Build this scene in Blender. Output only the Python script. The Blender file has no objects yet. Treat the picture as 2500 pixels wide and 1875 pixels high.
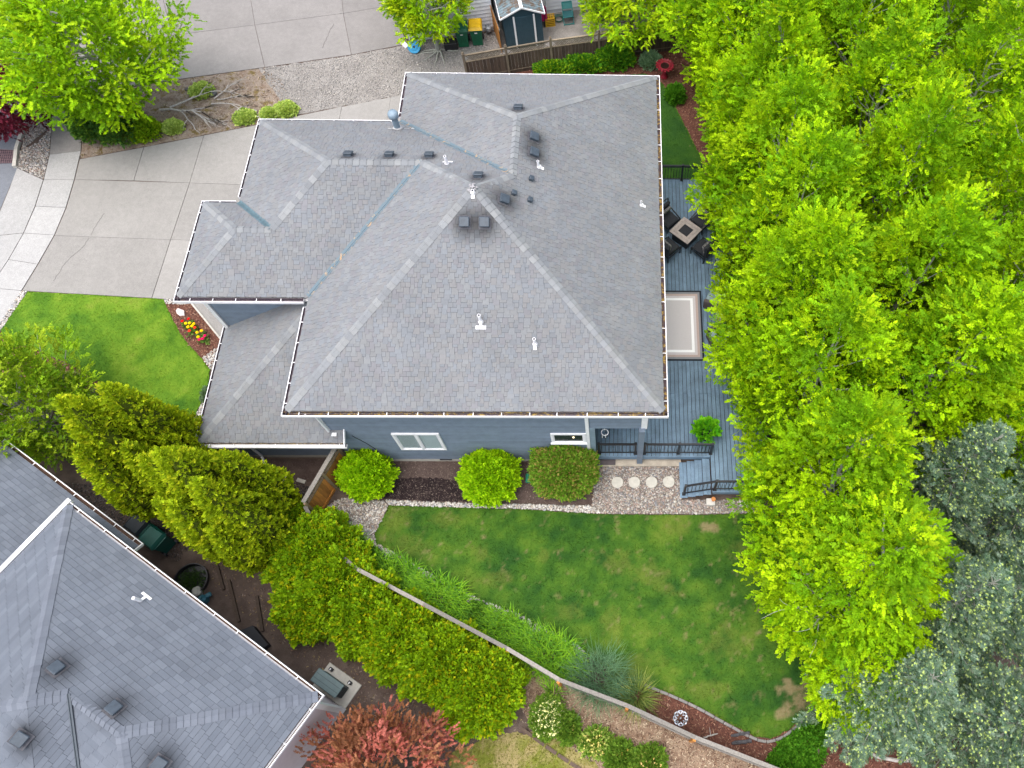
import bpy, math, random
import numpy as np
from mathutils import Vector, Matrix

# ------------------------------------------------------------------ camera, sky, sun, exposure
scene = bpy.context.scene
COL = scene.collection
cam_data = bpy.data.cameras.new('camera')
cam = bpy.data.objects.new('camera', cam_data)
COL.objects.link(cam)
cam.location = (2.50, -13.02, 27.70)
cam.rotation_euler = (math.radians(26.93), math.radians(-1.49), math.radians(-0.47))
cam_data.sensor_width = 36.0
cam_data.lens = 36.0 * 2008.14 / 2500.0
cam_data.shift_x = (1250.0 - 1561.44) / 2500.0
cam_data.shift_y = (843.97 - 937.5) / 2500.0
cam_data.clip_end = 600.0
scene.camera = cam

SUN_EL, SUN_AZ = 76.0, 235.0          # compass degrees: a soft sun behind thin cloud, high in the west-south-west
world = bpy.data.worlds.new('World')
scene.world = world
world.use_nodes = True
wn, wl = world.node_tree.nodes, world.node_tree.links
wn.clear()
w_out = wn.new('ShaderNodeOutputWorld')
w_bg = wn.new('ShaderNodeBackground')
w_hs = wn.new('ShaderNodeHueSaturation')
w_sky = wn.new('ShaderNodeTexSky')
w_sky.sky_type = 'NISHITA'
w_sky.sun_disc = False
w_sky.sun_elevation = math.radians(SUN_EL)
w_sky.sun_rotation = math.radians(SUN_AZ)
w_sky.air_density = 1.0
w_sky.dust_density = 4.0
w_sky.ozone_density = 1.0
w_hs.inputs['Saturation'].default_value = 0.62
w_bg.inputs['Strength'].default_value = 0.15
wl.new(w_sky.outputs['Color'], w_hs.inputs['Color'])
wl.new(w_hs.outputs['Color'], w_bg.inputs['Color'])
wl.new(w_bg.outputs['Background'], w_out.inputs['Surface'])

sun_data = bpy.data.lights.new('sun', 'SUN')
sun_data.energy = 1.1
sun_data.angle = math.radians(80.0)
sun_data.color = (1.0, 0.96, 0.90)
sun = bpy.data.objects.new('sun', sun_data)
COL.objects.link(sun)
_e, _a = math.radians(SUN_EL), math.radians(SUN_AZ)
sun_dir = Vector((math.sin(_a) * math.cos(_e), math.cos(_a) * math.cos(_e), math.sin(_e)))
sun.rotation_euler = sun_dir.to_track_quat('Z', 'Y').to_euler()
sun.location = sun_dir * 60

scene.view_settings.view_transform = 'Standard'
scene.view_settings.look = 'None'
scene.view_settings.gamma = 1.0
scene.view_settings.use_curve_mapping = False
scene.view_settings.exposure = 1.25
scene.render.engine = 'CYCLES'
scene.cycles.max_bounces = 5
scene.cycles.diffuse_bounces = 4
scene.cycles.transparent_max_bounces = 12
scene.cycles.use_denoising = True

# ------------------------------------------------------------------ helpers
RND = random.Random(7)
ORG = {}                       # object -> world origin of its local frame

def tag(o, label=None, cat=None, group=None, kind=None):
    if label: o['label'] = label
    if cat: o['category'] = cat
    if group: o['group'] = group
    if kind: o['kind'] = kind
    return o

def thing(name, loc, label, cat, group=None, rz=0.0):
    o = bpy.data.objects.new(name, None)
    COL.objects.link(o)
    o.location = loc
    o.rotation_euler = (0, 0, rz)
    o.empty_display_size = 0.2
    ORG[o] = Vector(loc)
    return tag(o, label, cat, group)

def link(name, me, mat, parent=None, kind=None, local=False):
    """Link mesh data (given in world coordinates, or in the parent's frame when local) as one object."""
    o = bpy.data.objects.new(name, me)
    COL.objects.link(o)
    if mat is not None:
        if not me.materials: me.materials.append(mat)
    if parent is not None:
        o.parent = parent
        org = ORG.get(parent, Vector((0, 0, 0)))
        if not local:
            me.transform(Matrix.Translation(-org))
        ORG[o] = org
    else:
        ORG[o] = Vector((0, 0, 0))
    if kind: o['kind'] = kind
    return o

def copy_tree(o, parent=None):
    c = o.copy()
    COL.objects.link(c)
    if parent is not None: c.parent = parent
    for ch in list(o.children):
        copy_tree(ch, c)
    return c

class MB:
    """Collects shapes and builds them as one mesh."""
    def __init__(self):
        self.v, self.f, self.c = [], [], []
        self.col = None
    def add(self, vs, fs, col=None):
        n = len(self.v)
        self.v += [tuple(p) for p in vs]
        self.f += [tuple(i + n for i in f) for f in fs]
        self.c += list(col) if isinstance(col, list) else [col or (1, 1, 1)] * len(vs)
    def box(self, c, s, rz=0.0, col=None, rx=0.0, ry=0.0):
        x, y, z = s[0] / 2, s[1] / 2, s[2] / 2
        vs = [(-x, -y, -z), (x, -y, -z), (x, y, -z), (-x, y, -z), (-x, -y, z), (x, -y, z), (x, y, z), (-x, y, z)]
        m = Matrix.Translation(c) @ Matrix.Rotation(rz, 4, 'Z') @ Matrix.Rotation(ry, 4, 'Y') @ Matrix.Rotation(rx, 4, 'X')
        self.add([m @ Vector(p) for p in vs], [(0, 3, 2, 1), (4, 5, 6, 7), (0, 1, 5, 4), (1, 2, 6, 5), (2, 3, 7, 6), (3, 0, 4, 7)], col)
        return self
    def bbox(self, c, s, b=0.01, rz=0.0, col=None, rx=0.0, ry=0.0):
        """A box with chamfered edges."""
        x, y, z = s[0] / 2, s[1] / 2, s[2] / 2
        b = min(b, x * .9, y * .9, z * .9)
        m = Matrix.Translation(c) @ Matrix.Rotation(rz, 4, 'Z') @ Matrix.Rotation(ry, 4, 'Y') @ Matrix.Rotation(rx, 4, 'X')
        ring = lambda ex, ey, zz: [(-x + ex, -y, zz), (x - ex, -y, zz), (x, -y + ey, zz), (x, y - ey, zz), (x - ex, y, zz), (-x + ex, y, zz), (-x, y - ey, zz), (-x, -y + ey, zz)]
        inn = lambda zz: [(-x + 2 * b, -y + b, zz), (x - 2 * b, -y + b, zz), (x - b, -y + 2 * b, zz), (x - b, y - 2 * b, zz), (x - 2 * b, y - b, zz), (-x + 2 * b, y - b, zz), (-x + b, y - 2 * b, zz), (-x + b, -y + 2 * b, zz)]
        if min(x, y) < 2.2 * b:
            b2 = min(x, y) / 2.2
            b = b2
        rows = [inn(-z), ring(b, b, -z + b), ring(b, b, z - b), inn(z)]
        vs = [p for r in rows for p in r]
        fs = [tuple(range(7, -1, -1)), tuple(range(24, 32))]
        for k in range(3):
            for i in range(8):
                j = (i + 1) % 8
                fs.append((k * 8 + i, k * 8 + j, k * 8 + 8 + j, k * 8 + 8 + i))
        self.add([m @ Vector(p) for p in vs], fs, col)
        return self
    def prism(self, pts, z0, z1, col=None):
        n = len(pts)
        area = sum(pts[i][0] * pts[(i + 1) % n][1] - pts[(i + 1) % n][0] * pts[i][1] for i in range(n))
        if area < 0: pts = pts[::-1]
        zf = z1 if callable(z1) else (lambda x, y: z1)
        vs = [(p[0], p[1], z0) for p in pts] + [(p[0], p[1], zf(p[0], p[1])) for p in pts]
        fs = [tuple(range(n - 1, -1, -1)), tuple(range(n, 2 * n))]
        fs += [(i, (i + 1) % n, n + (i + 1) % n, n + i) for i in range(n)]
        self.add(vs, fs, col)
        return self
    def bar(self, a, b, w, h, col=None, up=(0, 0, 1)):
        """A rectangular bar from a to b (w sideways, h along up)."""
        a, b = Vector(a), Vector(b)
        d = (b - a).normalized()
        u = Vector(up)
        s = d.cross(u)
        if s.length < 1e-4: s = d.cross(Vector((0, 1, 0)))
        s.normalize()
        u = s.cross(d).normalized()
        vs = []
        for p in (a, b):
            for i, j in ((-1, -1), (1, -1), (1, 1), (-1, 1)):
                vs.append(p + s * (i * w / 2) + u * (j * h / 2))
        self.add(vs, [(0, 1, 2, 3), (7, 6, 5, 4), (0, 4, 5, 1), (1, 5, 6, 2), (2, 6, 7, 3), (3, 7, 4, 0)], col)
        return self
    def tube(self, pts, rad, n=8, col=None, cap=True):
        pts = [Vector(p) for p in pts]
        rad = rad if isinstance(rad, (list, tuple)) else [rad] * len(pts)
        vs, fs = [], []
        ref = Vector((0.31, 0.17, 0.93))
        for i, p in enumerate(pts):
            d = (pts[min(i + 1, len(pts) - 1)] - pts[max(i - 1, 0)]).normalized()
            s = d.cross(ref)
            if s.length < 1e-3: s = d.cross(Vector((1, 0, 0)))
            s.normalize()
            u = s.cross(d)
            for k in range(n):
                a = 2 * math.pi * k / n
                vs.append(p + (s * math.cos(a) + u * math.sin(a)) * rad[i])
        for i in range(len(pts) - 1):
            for k in range(n):
                k2 = (k + 1) % n
                fs.append((i * n + k, i * n + k2, (i + 1) * n + k2, (i + 1) * n + k))
        if cap:
            fs.append(tuple(range(n)))
            fs.append(tuple(range((len(pts) - 1) * n + n - 1, (len(pts) - 1) * n - 1, -1)))
        self.add(vs, fs, col)
        return self
    def lathe(self, c, prof, n=20, col=None):
        """prof: (radius, z) rows from bottom to top about a vertical axis at c."""
        vs, fs = [], []
        for r, z in prof:
            for k in range(n):
                a = 2 * math.pi * k / n
                vs.append((c[0] + r * math.cos(a), c[1] + r * math.sin(a), c[2] + z))
        for i in range(len(prof) - 1):
            for k in range(n):
                k2 = (k + 1) % n
                fs.append((i * n + k, i * n + k2, (i + 1) * n + k2, (i + 1) * n + k))
        fs.append(tuple(range(n - 1, -1, -1)))
        fs.append(tuple(range((len(prof) - 1) * n, len(prof) * n)))
        self.add(vs, fs, col)
        return self
    def mesh(self, name, smooth=False):
        me = bpy.data.meshes.new(name)
        me.from_pydata(self.v, [], self.f)
        if any(c != (1, 1, 1) for c in self.c):
            at = me.color_attributes.new('tint', 'FLOAT_COLOR', 'POINT')
            at.data.foreach_set('color', np.array([(c[0], c[1], c[2], 1.0) for c in self.c], dtype=np.float32).ravel())
        if smooth: me.polygons.foreach_set('use_smooth', [True] * len(me.polygons))
        me.update()
        return me
    def build(self, name, mat, parent=None, kind=None, smooth=False, local=False):
        return link(name, self.mesh(name, smooth), mat, parent, kind, local)

def np_mesh(name, V, F, C=None, smooth=False):
    """Large meshes straight from numpy arrays (all faces with the same number of corners)."""
    me = bpy.data.meshes.new(name)
    V = np.ascontiguousarray(V, dtype=np.float32)
    F = np.ascontiguousarray(F, dtype=np.int32)
    me.vertices.add(len(V))
    me.vertices.foreach_set('co', V.ravel())
    m, k = F.shape
    me.loops.add(m * k)
    me.loops.foreach_set('vertex_index', F.ravel())
    me.polygons.add(m)
    me.polygons.foreach_set('loop_start', np.arange(0, m * k, k, dtype=np.int32))
    if smooth: me.polygons.foreach_set('use_smooth', np.ones(m, dtype=bool))
    if C is not None:
        at = me.color_attributes.new('tint', 'FLOAT_COLOR', 'POINT')
        c4 = np.ones((len(V), 4), dtype=np.float32)
        c4[:, :3] = C
        at.data.foreach_set('color', c4.ravel())
    me.update(calc_edges=True)
    return me

def norm(a):
    return a / np.maximum(np.linalg.norm(a, axis=-1, keepdims=True), 1e-9)

def inside(poly, pts):
    """Which of pts (N,2) lie inside the polygon."""
    x, y = pts[:, 0], pts[:, 1]
    r = np.zeros(len(pts), bool)
    n = len(poly)
    for i in range(n):
        x0, y0 = poly[i]
        x1, y1 = poly[(i + 1) % n]
        c = ((y0 > y) != (y1 > y)) & (x < (x1 - x0) * (y - y0) / (y1 - y0 + 1e-12) + x0)
        r ^= c
    return r

def scatter(poly, per_m2, rng, holes=()):
    p = np.array(poly)
    lo, hi = p.min(0), p.max(0)
    n = int(per_m2 * (hi[0] - lo[0]) * (hi[1] - lo[1]))
    q = lo + rng.random((n, 2)) * (hi - lo)
    k = inside(poly, q)
    for h in holes: k &= ~inside(h, q)
    return q[k]

def rough_edge(poly, step=0.12, amp=0.02, seed=1):
    """The same outline with many small irregular steps, as a dug bed or a lawn edge has."""
    r = random.Random(seed)
    out = []
    n = len(poly)
    for i in range(n):
        a, b = Vector(poly[i]), Vector(poly[(i + 1) % n])
        m = max(1, int((b - a).length / step))
        for k in range(m):
            p = a.lerp(b, k / m)
            out.append((p.x + r.uniform(-amp, amp), p.y + r.uniform(-amp, amp)))
    return out

def smooth_line(pts, n=6):
    """Catmull-Rom through the points."""
    P = [Vector(p) for p in pts]
    P = [P[0] * 2 - P[1]] + P + [P[-1] * 2 - P[-2]]
    out = []
    for i in range(1, len(P) - 2):
        for k in range(n):
            t = k / n
            out.append(tuple(0.5 * ((2 * P[i]) + (P[i + 1] - P[i - 1]) * t + (2 * P[i - 1] - 5 * P[i] + 4 * P[i + 1] - P[i + 2]) * t * t + (3 * P[i] - P[i - 1] - 3 * P[i + 1] + P[i + 2]) * t ** 3)))
    out.append(tuple(P[-2]))
    return out

def sheet(name, poly, z, mat, kind='structure', parent=None):
    me = bpy.data.meshes.new(name)
    n = len(poly)
    area = sum(poly[i][0] * poly[(i + 1) % n][1] - poly[(i + 1) % n][0] * poly[i][1] for i in range(n))
    if area < 0: poly = poly[::-1]
    me.from_pydata([(p[0], p[1], z) for p in poly], [], [tuple(range(n))])
    return link(name, me, mat, parent, kind)

# ------------------------------------------------------------------ materials
def srgb(r, g, b):
    f = lambda c: (c / 255 / 12.92) if c / 255 <= 0.04045 else ((c / 255 + 0.055) / 1.055) ** 2.4
    return (f(r), f(g), f(b))

class Mat:
    """A small node-tree writer."""
    def __init__(self, name):
        self.m = bpy.data.materials.new(name)
        self.m.use_nodes = True
        self.n, self.l = self.m.node_tree.nodes, self.m.node_tree.links
        self.b = self.n['Principled BSDF']
        self.out = self.n['Material Output']
        self.tc = self.n.new('ShaderNodeTexCoord')
    def noise(self, scale, detail=4, rough=0.6, vec=None, dist=0.0):
        t = self.n.new('ShaderNodeTexNoise')
        t.inputs['Scale'].default_value = scale
        t.inputs['Detail'].default_value = detail
        t.inputs['Roughness'].default_value = rough
        t.inputs['Distortion'].default_value = dist
        self.l.new(vec or self.tc.outputs['Object'], t.inputs['Vector'])
        return t.outputs['Fac']
    def voro(self, scale, feat='F1', out='Distance', vec=None):
        t = self.n.new('ShaderNodeTexVoronoi')
        t.feature = feat
        t.inputs['Scale'].default_value = scale
        self.l.new(vec or self.tc.outputs['Object'], t.inputs['Vector'])
        return t.outputs[out]
    def mapping(self, scale=(1, 1, 1), rot=(0, 0, 0), vec=None):
        t = self.n.new('ShaderNodeMapping')
        t.inputs['Scale'].default_value = scale
        t.inputs['Rotation'].default_value = rot
        self.l.new(vec or self.tc.outputs['Object'], t.inputs['Vector'])
        return t.outputs['Vector']
    def ramp(self, fac, stops):
        t = self.n.new('ShaderNodeValToRGB')
        cr = t.color_ramp
        while len(cr.elements) < len(stops): cr.elements.new(0.5)
        for e, (p, c) in zip(cr.elements, stops):
            e.position = p
            e.color = (c[0], c[1], c[2], 1) if not isinstance(c, (int, float)) else (c, c, c, 1)
        self.l.new(fac, t.inputs['Fac'])
        return t.outputs['Color']
    def mix(self, fac, a, b, mode='MIX'):
        t = self.n.new('ShaderNodeMix')
        t.data_type = 'RGBA'
        t.blend_type = mode
        for k, v in ((0, fac), (6, a), (7, b)):
            if isinstance(v, (int, float)): t.inputs[k].default_value = v
            elif isinstance(v, tuple): t.inputs[k].default_value = (v[0], v[1], v[2], 1)
            else: self.l.new(v, t.inputs[k])
        return t.outputs[2]
    def attr(self, name='tint'):
        t = self.n.new('ShaderNodeAttribute')
        t.attribute_name = name
        return t.outputs['Color']
    def rand(self):
        t = self.n.new('ShaderNodeObjectInfo')
        return t.outputs['Random']
    def color(self, c):
        if isinstance(c, tuple): self.b.inputs['Base Color'].default_value = (c[0], c[1], c[2], 1)
        else: self.l.new(c, self.b.inputs['Base Color'])
        return self
    def rough(self, r):
        if isinstance(r, (int, float)): self.b.inputs['Roughness'].default_value = r
        else: self.l.new(r, self.b.inputs['Roughness'])
        return self
    def spec(self, s):
        self.b.inputs['Specular IOR Level'].default_value = s
        return self
    def bump(self, h, strength=0.4, dist=0.02):
        t = self.n.new('ShaderNodeBump')
        t.inputs['Strength'].default_value = strength
        t.inputs['Distance'].default_value = dist
        self.l.new(h, t.inputs['Height'])
        self.l.new(t.outputs['Normal'], self.b.inputs['Normal'])
        return self

def plain(name, c, rough=0.6, var=0.12, scale=6.0, metal=0.0, spec=0.4, each=0.0):
    """A painted or moulded surface with faint dirt and tone changes."""
    m = Mat(name)
    f = m.noise(scale, 5)
    g = m.noise(scale * 9, 3)
    d = tuple(x * (1 - var * 1.6) for x in c)
    e = tuple(min(1, x * (1 + var)) for x in c)
    base = m.ramp(f, [(0.3, d), (0.7, e)])
    base = m.mix(0.25, base, m.ramp(g, [(0.35, d), (0.65, e)]))
    if each: base = m.mix(1.0, base, m.ramp(m.rand(), [(0.0, 1 - each), (1.0, 1 + each)]), 'MULTIPLY')
    m.color(base)
    m.rough(rough).spec(spec)
    m.b.inputs['Metallic'].default_value = metal
    return m.m

def leaf_mat(name, trans=0.35, rough=0.6, gain=(1.5, 1.5, 1.0)):
    """Leaves: colour from the leaf's own tint, some light let through."""
    m = Mat(name)
    a = m.mix(1.0, m.attr(), gain, 'MULTIPLY')
    m.color(a).rough(rough).spec(0.10)
    tr = m.n.new('ShaderNodeBsdfTranslucent')
    br = m.mix(1.0, a, (1.15, 1.1, 0.6), 'MULTIPLY')
    m.l.new(br, tr.inputs['Color'])
    mx = m.n.new('ShaderNodeMixShader')
    mx.inputs['Fac'].default_value = trans
    m.l.new(m.b.outputs['BSDF'], mx.inputs[1])
    m.l.new(tr.outputs['BSDF'], mx.inputs[2])
    m.l.new(mx.outputs['Shader'], m.out.inputs['Surface'])
    return m.m

def tinted(name, rough=0.7, grain=120.0, amt=0.35, bump=0.0):
    """Colour from the piece's own tint, broken up by fine grain."""
    m = Mat(name)
    a = m.attr()
    g = m.noise(grain, 3, 0.7)
    m.color(m.mix(1.0, a, m.ramp(g, [(0.3, 1 - amt), (0.7, 1 + amt * 0.6)]), 'MULTIPLY'))
    m.rough(rough).spec(0.25)
    if bump: m.bump(g, bump, 0.004)
    return m.m

M = {}
M['white'] = plain('white_paint', (0.80, 0.80, 0.81), 0.45, 0.05)
M['white_metal'] = plain('white_metal', (0.78, 0.77, 0.79), 0.4, 0.06)
M['blue_siding'] = plain('blue_grey_siding', (0.168, 0.212, 0.272), 0.65, 0.12, 3.0, each=0.09)
M['deck'] = plain('blue_grey_decking', (0.128, 0.200, 0.275), 0.55, 0.20, 2.5, each=0.08)
M['black_metal'] = plain('black_metal', (0.013, 0.014, 0.017), 0.4, 0.1)
M['dark_fabric'] = plain('charcoal_fabric', (0.030, 0.032, 0.038), 0.9, 0.15, 20)
M['grey_metal'] = plain('galvanised_metal', (0.33, 0.36, 0.39), 0.45, 0.12, 9, 0.3)
M['chimney'] = plain('painted_flue', (0.20, 0.27, 0.33), 0.5, 0.15, 5)
M['vent'] = plain('dark_vent_plastic', (0.050, 0.066, 0.085), 0.45, 0.18, 8)
M['flash'] = plain('valley_metal', (0.10, 0.16, 0.19), 0.5, 0.2, 6, 0.2)
def shingle_mat():
    m = Mat('asphalt_shingle')
    a = m.attr()
    g = m.noise(220.0, 3, 0.7)
    big = m.noise(0.55, 5, 0.65, dist=0.6)
    mid = m.noise(2.2, 5, 0.7)
    c = m.mix(1.0, a, m.ramp(g, [(0.3, 0.80), (0.7, 1.14)]), 'MULTIPLY')
    c = m.mix(1.0, c, m.ramp(big, [(0.3, 0.90), (0.7, 1.07)]), 'MULTIPLY')
    c = m.mix(1.0, c, m.ramp(mid, [(0.3, 0.95), (0.7, 1.04)]), 'MULTIPLY')
    m.color(c).rough(0.92).spec(0.25)
    m.bump(g, 0.25, 0.004)
    return m.m
M['shingle'] = shingle_mat()
M['underlay'] = plain('roof_underlay', (0.045, 0.046, 0.050), 0.95)
M['cement'] = plain('cast_concrete', (0.46, 0.44, 0.39), 0.9, 0.12, 7)
M['tinted'] = tinted('tinted_surface', 0.75, 90.0, 0.15)
M['leaf'] = leaf_mat('leaf')
M['leaf_waxy'] = leaf_mat('waxy_leaf', 0.30, 0.45, (1.65, 1.70, 1.0))
M['needle'] = leaf_mat('cedar_scale', 0.25, 0.7, (1.75, 1.85, 1.2))
M['spruce'] = leaf_mat('spruce_needle', 0.15, 0.7, (1.55, 1.5, 1.3))
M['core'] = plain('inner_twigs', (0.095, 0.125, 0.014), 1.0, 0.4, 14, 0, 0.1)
M['rock'] = tinted('river_rock', 0.7, 40.0, 0.2)
M['chip'] = tinted('bark_chip', 0.95, 60.0, 0.25)
M['pot'] = plain('dark_pot', (0.02, 0.02, 0.022), 0.5)
# ------------------------------------------------------------------ ground, paving, lawns, beds
def ground_mat(name, stops, scale=3.0, fine=60.0, bump=0.5, extra=None):
    m = Mat(name)
    a = m.noise(scale, 6, 0.62)
    c = m.ramp(a, stops)
    g = m.noise(fine, 4, 0.7)
    c = m.mix(0.55, c, m.mix(1.0, c, m.ramp(g, [(0.33, 0.45), (0.68, 1.6)]), 'MULTIPLY'))
    if extra: c = extra(m, c)
    m.color(c).rough(0.95).spec(0.15)
    m.bump(g, bump, 0.02)
    return m.m

def concrete_mat(name, c, worn=0.10):
    m = Mat(name)
    r = m.rand()
    big = m.noise(0.7, 5, 0.6)
    mid = m.noise(5.0, 5, 0.65)
    fine = m.noise(55.0, 4, 0.8)
    k = lambda s: tuple(x * s for x in c)
    col = m.ramp(big, [(0.3, k(1 - worn * 1.3)), (0.7, k(1 + worn))])
    col = m.mix(0.5, col, m.ramp(mid, [(0.35, k(0.86)), (0.66, k(1.1))]))
    col = m.mix(1.0, col, m.ramp(fine, [(0.32, 0.62), (0.5, 1.0), (0.70, 1.38)]), 'MULTIPLY')
    col = m.mix(1.0, col, m.ramp(r, [(0.0, 0.93), (1.0, 1.06)]), 'MULTIPLY')
    crack = m.voro(0.33, 'DISTANCE_TO_EDGE', vec=None)
    m.color(col).rough(0.9).spec(0.2)
    m.bump(fine, 0.3, 0.004)
    return m.m

M['drive'] = concrete_mat('driveway_concrete', (0.258, 0.247, 0.232))
M['walk'] = concrete_mat('sidewalk_concrete', (0.325, 0.320, 0.312), 0.06)
M['updrive'] = concrete_mat('old_driveway_concrete', (0.215, 0.203, 0.194), 0.14)
M['street'] = concrete_mat('street_asphalt', (0.15, 0.16, 0.18), 0.12)
M['soil'] = ground_mat('yard_soil', [(0.25, (0.060, 0.043, 0.036)), (0.5, (0.098, 0.072, 0.060)), (0.75, (0.140, 0.108, 0.088))], 2.2, 45)
M['mulch_dark'] = ground_mat('dark_mulch', [(0.3, (0.060, 0.041, 0.036)), (0.7, (0.105, 0.076, 0.066))], 2.5, 55)
M['mulch_wet'] = ground_mat('wet_mulch', [(0.3, (0.012, 0.008, 0.009)), (0.7, (0.028, 0.019, 0.019))], 4, 55)
M['mulch_red'] = ground_mat('red_bark_mulch', [(0.3, (0.075, 0.030, 0.022)), (0.7, (0.150, 0.065, 0.046))], 5, 38)
M['dirt'] = ground_mat('bare_bed_dirt', [(0.25, (0.115, 0.072, 0.045)), (0.40, (0.20, 0.150, 0.115)), (0.52, (0.25, 0.205, 0.165)), (0.62, (0.15, 0.105, 0.040)), (0.72, (0.12, 0.115, 0.025))], 2.2, 34)
M['gravel'] = ground_mat('crushed_gravel', [(0.3, (0.185, 0.170, 0.158)), (0.7, (0.285, 0.268, 0.250))], 1.0, 70, 0.8)
M['dry'] = ground_mat('dry_straw_slope', [(0.30, (0.10, 0.058, 0.040)), (0.48, (0.21, 0.145, 0.10)), (0.66, (0.31, 0.235, 0.165))], 2.6, 26, 0.9)
M['rockbed'] = ground_mat('rock_bed_base', [(0.3, (0.12, 0.105, 0.09)), (0.7, (0.21, 0.185, 0.165))], 6, 50)

def lawn_mat(name, a, b, c, straw, patch=0.62):
    m = Mat(name)
    big = m.noise(0.55, 4, 0.6, dist=0.4)
    mid = m.noise(2.6, 6, 0.72)
    fine = m.noise(55.0, 4, 0.75)
    col = m.ramp(big, [(0.32, a), (0.5, b), (0.66, c)])
    col = m.mix(0.5, col, m.ramp(mid, [(0.3, a), (0.52, b), (0.7, c)]))
    dry = m.noise(0.9, 6, 0.7, dist=0.5)
    col = m.mix(m.ramp(dry, [(patch, 0.0), (patch + 0.10, 0.65)]), col, straw)
    col = m.mix(1.0, col, m.ramp(fine, [(0.3, 0.45), (0.5, 1.0), (0.72, 1.6)]), 'MULTIPLY')
    m.color(col).rough(0.9).spec(0.15)
    m.bump(fine, 0.8, 0.02)
    return m.m

M['lawn_back'] = lawn_mat('back_lawn_turf', (0.022, 0.078, 0.007), (0.045, 0.112, 0.009), (0.105, 0.150, 0.020), (0.22, 0.19, 0.08), 0.62)
M['lawn_front'] = lawn_mat('front_lawn_turf', (0.050, 0.135, 0.008), (0.085, 0.190, 0.010), (0.140, 0.240, 0.018), (0.17, 0.20, 0.04), 0.66)
M['lawn_dry'] = lawn_mat('patchy_lawn_turf', (0.10, 0.14, 0.012), (0.16, 0.17, 0.03), (0.26, 0.23, 0.09), (0.33, 0.25, 0.13), 0.48)

me = bpy.data.meshes.new('ground')
me.from_pydata([(-150, -150, 0), (150, -150, 0), (150, 150, 0), (-150, 150, 0)], [], [(0, 1, 2, 3)])
tag(link('ground', me, M['soil']), kind='structure')

def slabs(name, polys, z0, z1, mat, gap=0.008, jit=0.003):
    """A pavement whose cast panels are children with open joints between them."""
    base = MB()
    root = bpy.data.objects.new(name, None)
    COL.objects.link(root)
    ORG[root] = Vector((0, 0, 0))
    root['kind'] = 'structure'
    for p in polys:
        cx = sum(q[0] for q in p) / len(p)
        cy = sum(q[1] for q in p) / len(p)
        q2 = []
        for (x, y) in p:
            d = math.hypot(x - cx, y - cy)
            k = (d - gap * 1.4) / d
            q2.append((cx + (x - cx) * k, cy + (y - cy) * k))
        MB().prism(q2, z0, z1 + RND.uniform(-jit, jit)).build('panel', mat, root)
    return root

slabs('driveway', [
    [(-19.97, 9.65), (-17.51, 10.33), (-17.46, 8.57), (-19.86, 8.59)],
    [(-17.51, 10.33), (-15.17, 11.00), (-15.17, 8.48), (-17.46, 8.57)],
    [(-15.17, 11.00), (-13.08, 11.61), (-11.74, 12.05), (-9.60, 12.70), (-9.60, 8.30), (-15.17, 8.48)],
    [(-9.60, 12.70), (-7.55, 13.30), (-7.55, 7.0), (-9.60, 7.0)],
    [(-7.55, 13.30), (-5.20, 13.95), (-5.20, 7.0), (-7.55, 7.0)],
    [(-19.86, 8.59), (-15.17, 8.48), (-15.25, 5.67), (-19.82, 5.82), (-19.77, 7.16)],
    [(-15.17, 8.48), (-9.60, 8.30), (-9.60, 5.50), (-15.25, 5.67)],
    [(-19.82, 5.82), (-15.25, 5.67), (-15.30, 2.99), (-20.26, 3.28), (-20.03, 4.46)],
    [(-15.25, 5.67), (-9.60, 5.50), (-9.60, 2.80), (-13.80, 2.88), (-15.30, 2.99)],
], -0.10, 0.022, M['drive'])
crk = MB()
rr = random.Random(2)
for pts in ([(-18.2, 6.9), (-18.35, 6.3), (-18.4, 5.80)], [(-18.45, 5.74), (-18.6, 5.2), (-18.95, 4.7), (-19.1, 4.2), (-19.2, 3.7)], [(-11.0, 16.2), (-10.9, 17.0), (-10.75, 17.8)]):
    q = smooth_line(pts, 8)
    q = [(x + rr.uniform(-.025, .025), y + rr.uniform(-.025, .025)) for x, y in q]
    for i in range(len(q) - 1):
        crk.bar((q[i][0], q[i][1], 0.026), (q[i + 1][0], q[i + 1][1], 0.026), 0.010, 0.003)
tag(crk.build('pavement_crack', plain('crack_dirt', (0.10, 0.09, 0.085), 0.95)), kind='structure')
slabs('entry_path', [
    [(-13.75, 2.80), (-12.37, 1.31), (-11.10, 1.31), (-11.10, 2.75)],
    [(-12.37, 1.31), (-11.10, 1.31), (-11.10, 0.0)],
    [(-11.10, 2.75), (-11.10, 0.0), (-11.0, -0.1), (-7.0, -0.1), (-7.0, 2.75)],
], -0.10, 0.026, M['drive'])
edge = MB()
for a, b in (((-13.82, 2.84), (-13.14, 2.12)), ((-13.13, 2.11), (-12.40, 1.33)), ((-12.39, 1.32), (-11.9, 0.82))):
    edge.bar((a[0], a[1], 0.02), (b[0], b[1], 0.02), 0.06, 0.09)
tag(edge.build('path_edging', M['cement']), kind='structure')

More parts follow.
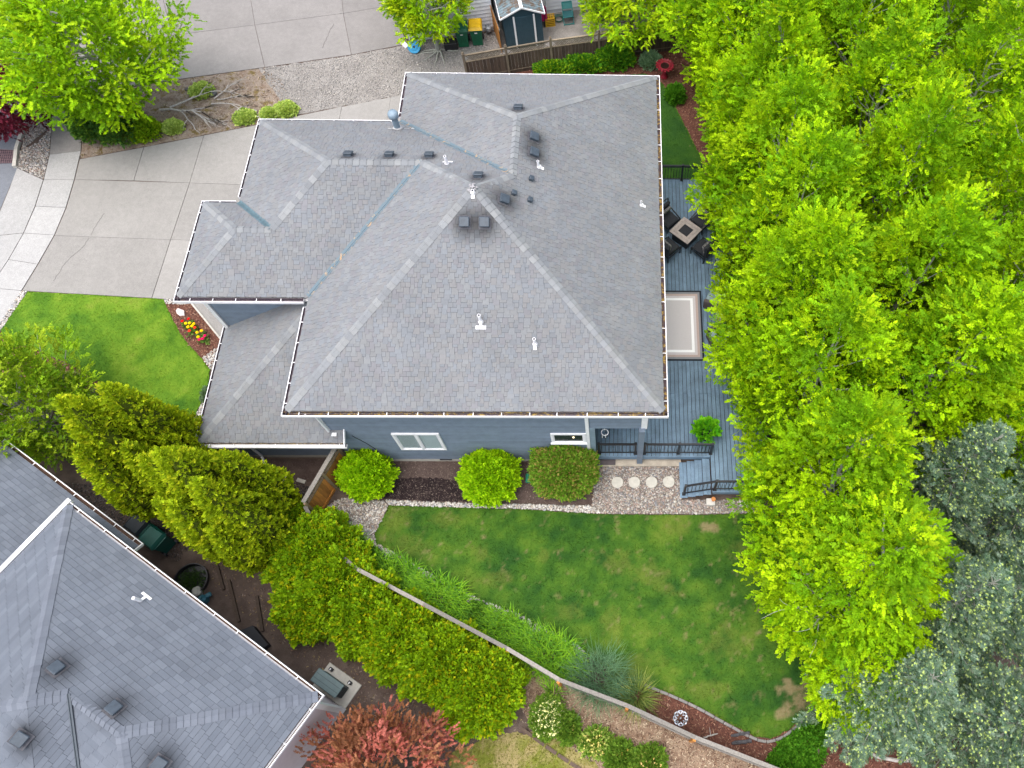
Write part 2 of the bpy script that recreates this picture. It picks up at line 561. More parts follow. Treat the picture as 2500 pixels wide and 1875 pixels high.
wi = [(-20.43, 11.57), (-20.05, 10.10), (-19.88, 8.59), (-19.79, 7.18), (-19.84, 5.84), (-20.05, 4.48), (-20.28, 3.28), (-20.61, 1.77), (-20.95, 0.5)]
wo = [(-21.63, 11.30), (-21.27, 9.88), (-21.10, 8.57), (-21.01, 7.23), (-21.05, 5.93), (-21.22, 4.68), (-21.50, 3.40), (-21.82, 1.95), (-22.2, 0.7)]
slabs('sidewalk', [[wi[i], wi[i + 1], wo[i + 1], wo[i]] for i in range(1, 8)], -0.1, 0.026, M['walk'])
slabs('old_sidewalk', [[(-20.43, 11.57), (-20.05, 10.10), (-21.27, 9.88), (-21.63, 11.30)], [(-20.9, 13.2), (-20.43, 11.57), (-21.63, 11.30), (-22.1, 12.9)], [(-21.3, 14.8), (-20.9, 13.2), (-22.1, 12.9), (-22.5, 14.5)]], -0.1, 0.024, M['updrive'])
slabs('driveway_apron', [
    [(-22.37, 9.16), (-21.12, 8.57), (-21.03, 7.23), (-21.07, 5.93), (-22.32, 5.76), (-22.33, 8.13)],
    [(-22.32, 5.76), (-21.07, 5.93), (-21.24, 4.68), (-21.52, 3.40), (-21.84, 1.95), (-22.5, 1.95), (-22.35, 3.98)]], -0.1, 0.022, M['walk'])
sheet('street', [(-22.36, 9.2), (-22.36, -20), (-60, -20), (-60, 30), (-23.6, 30), (-22.9, 14), (-22.60, 10.1)], 0.006, M['street'])
kerb = MB()
for a, b in (((-22.66, 10.1), (-22.44, 9.18)), ((-22.9, 13.5), (-22.67, 10.12))):
    kerb.bar((a[0], a[1], 0.06), (b[0], b[1], 0.06), 0.14, 0.16)
tag(kerb.build('kerb', M['cement']), kind='structure')

slabs('upper_driveway', [
    [(-17.16, 14.16), (-13.38, 14.98), (-14.35, 17.61), (-17.95, 16.86)],
    [(-13.38, 14.98), (-9.65, 15.82), (-10.42, 18.45), (-14.35, 17.61)],
    [(-9.65, 15.82), (-7.2, 16.55), (-7.2, 19.3), (-10.42, 18.45)],
    [(-21.2, 13.2), (-17.16, 14.16), (-17.95, 16.86), (-22.0, 15.9)],
    [(-17.95, 16.86), (-14.35, 17.61), (-15.6, 21.6), (-19.6, 20.8)],
    [(-14.35, 17.61), (-10.42, 18.45), (-11.3, 22.4), (-15.6, 21.6)],
    [(-10.42, 18.45), (-7.2, 19.3), (-7.2, 23.2), (-11.3, 22.4)],
    [(-22.0, 15.9), (-17.95, 16.86), (-19.6, 20.8), (-24, 19.9)],
], -0.10, 0.02, M['updrive'])

bed_n = [(-20.4, 11.5), (-20.9, 13.2), (-17.16, 14.12), (-13.4, 14.94), (-12.4, 14.2), (-12.0, 13.1), (-11.7, 12.12), (-13.08, 11.66), (-15.17, 11.04), (-19.95, 9.69)]
sheet('planting_bed', rough_edge(bed_n, 0.2, 0.03), 0.006, M['dirt'])
gravel_n = [(-13.6, 14.9), (-9.65, 15.78), (-7.2, 16.5), (-6.6, 16.7), (-3.3, 17.4), (-2.6, 16.2), (-4.3, 14.2), (-4.3, 9.0), (-5.0, 9.0), (-5.2, 14.0), (-7.3, 13.36), (-11.9, 12.1), (-12.4, 13.2), (-13.2, 14.2)]
sheet('gravel_yard', rough_edge(gravel_n, 0.2, 0.05), 0.010, M['gravel'])
gravel_ne = [(-2.5, 15.0), (-0.5, 15.45), (5.4, 16.6), (6, 20), (-3.2, 20), (-3.1, 16.4)]
sheet('shed_yard', gravel_ne, 0.008, M['gravel'])

lawn_front = [(-20.03, 3.24), (-15.32, 2.97), (-14.84, 2.93), (-14.61, 2.58), (-14.02, 1.68), (-13.55, 1.12), (-12.82, 0.42), (-12.42, -0.02), (-12.31, -0.86), (-12.46, -1.38), (-12.54, -1.90), (-12.98, -2.15), (-14.04, -1.78), (-15.22, -1.16), (-16.39, -0.46), (-17.56, 0.19), (-18.36, 0.51), (-19.30, 0.91), (-20.12, 1.07), (-20.49, 1.58)]
lawn_back = [(-5.25, -5.11), (-0.83, -5.25), (1.96, -5.42), (5.23, -5.46), (7.4, -5.4), (9.3, -5.6), (9.9, -8.0), (9.4, -10.8), (8.87, -11.35), (7.8, -12.14), (7.22, -12.39), (6.76, -12.32), (5.87, -11.9), (5.06, -11.47), (4.04, -11.03), (2.6, -10.49), (1.5, -9.97), (0.48, -9.46), (-0.89, -8.79), (-2.22, -8.19), (-3.94, -7.33), (-5.52, -6.45), (-5.61, -6.06), (-5.42, -5.60)]
lawn_ne = [(-2.0, 9.2), (-2.0, 14.2), (1.5, 14.6), (3.7, 14.9), (4.5, 14.3), (5.15, 12.6), (6.0, 10.2), (6.3, 8.45), (3.3, 8.45), (3.3, 9.2)]
lawn_dry = [(-2.4, -12.7), (-1.3, -12.25), (0.1, -12.15), (0.84, -12.42), (1.86, -13.0), (3.2, -14.2), (3, -17), (-3, -17)]
sheet('front_lawn', rough_edge(lawn_front, 0.1, 0.015, 2), 0.030, M['lawn_front'])
sheet('back_lawn', rough_edge(lawn_back, 0.1, 0.02, 3), 0.030, M['lawn_back'])
sheet('side_lawn', rough_edge(lawn_ne, 0.1, 0.02, 4), 0.030, M['lawn_back'])
sheet('patchy_lawn', rough_edge(lawn_dry, 0.1, 0.06, 5), 0.016, M['lawn_dry'])

# uneven turf: a fine grid over each lawn carrying the turf's own tones (thin, yellowed and worn places)
def vnoise(x, y, scale, seed):
    r = np.random.default_rng(seed)
    g = r.random((64, 64))
    u, v = x * scale + 17.3, y * scale + 9.1
    i, j = np.floor(u).astype(int), np.floor(v).astype(int)
    fu, fv = u - i, v - j
    fu, fv = fu * fu * (3 - 2 * fu), fv * fv * (3 - 2 * fv)
    G = lambda a, b: g[a % 64, b % 64]
    return (G(i, j) * (1 - fu) + G(i + 1, j) * fu) * (1 - fv) + (G(i, j + 1) * (1 - fu) + G(i + 1, j + 1) * fu) * fv
def fbm(x, y, scale, seed, n=5):
    t, a, s = 0.0, 1.0, 0.0
    for k in range(n):
        t = t + a * vnoise(x, y, scale * 2 ** k, seed + k)
        s += a
        a *= 0.62
    return t / s
DRY_SPOTS = [(5.66, -5.86, .30, .14), (8.02, -7.35, .28, .16), (8.05, -7.9, .18, .28), (7.75, -8.25, .14, .28), (8.1, -9.0, .14, .22), (8.65, -10.9, .42, .36), (8.2, -11.35, .50, .30), (7.9, -11.0, .30, .34), (7.7, -11.7, .3, .2)]
DULL_SPOTS = [(-2.0, -6.75, .45, .32), (0.05, -6.82, .26, .32), (3.7, -7.5, .75, .5), (4.25, -7.95, .5, .3), (-4.9, -5.6, .6, .5), (-4.6, -6.5, .7, .5), (4.6, -5.95, .4, .25), (-1.5, -7.6, .7, .25), (2.3, -8.9, .36, .45), (3.2, -10.2, 1.1, .35), (6.8, -6.6, .5, .4), (2.6, -7.0, .6, .4), (-3.2, -5.6, .7, .25), (1.0, -8.6, .55, .35), (6.0, -9.5, .8, .6), (5.2, -11.0, .9, .3)]
def turf_tone(x, y, pal, seed, spots=True):
    """Colour of the turf at a place: broad and small mottling, then worn places with ragged edges."""
    pal = np.array(pal)
    k = 0.60 * (fbm(x, y, 0.55, seed) - 0.5) * 2.6 + 0.40 * (fbm(x, y, 2.3, seed + 20) - 0.5) * 2.6 + 0.46
    k = np.clip(k, 0, 0.999) * (len(pal) - 1)
    i = k.astype(int)
    f = (k - i)[:, None]
    col = pal[i] * (1 - f) + pal[np.minimum(i + 1, len(pal) - 1)] * f
    if spots:
        rag = fbm(x, y, 4.2, seed + 40)
        for sp, tone, amt in ((DULL_SPOTS, (0.115, 0.150, 0.022), 0.50), (DRY_SPOTS, (0.24, 0.185, 0.10), 0.80)):
            m = np.zeros(len(x))
            for (a, b, c, d) in sp: m = np.maximum(m, np.exp(-((x - a) / c) ** 2 - ((y - b) / d) ** 2))
            m = np.clip((m * 1.25 + (rag - 0.5) * 2.4 - 0.36) * 1.5, 0, 1)[:, None] * amt
            col = col * (1 - m) + np.array(tone) * m
    return col
T_BACK = [(0.018, 0.068, 0.008), (0.032, 0.095, 0.008), (0.054, 0.128, 0.010), (0.082, 0.155, 0.013), (0.120, 0.178, 0.022)]
T_FRONT = [(0.044, 0.125, 0.008), (0.070, 0.165, 0.009), (0.100, 0.205, 0.011), (0.140, 0.245, 0.016), (0.185, 0.260, 0.030)]
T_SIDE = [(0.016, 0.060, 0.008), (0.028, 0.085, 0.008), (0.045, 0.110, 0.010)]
M['turf'] = tinted('turf', 0.95, 70.0, 0.55, 0.6)
def turf(name, poly, z, pal, seed, spots=True, step=0.07):
    p = np.array(poly)
    lo, hi = p.min(0), p.max(0)
    nx, ny = int((hi[0] - lo[0]) / step) + 2, int((hi[1] - lo[1]) / step) + 2
    X, Y = np.meshgrid(lo[0] + np.arange(nx) * step, lo[1] + np.arange(ny) * step, indexing='ij')
    X, Y = X.ravel(), Y.ravel()
    ins = inside(poly, np.stack([X, Y], 1)).reshape(nx, ny)
    cell = ins[:-1, :-1] & ins[1:, :-1] & ins[1:, 1:] & ins[:-1, 1:]
    idx = np.arange(nx * ny).reshape(nx, ny)
    F = np.stack([idx[:-1, :-1][cell], idx[1:, :-1][cell], idx[1:, 1:][cell], idx[:-1, 1:][cell]], 1)
    used = np.unique(F)
    re = -np.ones(nx * ny, int)
    re[used] = np.arange(len(used))
    x, y = X[used], Y[used]
    V = np.stack([x, y, z + 0.010 * (fbm(x, y, 3.0, seed + 60) - 0.5)], 1)
    return link(name, np_mesh(name, V, re[F], turf_tone(x, y, pal, seed, spots), True), M['turf'], None, 'structure')
turf('back_turf', lawn_back, 0.040, T_BACK, 300)
turf('front_turf', lawn_front, 0.040, T_FRONT, 320, False)
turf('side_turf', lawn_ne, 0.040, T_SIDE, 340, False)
bed_entry = [(-14.84, 2.90), (-13.83, 2.80), (-13.14, 2.10), (-12.42, 1.31), (-11.9, 0.8), (-11.9, 0.2), (-12.42, 0.0), (-12.85, 0.42), (-13.27, 0.77), (-13.64, 1.18), (-14.13, 1.83), (-14.45, 2.31), (-14.65, 2.62)]
sheet('entry_bed', bed_entry, 0.012, M['mulch_red'])
mulch_w = [(-21.2, 2.0), (-20.49, 1.56), (-20.12, 1.05), (-19.30, 0.89), (-18.36, 0.49), (-17.56, 0.17), (-16.39, -0.48), (-15.22, -1.18), (-14.04, -1.80), (-12.98, -2.17), (-12.9, -2.8), (-14.5, -2.6), (-16.2, -1.6), (-18.2, -0.7), (-20.6, -0.2), (-22, 0.4)]
sheet('lawn_side_bed', mulch_w, 0.010, M['mulch_red'])
mulch_s = [(-7.0, -3.55), (1.75, -3.55), (1.66, -5.12), (0.02, -5.08), (-1.69, -5.05), (-3.96, -4.98), (-5.36, -4.90), (-6.6, -4.75), (-7.0, -4.65)]
sheet('wall_bed', mulch_s, 0.012, M['mulch_dark'])
wet = [(-6.45, -4.62), (-6.0, -4.32), (-5.2, -4.16), (-4.4, -4.12), (-3.6, -4.15), (-2.95, -4.28), (-2.4, -4.55), (-2.2, -4.98), (-3.9, -4.96), (-5.3, -4.88), (-6.3, -4.74)]
sheet('wet_mulch_patch', rough_edge(wet, 0.08, 0.03, 9), 0.017, M['mulch_wet'])
mulch_gate = [(-10.6, -3.45), (-6.9, -3.45), (-6.85, -4.15), (-8.27, -4.29), (-9.07, -4.01), (-9.73, -3.75), (-10.6, -3.5)]
sheet('side_bed', mulch_gate, 0.012, M['mulch_dark'])
soil_bed = [(-7.2, -5.75), (-6.37, -5.98), (-5.81, -6.42), (-4.86, -6.92), (-3.70, -7.55), (-2.22, -8.30), (-0.79, -8.80), (0.47, -9.44), (1.45, -9.98), (2.6, -10.52), (3.3, -10.8), (3.3, -11.68), (2.85, -11.52), (0.83, -10.8), (-0.78, -9.91), (-3.40, -8.62), (-5.58, -7.55), (-7.4, -5.9)]
sheet('flower_border', soil_bed, 0.010, M['mulch_dark'])
mulch_se = [(3.0, -10.66), (4.04, -11.03), (5.06, -11.47), (5.87, -11.90), (6.76, -12.32), (7.22, -12.39), (7.80, -12.14), (8.87, -11.35), (9.4, -10.8), (14, -11), (14, -16), (9, -14.1), (7.0, -13.17), (4.76, -12.39), (3.0, -11.6)]
sheet('bark_border', mulch_se, 0.012, M['mulch_red'])
mulch_ne = [(-2.0, 14.2), (-2.2, 14.9), (-0.5, 15.35), (5.4, 16.5), (9.5, 17.2), (9.5, 8.45), (5.8, 8.45), (5.5, 10.2), (4.8, 12.6), (4.4, 14.4), (3.7, 14.9), (1.5, 14.6)]
sheet('shade_border', mulch_ne, 0.012, M['mulch_red'])
dry_slope = [(-1.2, -9.8), (0.83, -10.8), (2.85, -11.52), (4.76, -12.39), (7.0, -13.17), (12, -15), (12, -19), (3.1, -19), (3.2, -14.2), (1.86, -13.0), (0.84, -12.4), (0.0, -12.0), (-0.6, -11.2)]
sheet('dry_slope', rough_edge(dry_slope, 0.15, 0.06, 6), 0.008, M['dry'])

# ------------------------------------------------------------------ loose stone, bark and grass (too many to count)
ICO = np.array([(0, 0, -1), (0.7236, -0.5257, -0.4472), (-0.2764, -0.8506, -0.4472), (-0.8944, 0, -0.4472), (-0.2764, 0.8506, -0.4472), (0.7236, 0.5257, -0.4472), (0.2764, -0.8506, 0.4472), (-0.7236, -0.5257, 0.4472), (-0.7236, 0.5257, 0.4472), (0.2764, 0.8506, 0.4472), (0.8944, 0, 0.4472), (0, 0, 1)])
ICOF = np.array([(0, 1, 2), (1, 0, 5), (0, 2, 3), (0, 3, 4), (0, 4, 5), (1, 5, 10), (2, 1, 6), (3, 2, 7), (4, 3, 8), (5, 4, 9), (1, 10, 6), (2, 6, 7), (3, 7, 8), (4, 8, 9), (5, 9, 10), (6, 10, 11), (7, 6, 11), (8, 7, 11), (9, 8, 11), (10, 9, 11)])

def stones(name, label, polys, per_m2, size, palette, z, seed, cat='gravel', mat='rock', flat=0.55):
    rng = np.random.default_rng(seed)
    q = np.concatenate([scatter(p, per_m2, rng) for p in polys])
    n = len(q)
    s = size * np.exp(rng.normal(0, 0.30, n))
    a = rng.random(n) * 6.283
    sc = np.stack([s * rng.uniform(0.8, 1.35, n), s * rng.uniform(0.7, 1.0, n), s * flat * rng.uniform(0.8, 1.2, n)], 1)
    v = ICO[None] * (1 + rng.normal(0, 0.10, (n, 12, 1))) * sc[:, None, :]
    ca, sa = np.cos(a)[:, None], np.sin(a)[:, None]
    V = np.stack([v[..., 0] * ca - v[..., 1] * sa + q[:, 0:1], v[..., 0] * sa + v[..., 1] * ca + q[:, 1:2], v[..., 2] + (z + sc[:, 2:3] * 0.55)], -1)
    F = (ICOF[None] + (np.arange(n) * 12)[:, None, None]).reshape(-1, 3)
    pal = np.array(palette)
    c = pal[rng.integers(0, len(pal), n)] * rng.uniform(0.75, 1.2, (n, 1))
    me = np_mesh(name, V.reshape(-1, 3), F, np.repeat(c, 12, 0), True)
    return tag(link(name, me, M[mat]), label, cat, None, 'stuff')

RIVER = [(0.36, 0.33, 0.29), (0.29, 0.27, 0.26), (0.42, 0.38, 0.33), (0.24, 0.19, 0.165), (0.33, 0.26, 0.21), (0.22, 0.22, 0.23), (0.47, 0.44, 0.40), (0.30, 0.22, 0.19)]
PALE = [(0.50, 0.47, 0.43), (0.42, 0.40, 0.37), (0.55, 0.52, 0.48), (0.36, 0.33, 0.30), (0.45, 0.38, 0.32), (0.33, 0.33, 0.34)]
GREY = [(0.27, 0.255, 0.24), (0.33, 0.31, 0.29), (0.22, 0.21, 0.20), (0.37, 0.34, 0.31)]
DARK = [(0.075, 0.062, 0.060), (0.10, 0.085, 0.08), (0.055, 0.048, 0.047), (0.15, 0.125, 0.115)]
gravel_e = [(1.75, -3.72), (4.72, -3.72), (4.72, -4.92), (7.6, -4.92), (7.6, -5.38), (5.2, -5.42), (1.96, -5.40), (1.66, -5.12)]
gravel_w = [(-7.33, -5.14), (-7.03, -4.91), (-6.54, -4.79), (-5.42, -4.98), (-5.30, -5.12), (-5.44, -5.66), (-5.62, -6.06), (-5.53, -6.44), (-5.81, -6.42), (-6.37, -5.98), (-7.0, -5.78), (-7.4, -5.80)]
band = [(-5.42, -4.93), (-3.96, -4.99), (-1.69, -5.06), (0.02, -5.09), (1.66, -5.13), (1.96, -5.40), (-0.54, -5.24), (-2.25, -5.19), (-3.96, -5.14), (-5.28, -5.10)]
sl = smooth_line([(-5.81, -6.39), (-4.86, -6.89), (-3.93, -7.38), (-2.22, -8.24), (-0.79, -8.78), (0.47, -9.41), (1.44, -9.92)], 4)
strip = [(x + 0.10, y + 0.10) for x, y in sl] + [(x - 0.10, y - 0.12) for x, y in sl[::-1]]
for nm, p in (('river_rock_bed', gravel_e), ('rock_corner', gravel_w), ('rock_band', band), ('rock_strip', strip)):
    sheet(nm, p, 0.020, M['rockbed'])
stones('river_rock', 'brown and grey river rock round the round stepping stones', [gravel_e], 900, 0.026, RIVER, 0.018, 11, 'river rock')
stones('river_rock', 'patch of rounded river rock beside the wooden gate fence', [gravel_w], 950, 0.026, RIVER + PALE, 0.018, 12, 'river rock')
stones('river_rock', 'narrow pale river rock band between wall bed and back lawn', [band], 900, 0.030, PALE, 0.022, 13, 'river rock')
stones('river_rock', 'thin pale river rock strip along the curved lawn edge', [strip], 850, 0.028, PALE, 0.022, 14, 'river rock')
rw = [(-22.53, 10.08), (-21.94, 10.49), (-21.68, 11.41), (-21.30, 9.88), (-21.13, 8.60), (-22.36, 9.19), (-22.44, 9.2)]
rw2 = [(-23.0, 13.6), (-22.3, 13.4), (-21.7, 11.4), (-22.5, 10.1)]
sheet('kerb_rock_bed', rw, 0.012, M['rockbed'])
sheet('kerb_rock_bed', rw2, 0.012, M['rockbed'])
stones('river_rock', 'grey pebbles between the kerb and the sidewalk', [rw, rw2], 700, 0.030, GREY + RIVER, 0.012, 15, 'pebbles')
rs = [(-20.10, 3.26), (-20.27, 3.27), (-20.62, 1.9), (-20.75, 1.1), (-20.5, 1.5), (-20.05, 3.22)]
b1 = [(-14.82, 2.95), (-14.3, 2.96), (-13.82, 2.83), (-13.95, 2.72), (-14.69, 2.74)]
b2 = [(-12.80, 0.45), (-12.38, 0.87), (-11.9, 0.8), (-11.9, -0.3), (-12.40, -0.02)]
b3 = [(-12.98, -2.17), (-12.54, -1.92), (-12.35, -1.0), (-11.6, -1.0), (-11.6, -3.4), (-12.6, -3.1)]
for p in (rs, b2, b3): sheet('rock_edge_bed', p, 0.014, M['rockbed'])
sheet('rock_edge_bed', b1, 0.019, M['rockbed'])
stones('river_rock', 'white river rock strip between sidewalk and front lawn', [rs], 800, 0.032, PALE, 0.018, 16, 'river rock')
stones('river_rock', 'pale river rock at the top of the entry flower bed', [b1], 900, 0.028, PALE, 0.018, 17, 'river rock')
stones('river_rock', 'pale river rock under the porch gutter by the front lawn', [b2, b3], 800, 0.030, PALE, 0.018, 18, 'river rock')
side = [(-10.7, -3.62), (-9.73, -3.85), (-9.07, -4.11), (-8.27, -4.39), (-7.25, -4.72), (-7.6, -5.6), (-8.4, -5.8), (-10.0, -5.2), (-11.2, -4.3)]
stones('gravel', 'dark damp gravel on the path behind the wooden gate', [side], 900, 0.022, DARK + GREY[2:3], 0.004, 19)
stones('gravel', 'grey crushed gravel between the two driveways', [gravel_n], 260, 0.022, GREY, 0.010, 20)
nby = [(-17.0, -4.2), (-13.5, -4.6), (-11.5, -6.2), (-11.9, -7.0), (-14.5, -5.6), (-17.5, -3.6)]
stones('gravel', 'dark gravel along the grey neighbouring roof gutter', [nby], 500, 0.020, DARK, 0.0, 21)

def chips(name, label, polys, per_m2, size, palette, z, seed):
    """Flat bark or straw chips."""
    rng = np.random.default_rng(seed)
    q = np.concatenate([scatter(p, per_m2, rng) for p in polys])
    n = len(q)
    a = rng.random(n) * 6.283
    l = size * rng.uniform(0.5, 1.6, n)
    w = l * rng.uniform(0.14, 0.4, n)
    d = np.stack([np.cos(a), np.sin(a), rng.normal(0, 0.22, n)], 1)
    s = np.stack([-np.sin(a), np.cos(a), rng.normal(0, 0.3, n)], 1)
    c = np.concatenate([q, np.full((n, 1), z) + rng.random((n, 1)) * 0.02], 1)
    V = np.stack([c - d * l[:, None] - s * w[:, None], c + d * l[:, None] - s * w[:, None] * 0.7, c + d * l[:, None] * 0.9 + s * w[:, None], c - d * l[:, None] * 0.95 + s * w[:, None] * 0.8], 1)
    F = np.arange(n * 4).reshape(n, 4)
    pal = np.array(palette)
    col = pal[rng.integers(0, len(pal), n)] * rng.uniform(0.6, 1.35, (n, 1))
    return tag(link(name, np_mesh(name, V.reshape(-1, 3), F, np.repeat(col, 4, 0)), M['chip']), label, 'bark chips', None, 'stuff')
REDB = [(0.16, 0.070, 0.048), (0.11, 0.045, 0.032), (0.22, 0.105, 0.070), (0.07, 0.032, 0.026), (0.28, 0.17, 0.115)]
BRN = [(0.100, 0.072, 0.062), (0.070, 0.050, 0.044), (0.14, 0.105, 0.088), (0.24, 0.19, 0.155)]
STRAW = [(0.36, 0.27, 0.18), (0.20, 0.12, 0.075), (0.42, 0.34, 0.24), (0.10, 0.055, 0.04), (0.26, 0.17, 0.12)]
chips('bark_mulch', 'red bark mulch beside the driftwood and wind spinner', [mulch_se], 420, 0.030, REDB, 0.014, 31)
chips('bark_mulch', 'red bark mulch of the flower bed by the entry path', [bed_entry], 650, 0.030, REDB, 0.014, 32)
chips('bark_mulch', 'red bark mulch along the south edge of the front lawn', [mulch_w], 450, 0.032, REDB, 0.012, 33)
chips('bark_mulch', 'shaded red bark mulch round the red birdbath', [mulch_ne], 250, 0.030, REDB, 0.014, 34)
chips('bark_mulch', 'dark mulch below the blue house wall', [mulch_s], 500, 0.016, BRN, 0.014, 35)
chips('bark_mulch', 'dark mulch beside the porch wall behind the gate', [mulch_gate], 400, 0.016, BRN[:3], 0.014, 36)
chips('straw_litter', 'dry straw and bark litter on the slope below the fence', [dry_slope], 650, 0.026, STRAW, 0.012, 37)
chips('leaf_litter', 'brown leaf and bark litter under the hedge and red maple', [[(-11.5, -7.0), (-6, -6.5), (-3.4, -8.7), (-0.6, -10.0), (0.2, -12.2), (-1.4, -12.3), (-3, -14), (-6, -13), (-6, -11), (-9, -9)]], 170, 0.026, BRN + [(0.16, 0.10, 0.06), (0.26, 0.20, 0.09)], 0.004, 38)
chips('twig_litter', 'pale twig and bark litter on the bare driveway bed', [bed_n], 130, 0.035, [(0.26, 0.20, 0.15), (0.12, 0.08, 0.055), (0.34, 0.27, 0.20), (0.16, 0.11, 0.06)], 0.010, 39)

def grass(name, label, poly, per_m2, h, palette, z, seed, tone, spots=False):
    """Short upright blades, one triangle each."""
    rng = np.random.default_rng(seed)
    q = scatter(poly, per_m2, rng)
    n = len(q)
    a = rng.random(n) * 6.283
    hh = h * rng.uniform(0.5, 1.3, n)
    w = 0.010 * rng.uniform(0.7, 1.3, n)
    lean = rng.normal(0, 0.55, (n, 2)) * hh[:, None]
    b = np.concatenate([q, np.full((n, 1), z)], 1)
    s = np.stack([np.cos(a) * w, np.sin(a) * w, np.zeros(n)], 1)
    t = b + np.concatenate([lean, hh[:, None]], 1)
    V = np.stack([b - s, b + s, t], 1)
    col = turf_tone(q[:, 0], q[:, 1], palette, tone, spots) * rng.uniform(0.5, 0.95, (n, 1)) * np.array((0.85, 0.80, 0.9))
    return tag(link(name, np_mesh(name, V.reshape(-1, 3), np.arange(n * 3).reshape(n, 3), np.repeat(col, 3, 0)), M['leaf']), label, 'grass', None, 'stuff')
G_DRY = [(0.12, 0.16, 0.012), (0.20, 0.20, 0.04), (0.30, 0.25, 0.10)]
grass('lawn_grass', 'mottled green grass of the back lawn', lawn_back, 1300, 0.034, T_BACK, 0.034, 41, 300, True)
grass('lawn_grass', 'bright green grass of the front lawn', lawn_front, 1000, 0.032, T_FRONT, 0.034, 42, 320)
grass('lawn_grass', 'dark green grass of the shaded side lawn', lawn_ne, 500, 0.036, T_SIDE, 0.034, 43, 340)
grass('lawn_grass', 'patchy yellow green grass in the bottom neighbouring yard', lawn_dry, 700, 0.05, G_DRY, 0.016, 44, 360)

# ------------------------------------------------------------------ edging and small paving
t = thing('lawn_edging', (6.5, -12.2, 0), 'curved row of small grey edging blocks at the back lawn corner', 'edging')
el = smooth_line([(2.7, -10.60), (4.04, -11.09), (5.06, -11.53), (5.87, -11.96), (6.72, -12.38), (7.22, -12.46), (7.83, -12.21), (8.90, -11.42), (9.35, -11.0)], 14)
acc, last = 0.0, Vector(el[0])
for p in el[1:]:
    p = Vector(p)
    if (p - last).length >= 0.26:
        d = (p - last).normalized()
        c = (p + last) / 2
        MB().bbox((c.x, c.y, 0.04), ((p - last).length - 0.015, 0.085, 0.09), 0.012, math.atan2(d.y, d.x) + RND.uniform(-.04, .04)).build('edging_block', M['updrive'], t)
        last = p
for k, (x, y) in enumerate([(2.52, -4.30), (3.11, -4.30), (3.71, -4.30), (4.31, -4.285)]):
    o = MB().lathe((x, y, 0.03), [(0.19, -0.03), (0.205, -0.01), (0.205, 0.022), (0.195, 0.034)], 28).build('stepping_stone', M['cement'])
    tag(o, ['round concrete stepping stone nearest the large clipped shrub', 'second round stepping stone from the large clipped shrub', 'second round stepping stone from the deck stairs', 'round concrete stepping stone nearest the deck stairs'][k], 'stepping stone', 'round stepping stones in the river rock')
for k, (x, y, a, l) in enumerate([(-10.15, -3.62, -0.3, 0.35), (-9.72, -3.78, -0.32, 0.30), (-8.93, -4.06, -0.28, 0.30), (-8.37, -4.25, -0.3, 0.32)]):
    tag(MB().bbox((x, y, 0.03), (l, 0.13, 0.07), 0.012, a).build('edging_brick', M['cement']), ['edging brick nearest the tall cedars beside the porch bed', 'edging brick second from the tall cedars', 'edging brick second from the wooden gate', 'edging brick nearest the wooden gate'][k], 'brick', 'edging bricks beside the porch bed')
tag(MB().prism([(-7.98, -5.0), (-7.58, -4.85), (-7.5, -5.25), (-7.85, -5.4)], 0, 0.05).build('paver', M['cement']), 'square tan paver in the dark gravel beside the gate', 'paver')
tag(MB().prism([(-14.24, 2.43), (-14.19, 2.54), (-13.93, 2.43), (-13.90, 2.29), (-13.86, 2.22), (-14.04, 2.20), (-14.18, 2.31)], 0, 0.06).build('flat_stone', plain('pale_flagstone', (0.50, 0.44, 0.42), 0.85)), 'flat pale flagstone in the entry flower bed', 'stone')
M['rust'] = plain('rusty_iron', (0.16, 0.10, 0.11), 0.8)
dr = thing('storm_drain', (-23.0, 9.75, 0), 'rusty square mesh storm drain grate at the kerb', 'drain')
MB().prism([(-23.6, 10.14), (-22.74, 10.08), (-22.60, 9.42), (-23.5, 9.36)], 0.0, 0.012).build('pit', plain('drain_pit', (0.02, 0.02, 0.03), 0.9), dr)
for k in range(9):
    f = k / 8
    MB().bar((-23.55, 9.38 + f * 0.74, 0.03), (-22.61 - 0.12 * f, 9.43 + f * 0.64, 0.03), 0.022, 0.02).build('grate_bar', M['rust'], dr)
for k in range(11):
    f = k / 10
    MB().bar((-23.5 + f * 0.88, 9.38 + f * 0.04, 0.028), (-23.58 + f * 0.83, 10.13 - f * 0.05, 0.028), 0.022, 0.016).build('grate_bar', M['rust'], dr)
# ------------------------------------------------------------------ roofs: shingles, caps, gutters
EAVE, PITCH = 5.35, 0.62
xE, xW, x9, x1, x3 = 4.0, -7.2, -5.25, -10.06, -11.2
yS, y4, y2, yN1, yN = -4.0, -0.22, 3.62, 7.15, 9.43
CAM = np.array(cam.location)
SH_MAIN = [(0.182, 0.190, 0.200), (0.176, 0.188, 0.203), (0.187, 0.187, 0.190), (0.179, 0.179, 0.190), (0.189, 0.196, 0.202), (0.172, 0.181, 0.194), (0.185, 0.189, 0.193)]
SH_NB = [(0.126, 0.141, 0.168), (0.119, 0.134, 0.161), (0.132, 0.148, 0.176), (0.114, 0.129, 0.155)]

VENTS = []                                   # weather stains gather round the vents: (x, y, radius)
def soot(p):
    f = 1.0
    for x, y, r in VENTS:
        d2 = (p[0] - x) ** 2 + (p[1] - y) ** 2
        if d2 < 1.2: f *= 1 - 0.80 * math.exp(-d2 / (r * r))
    return f

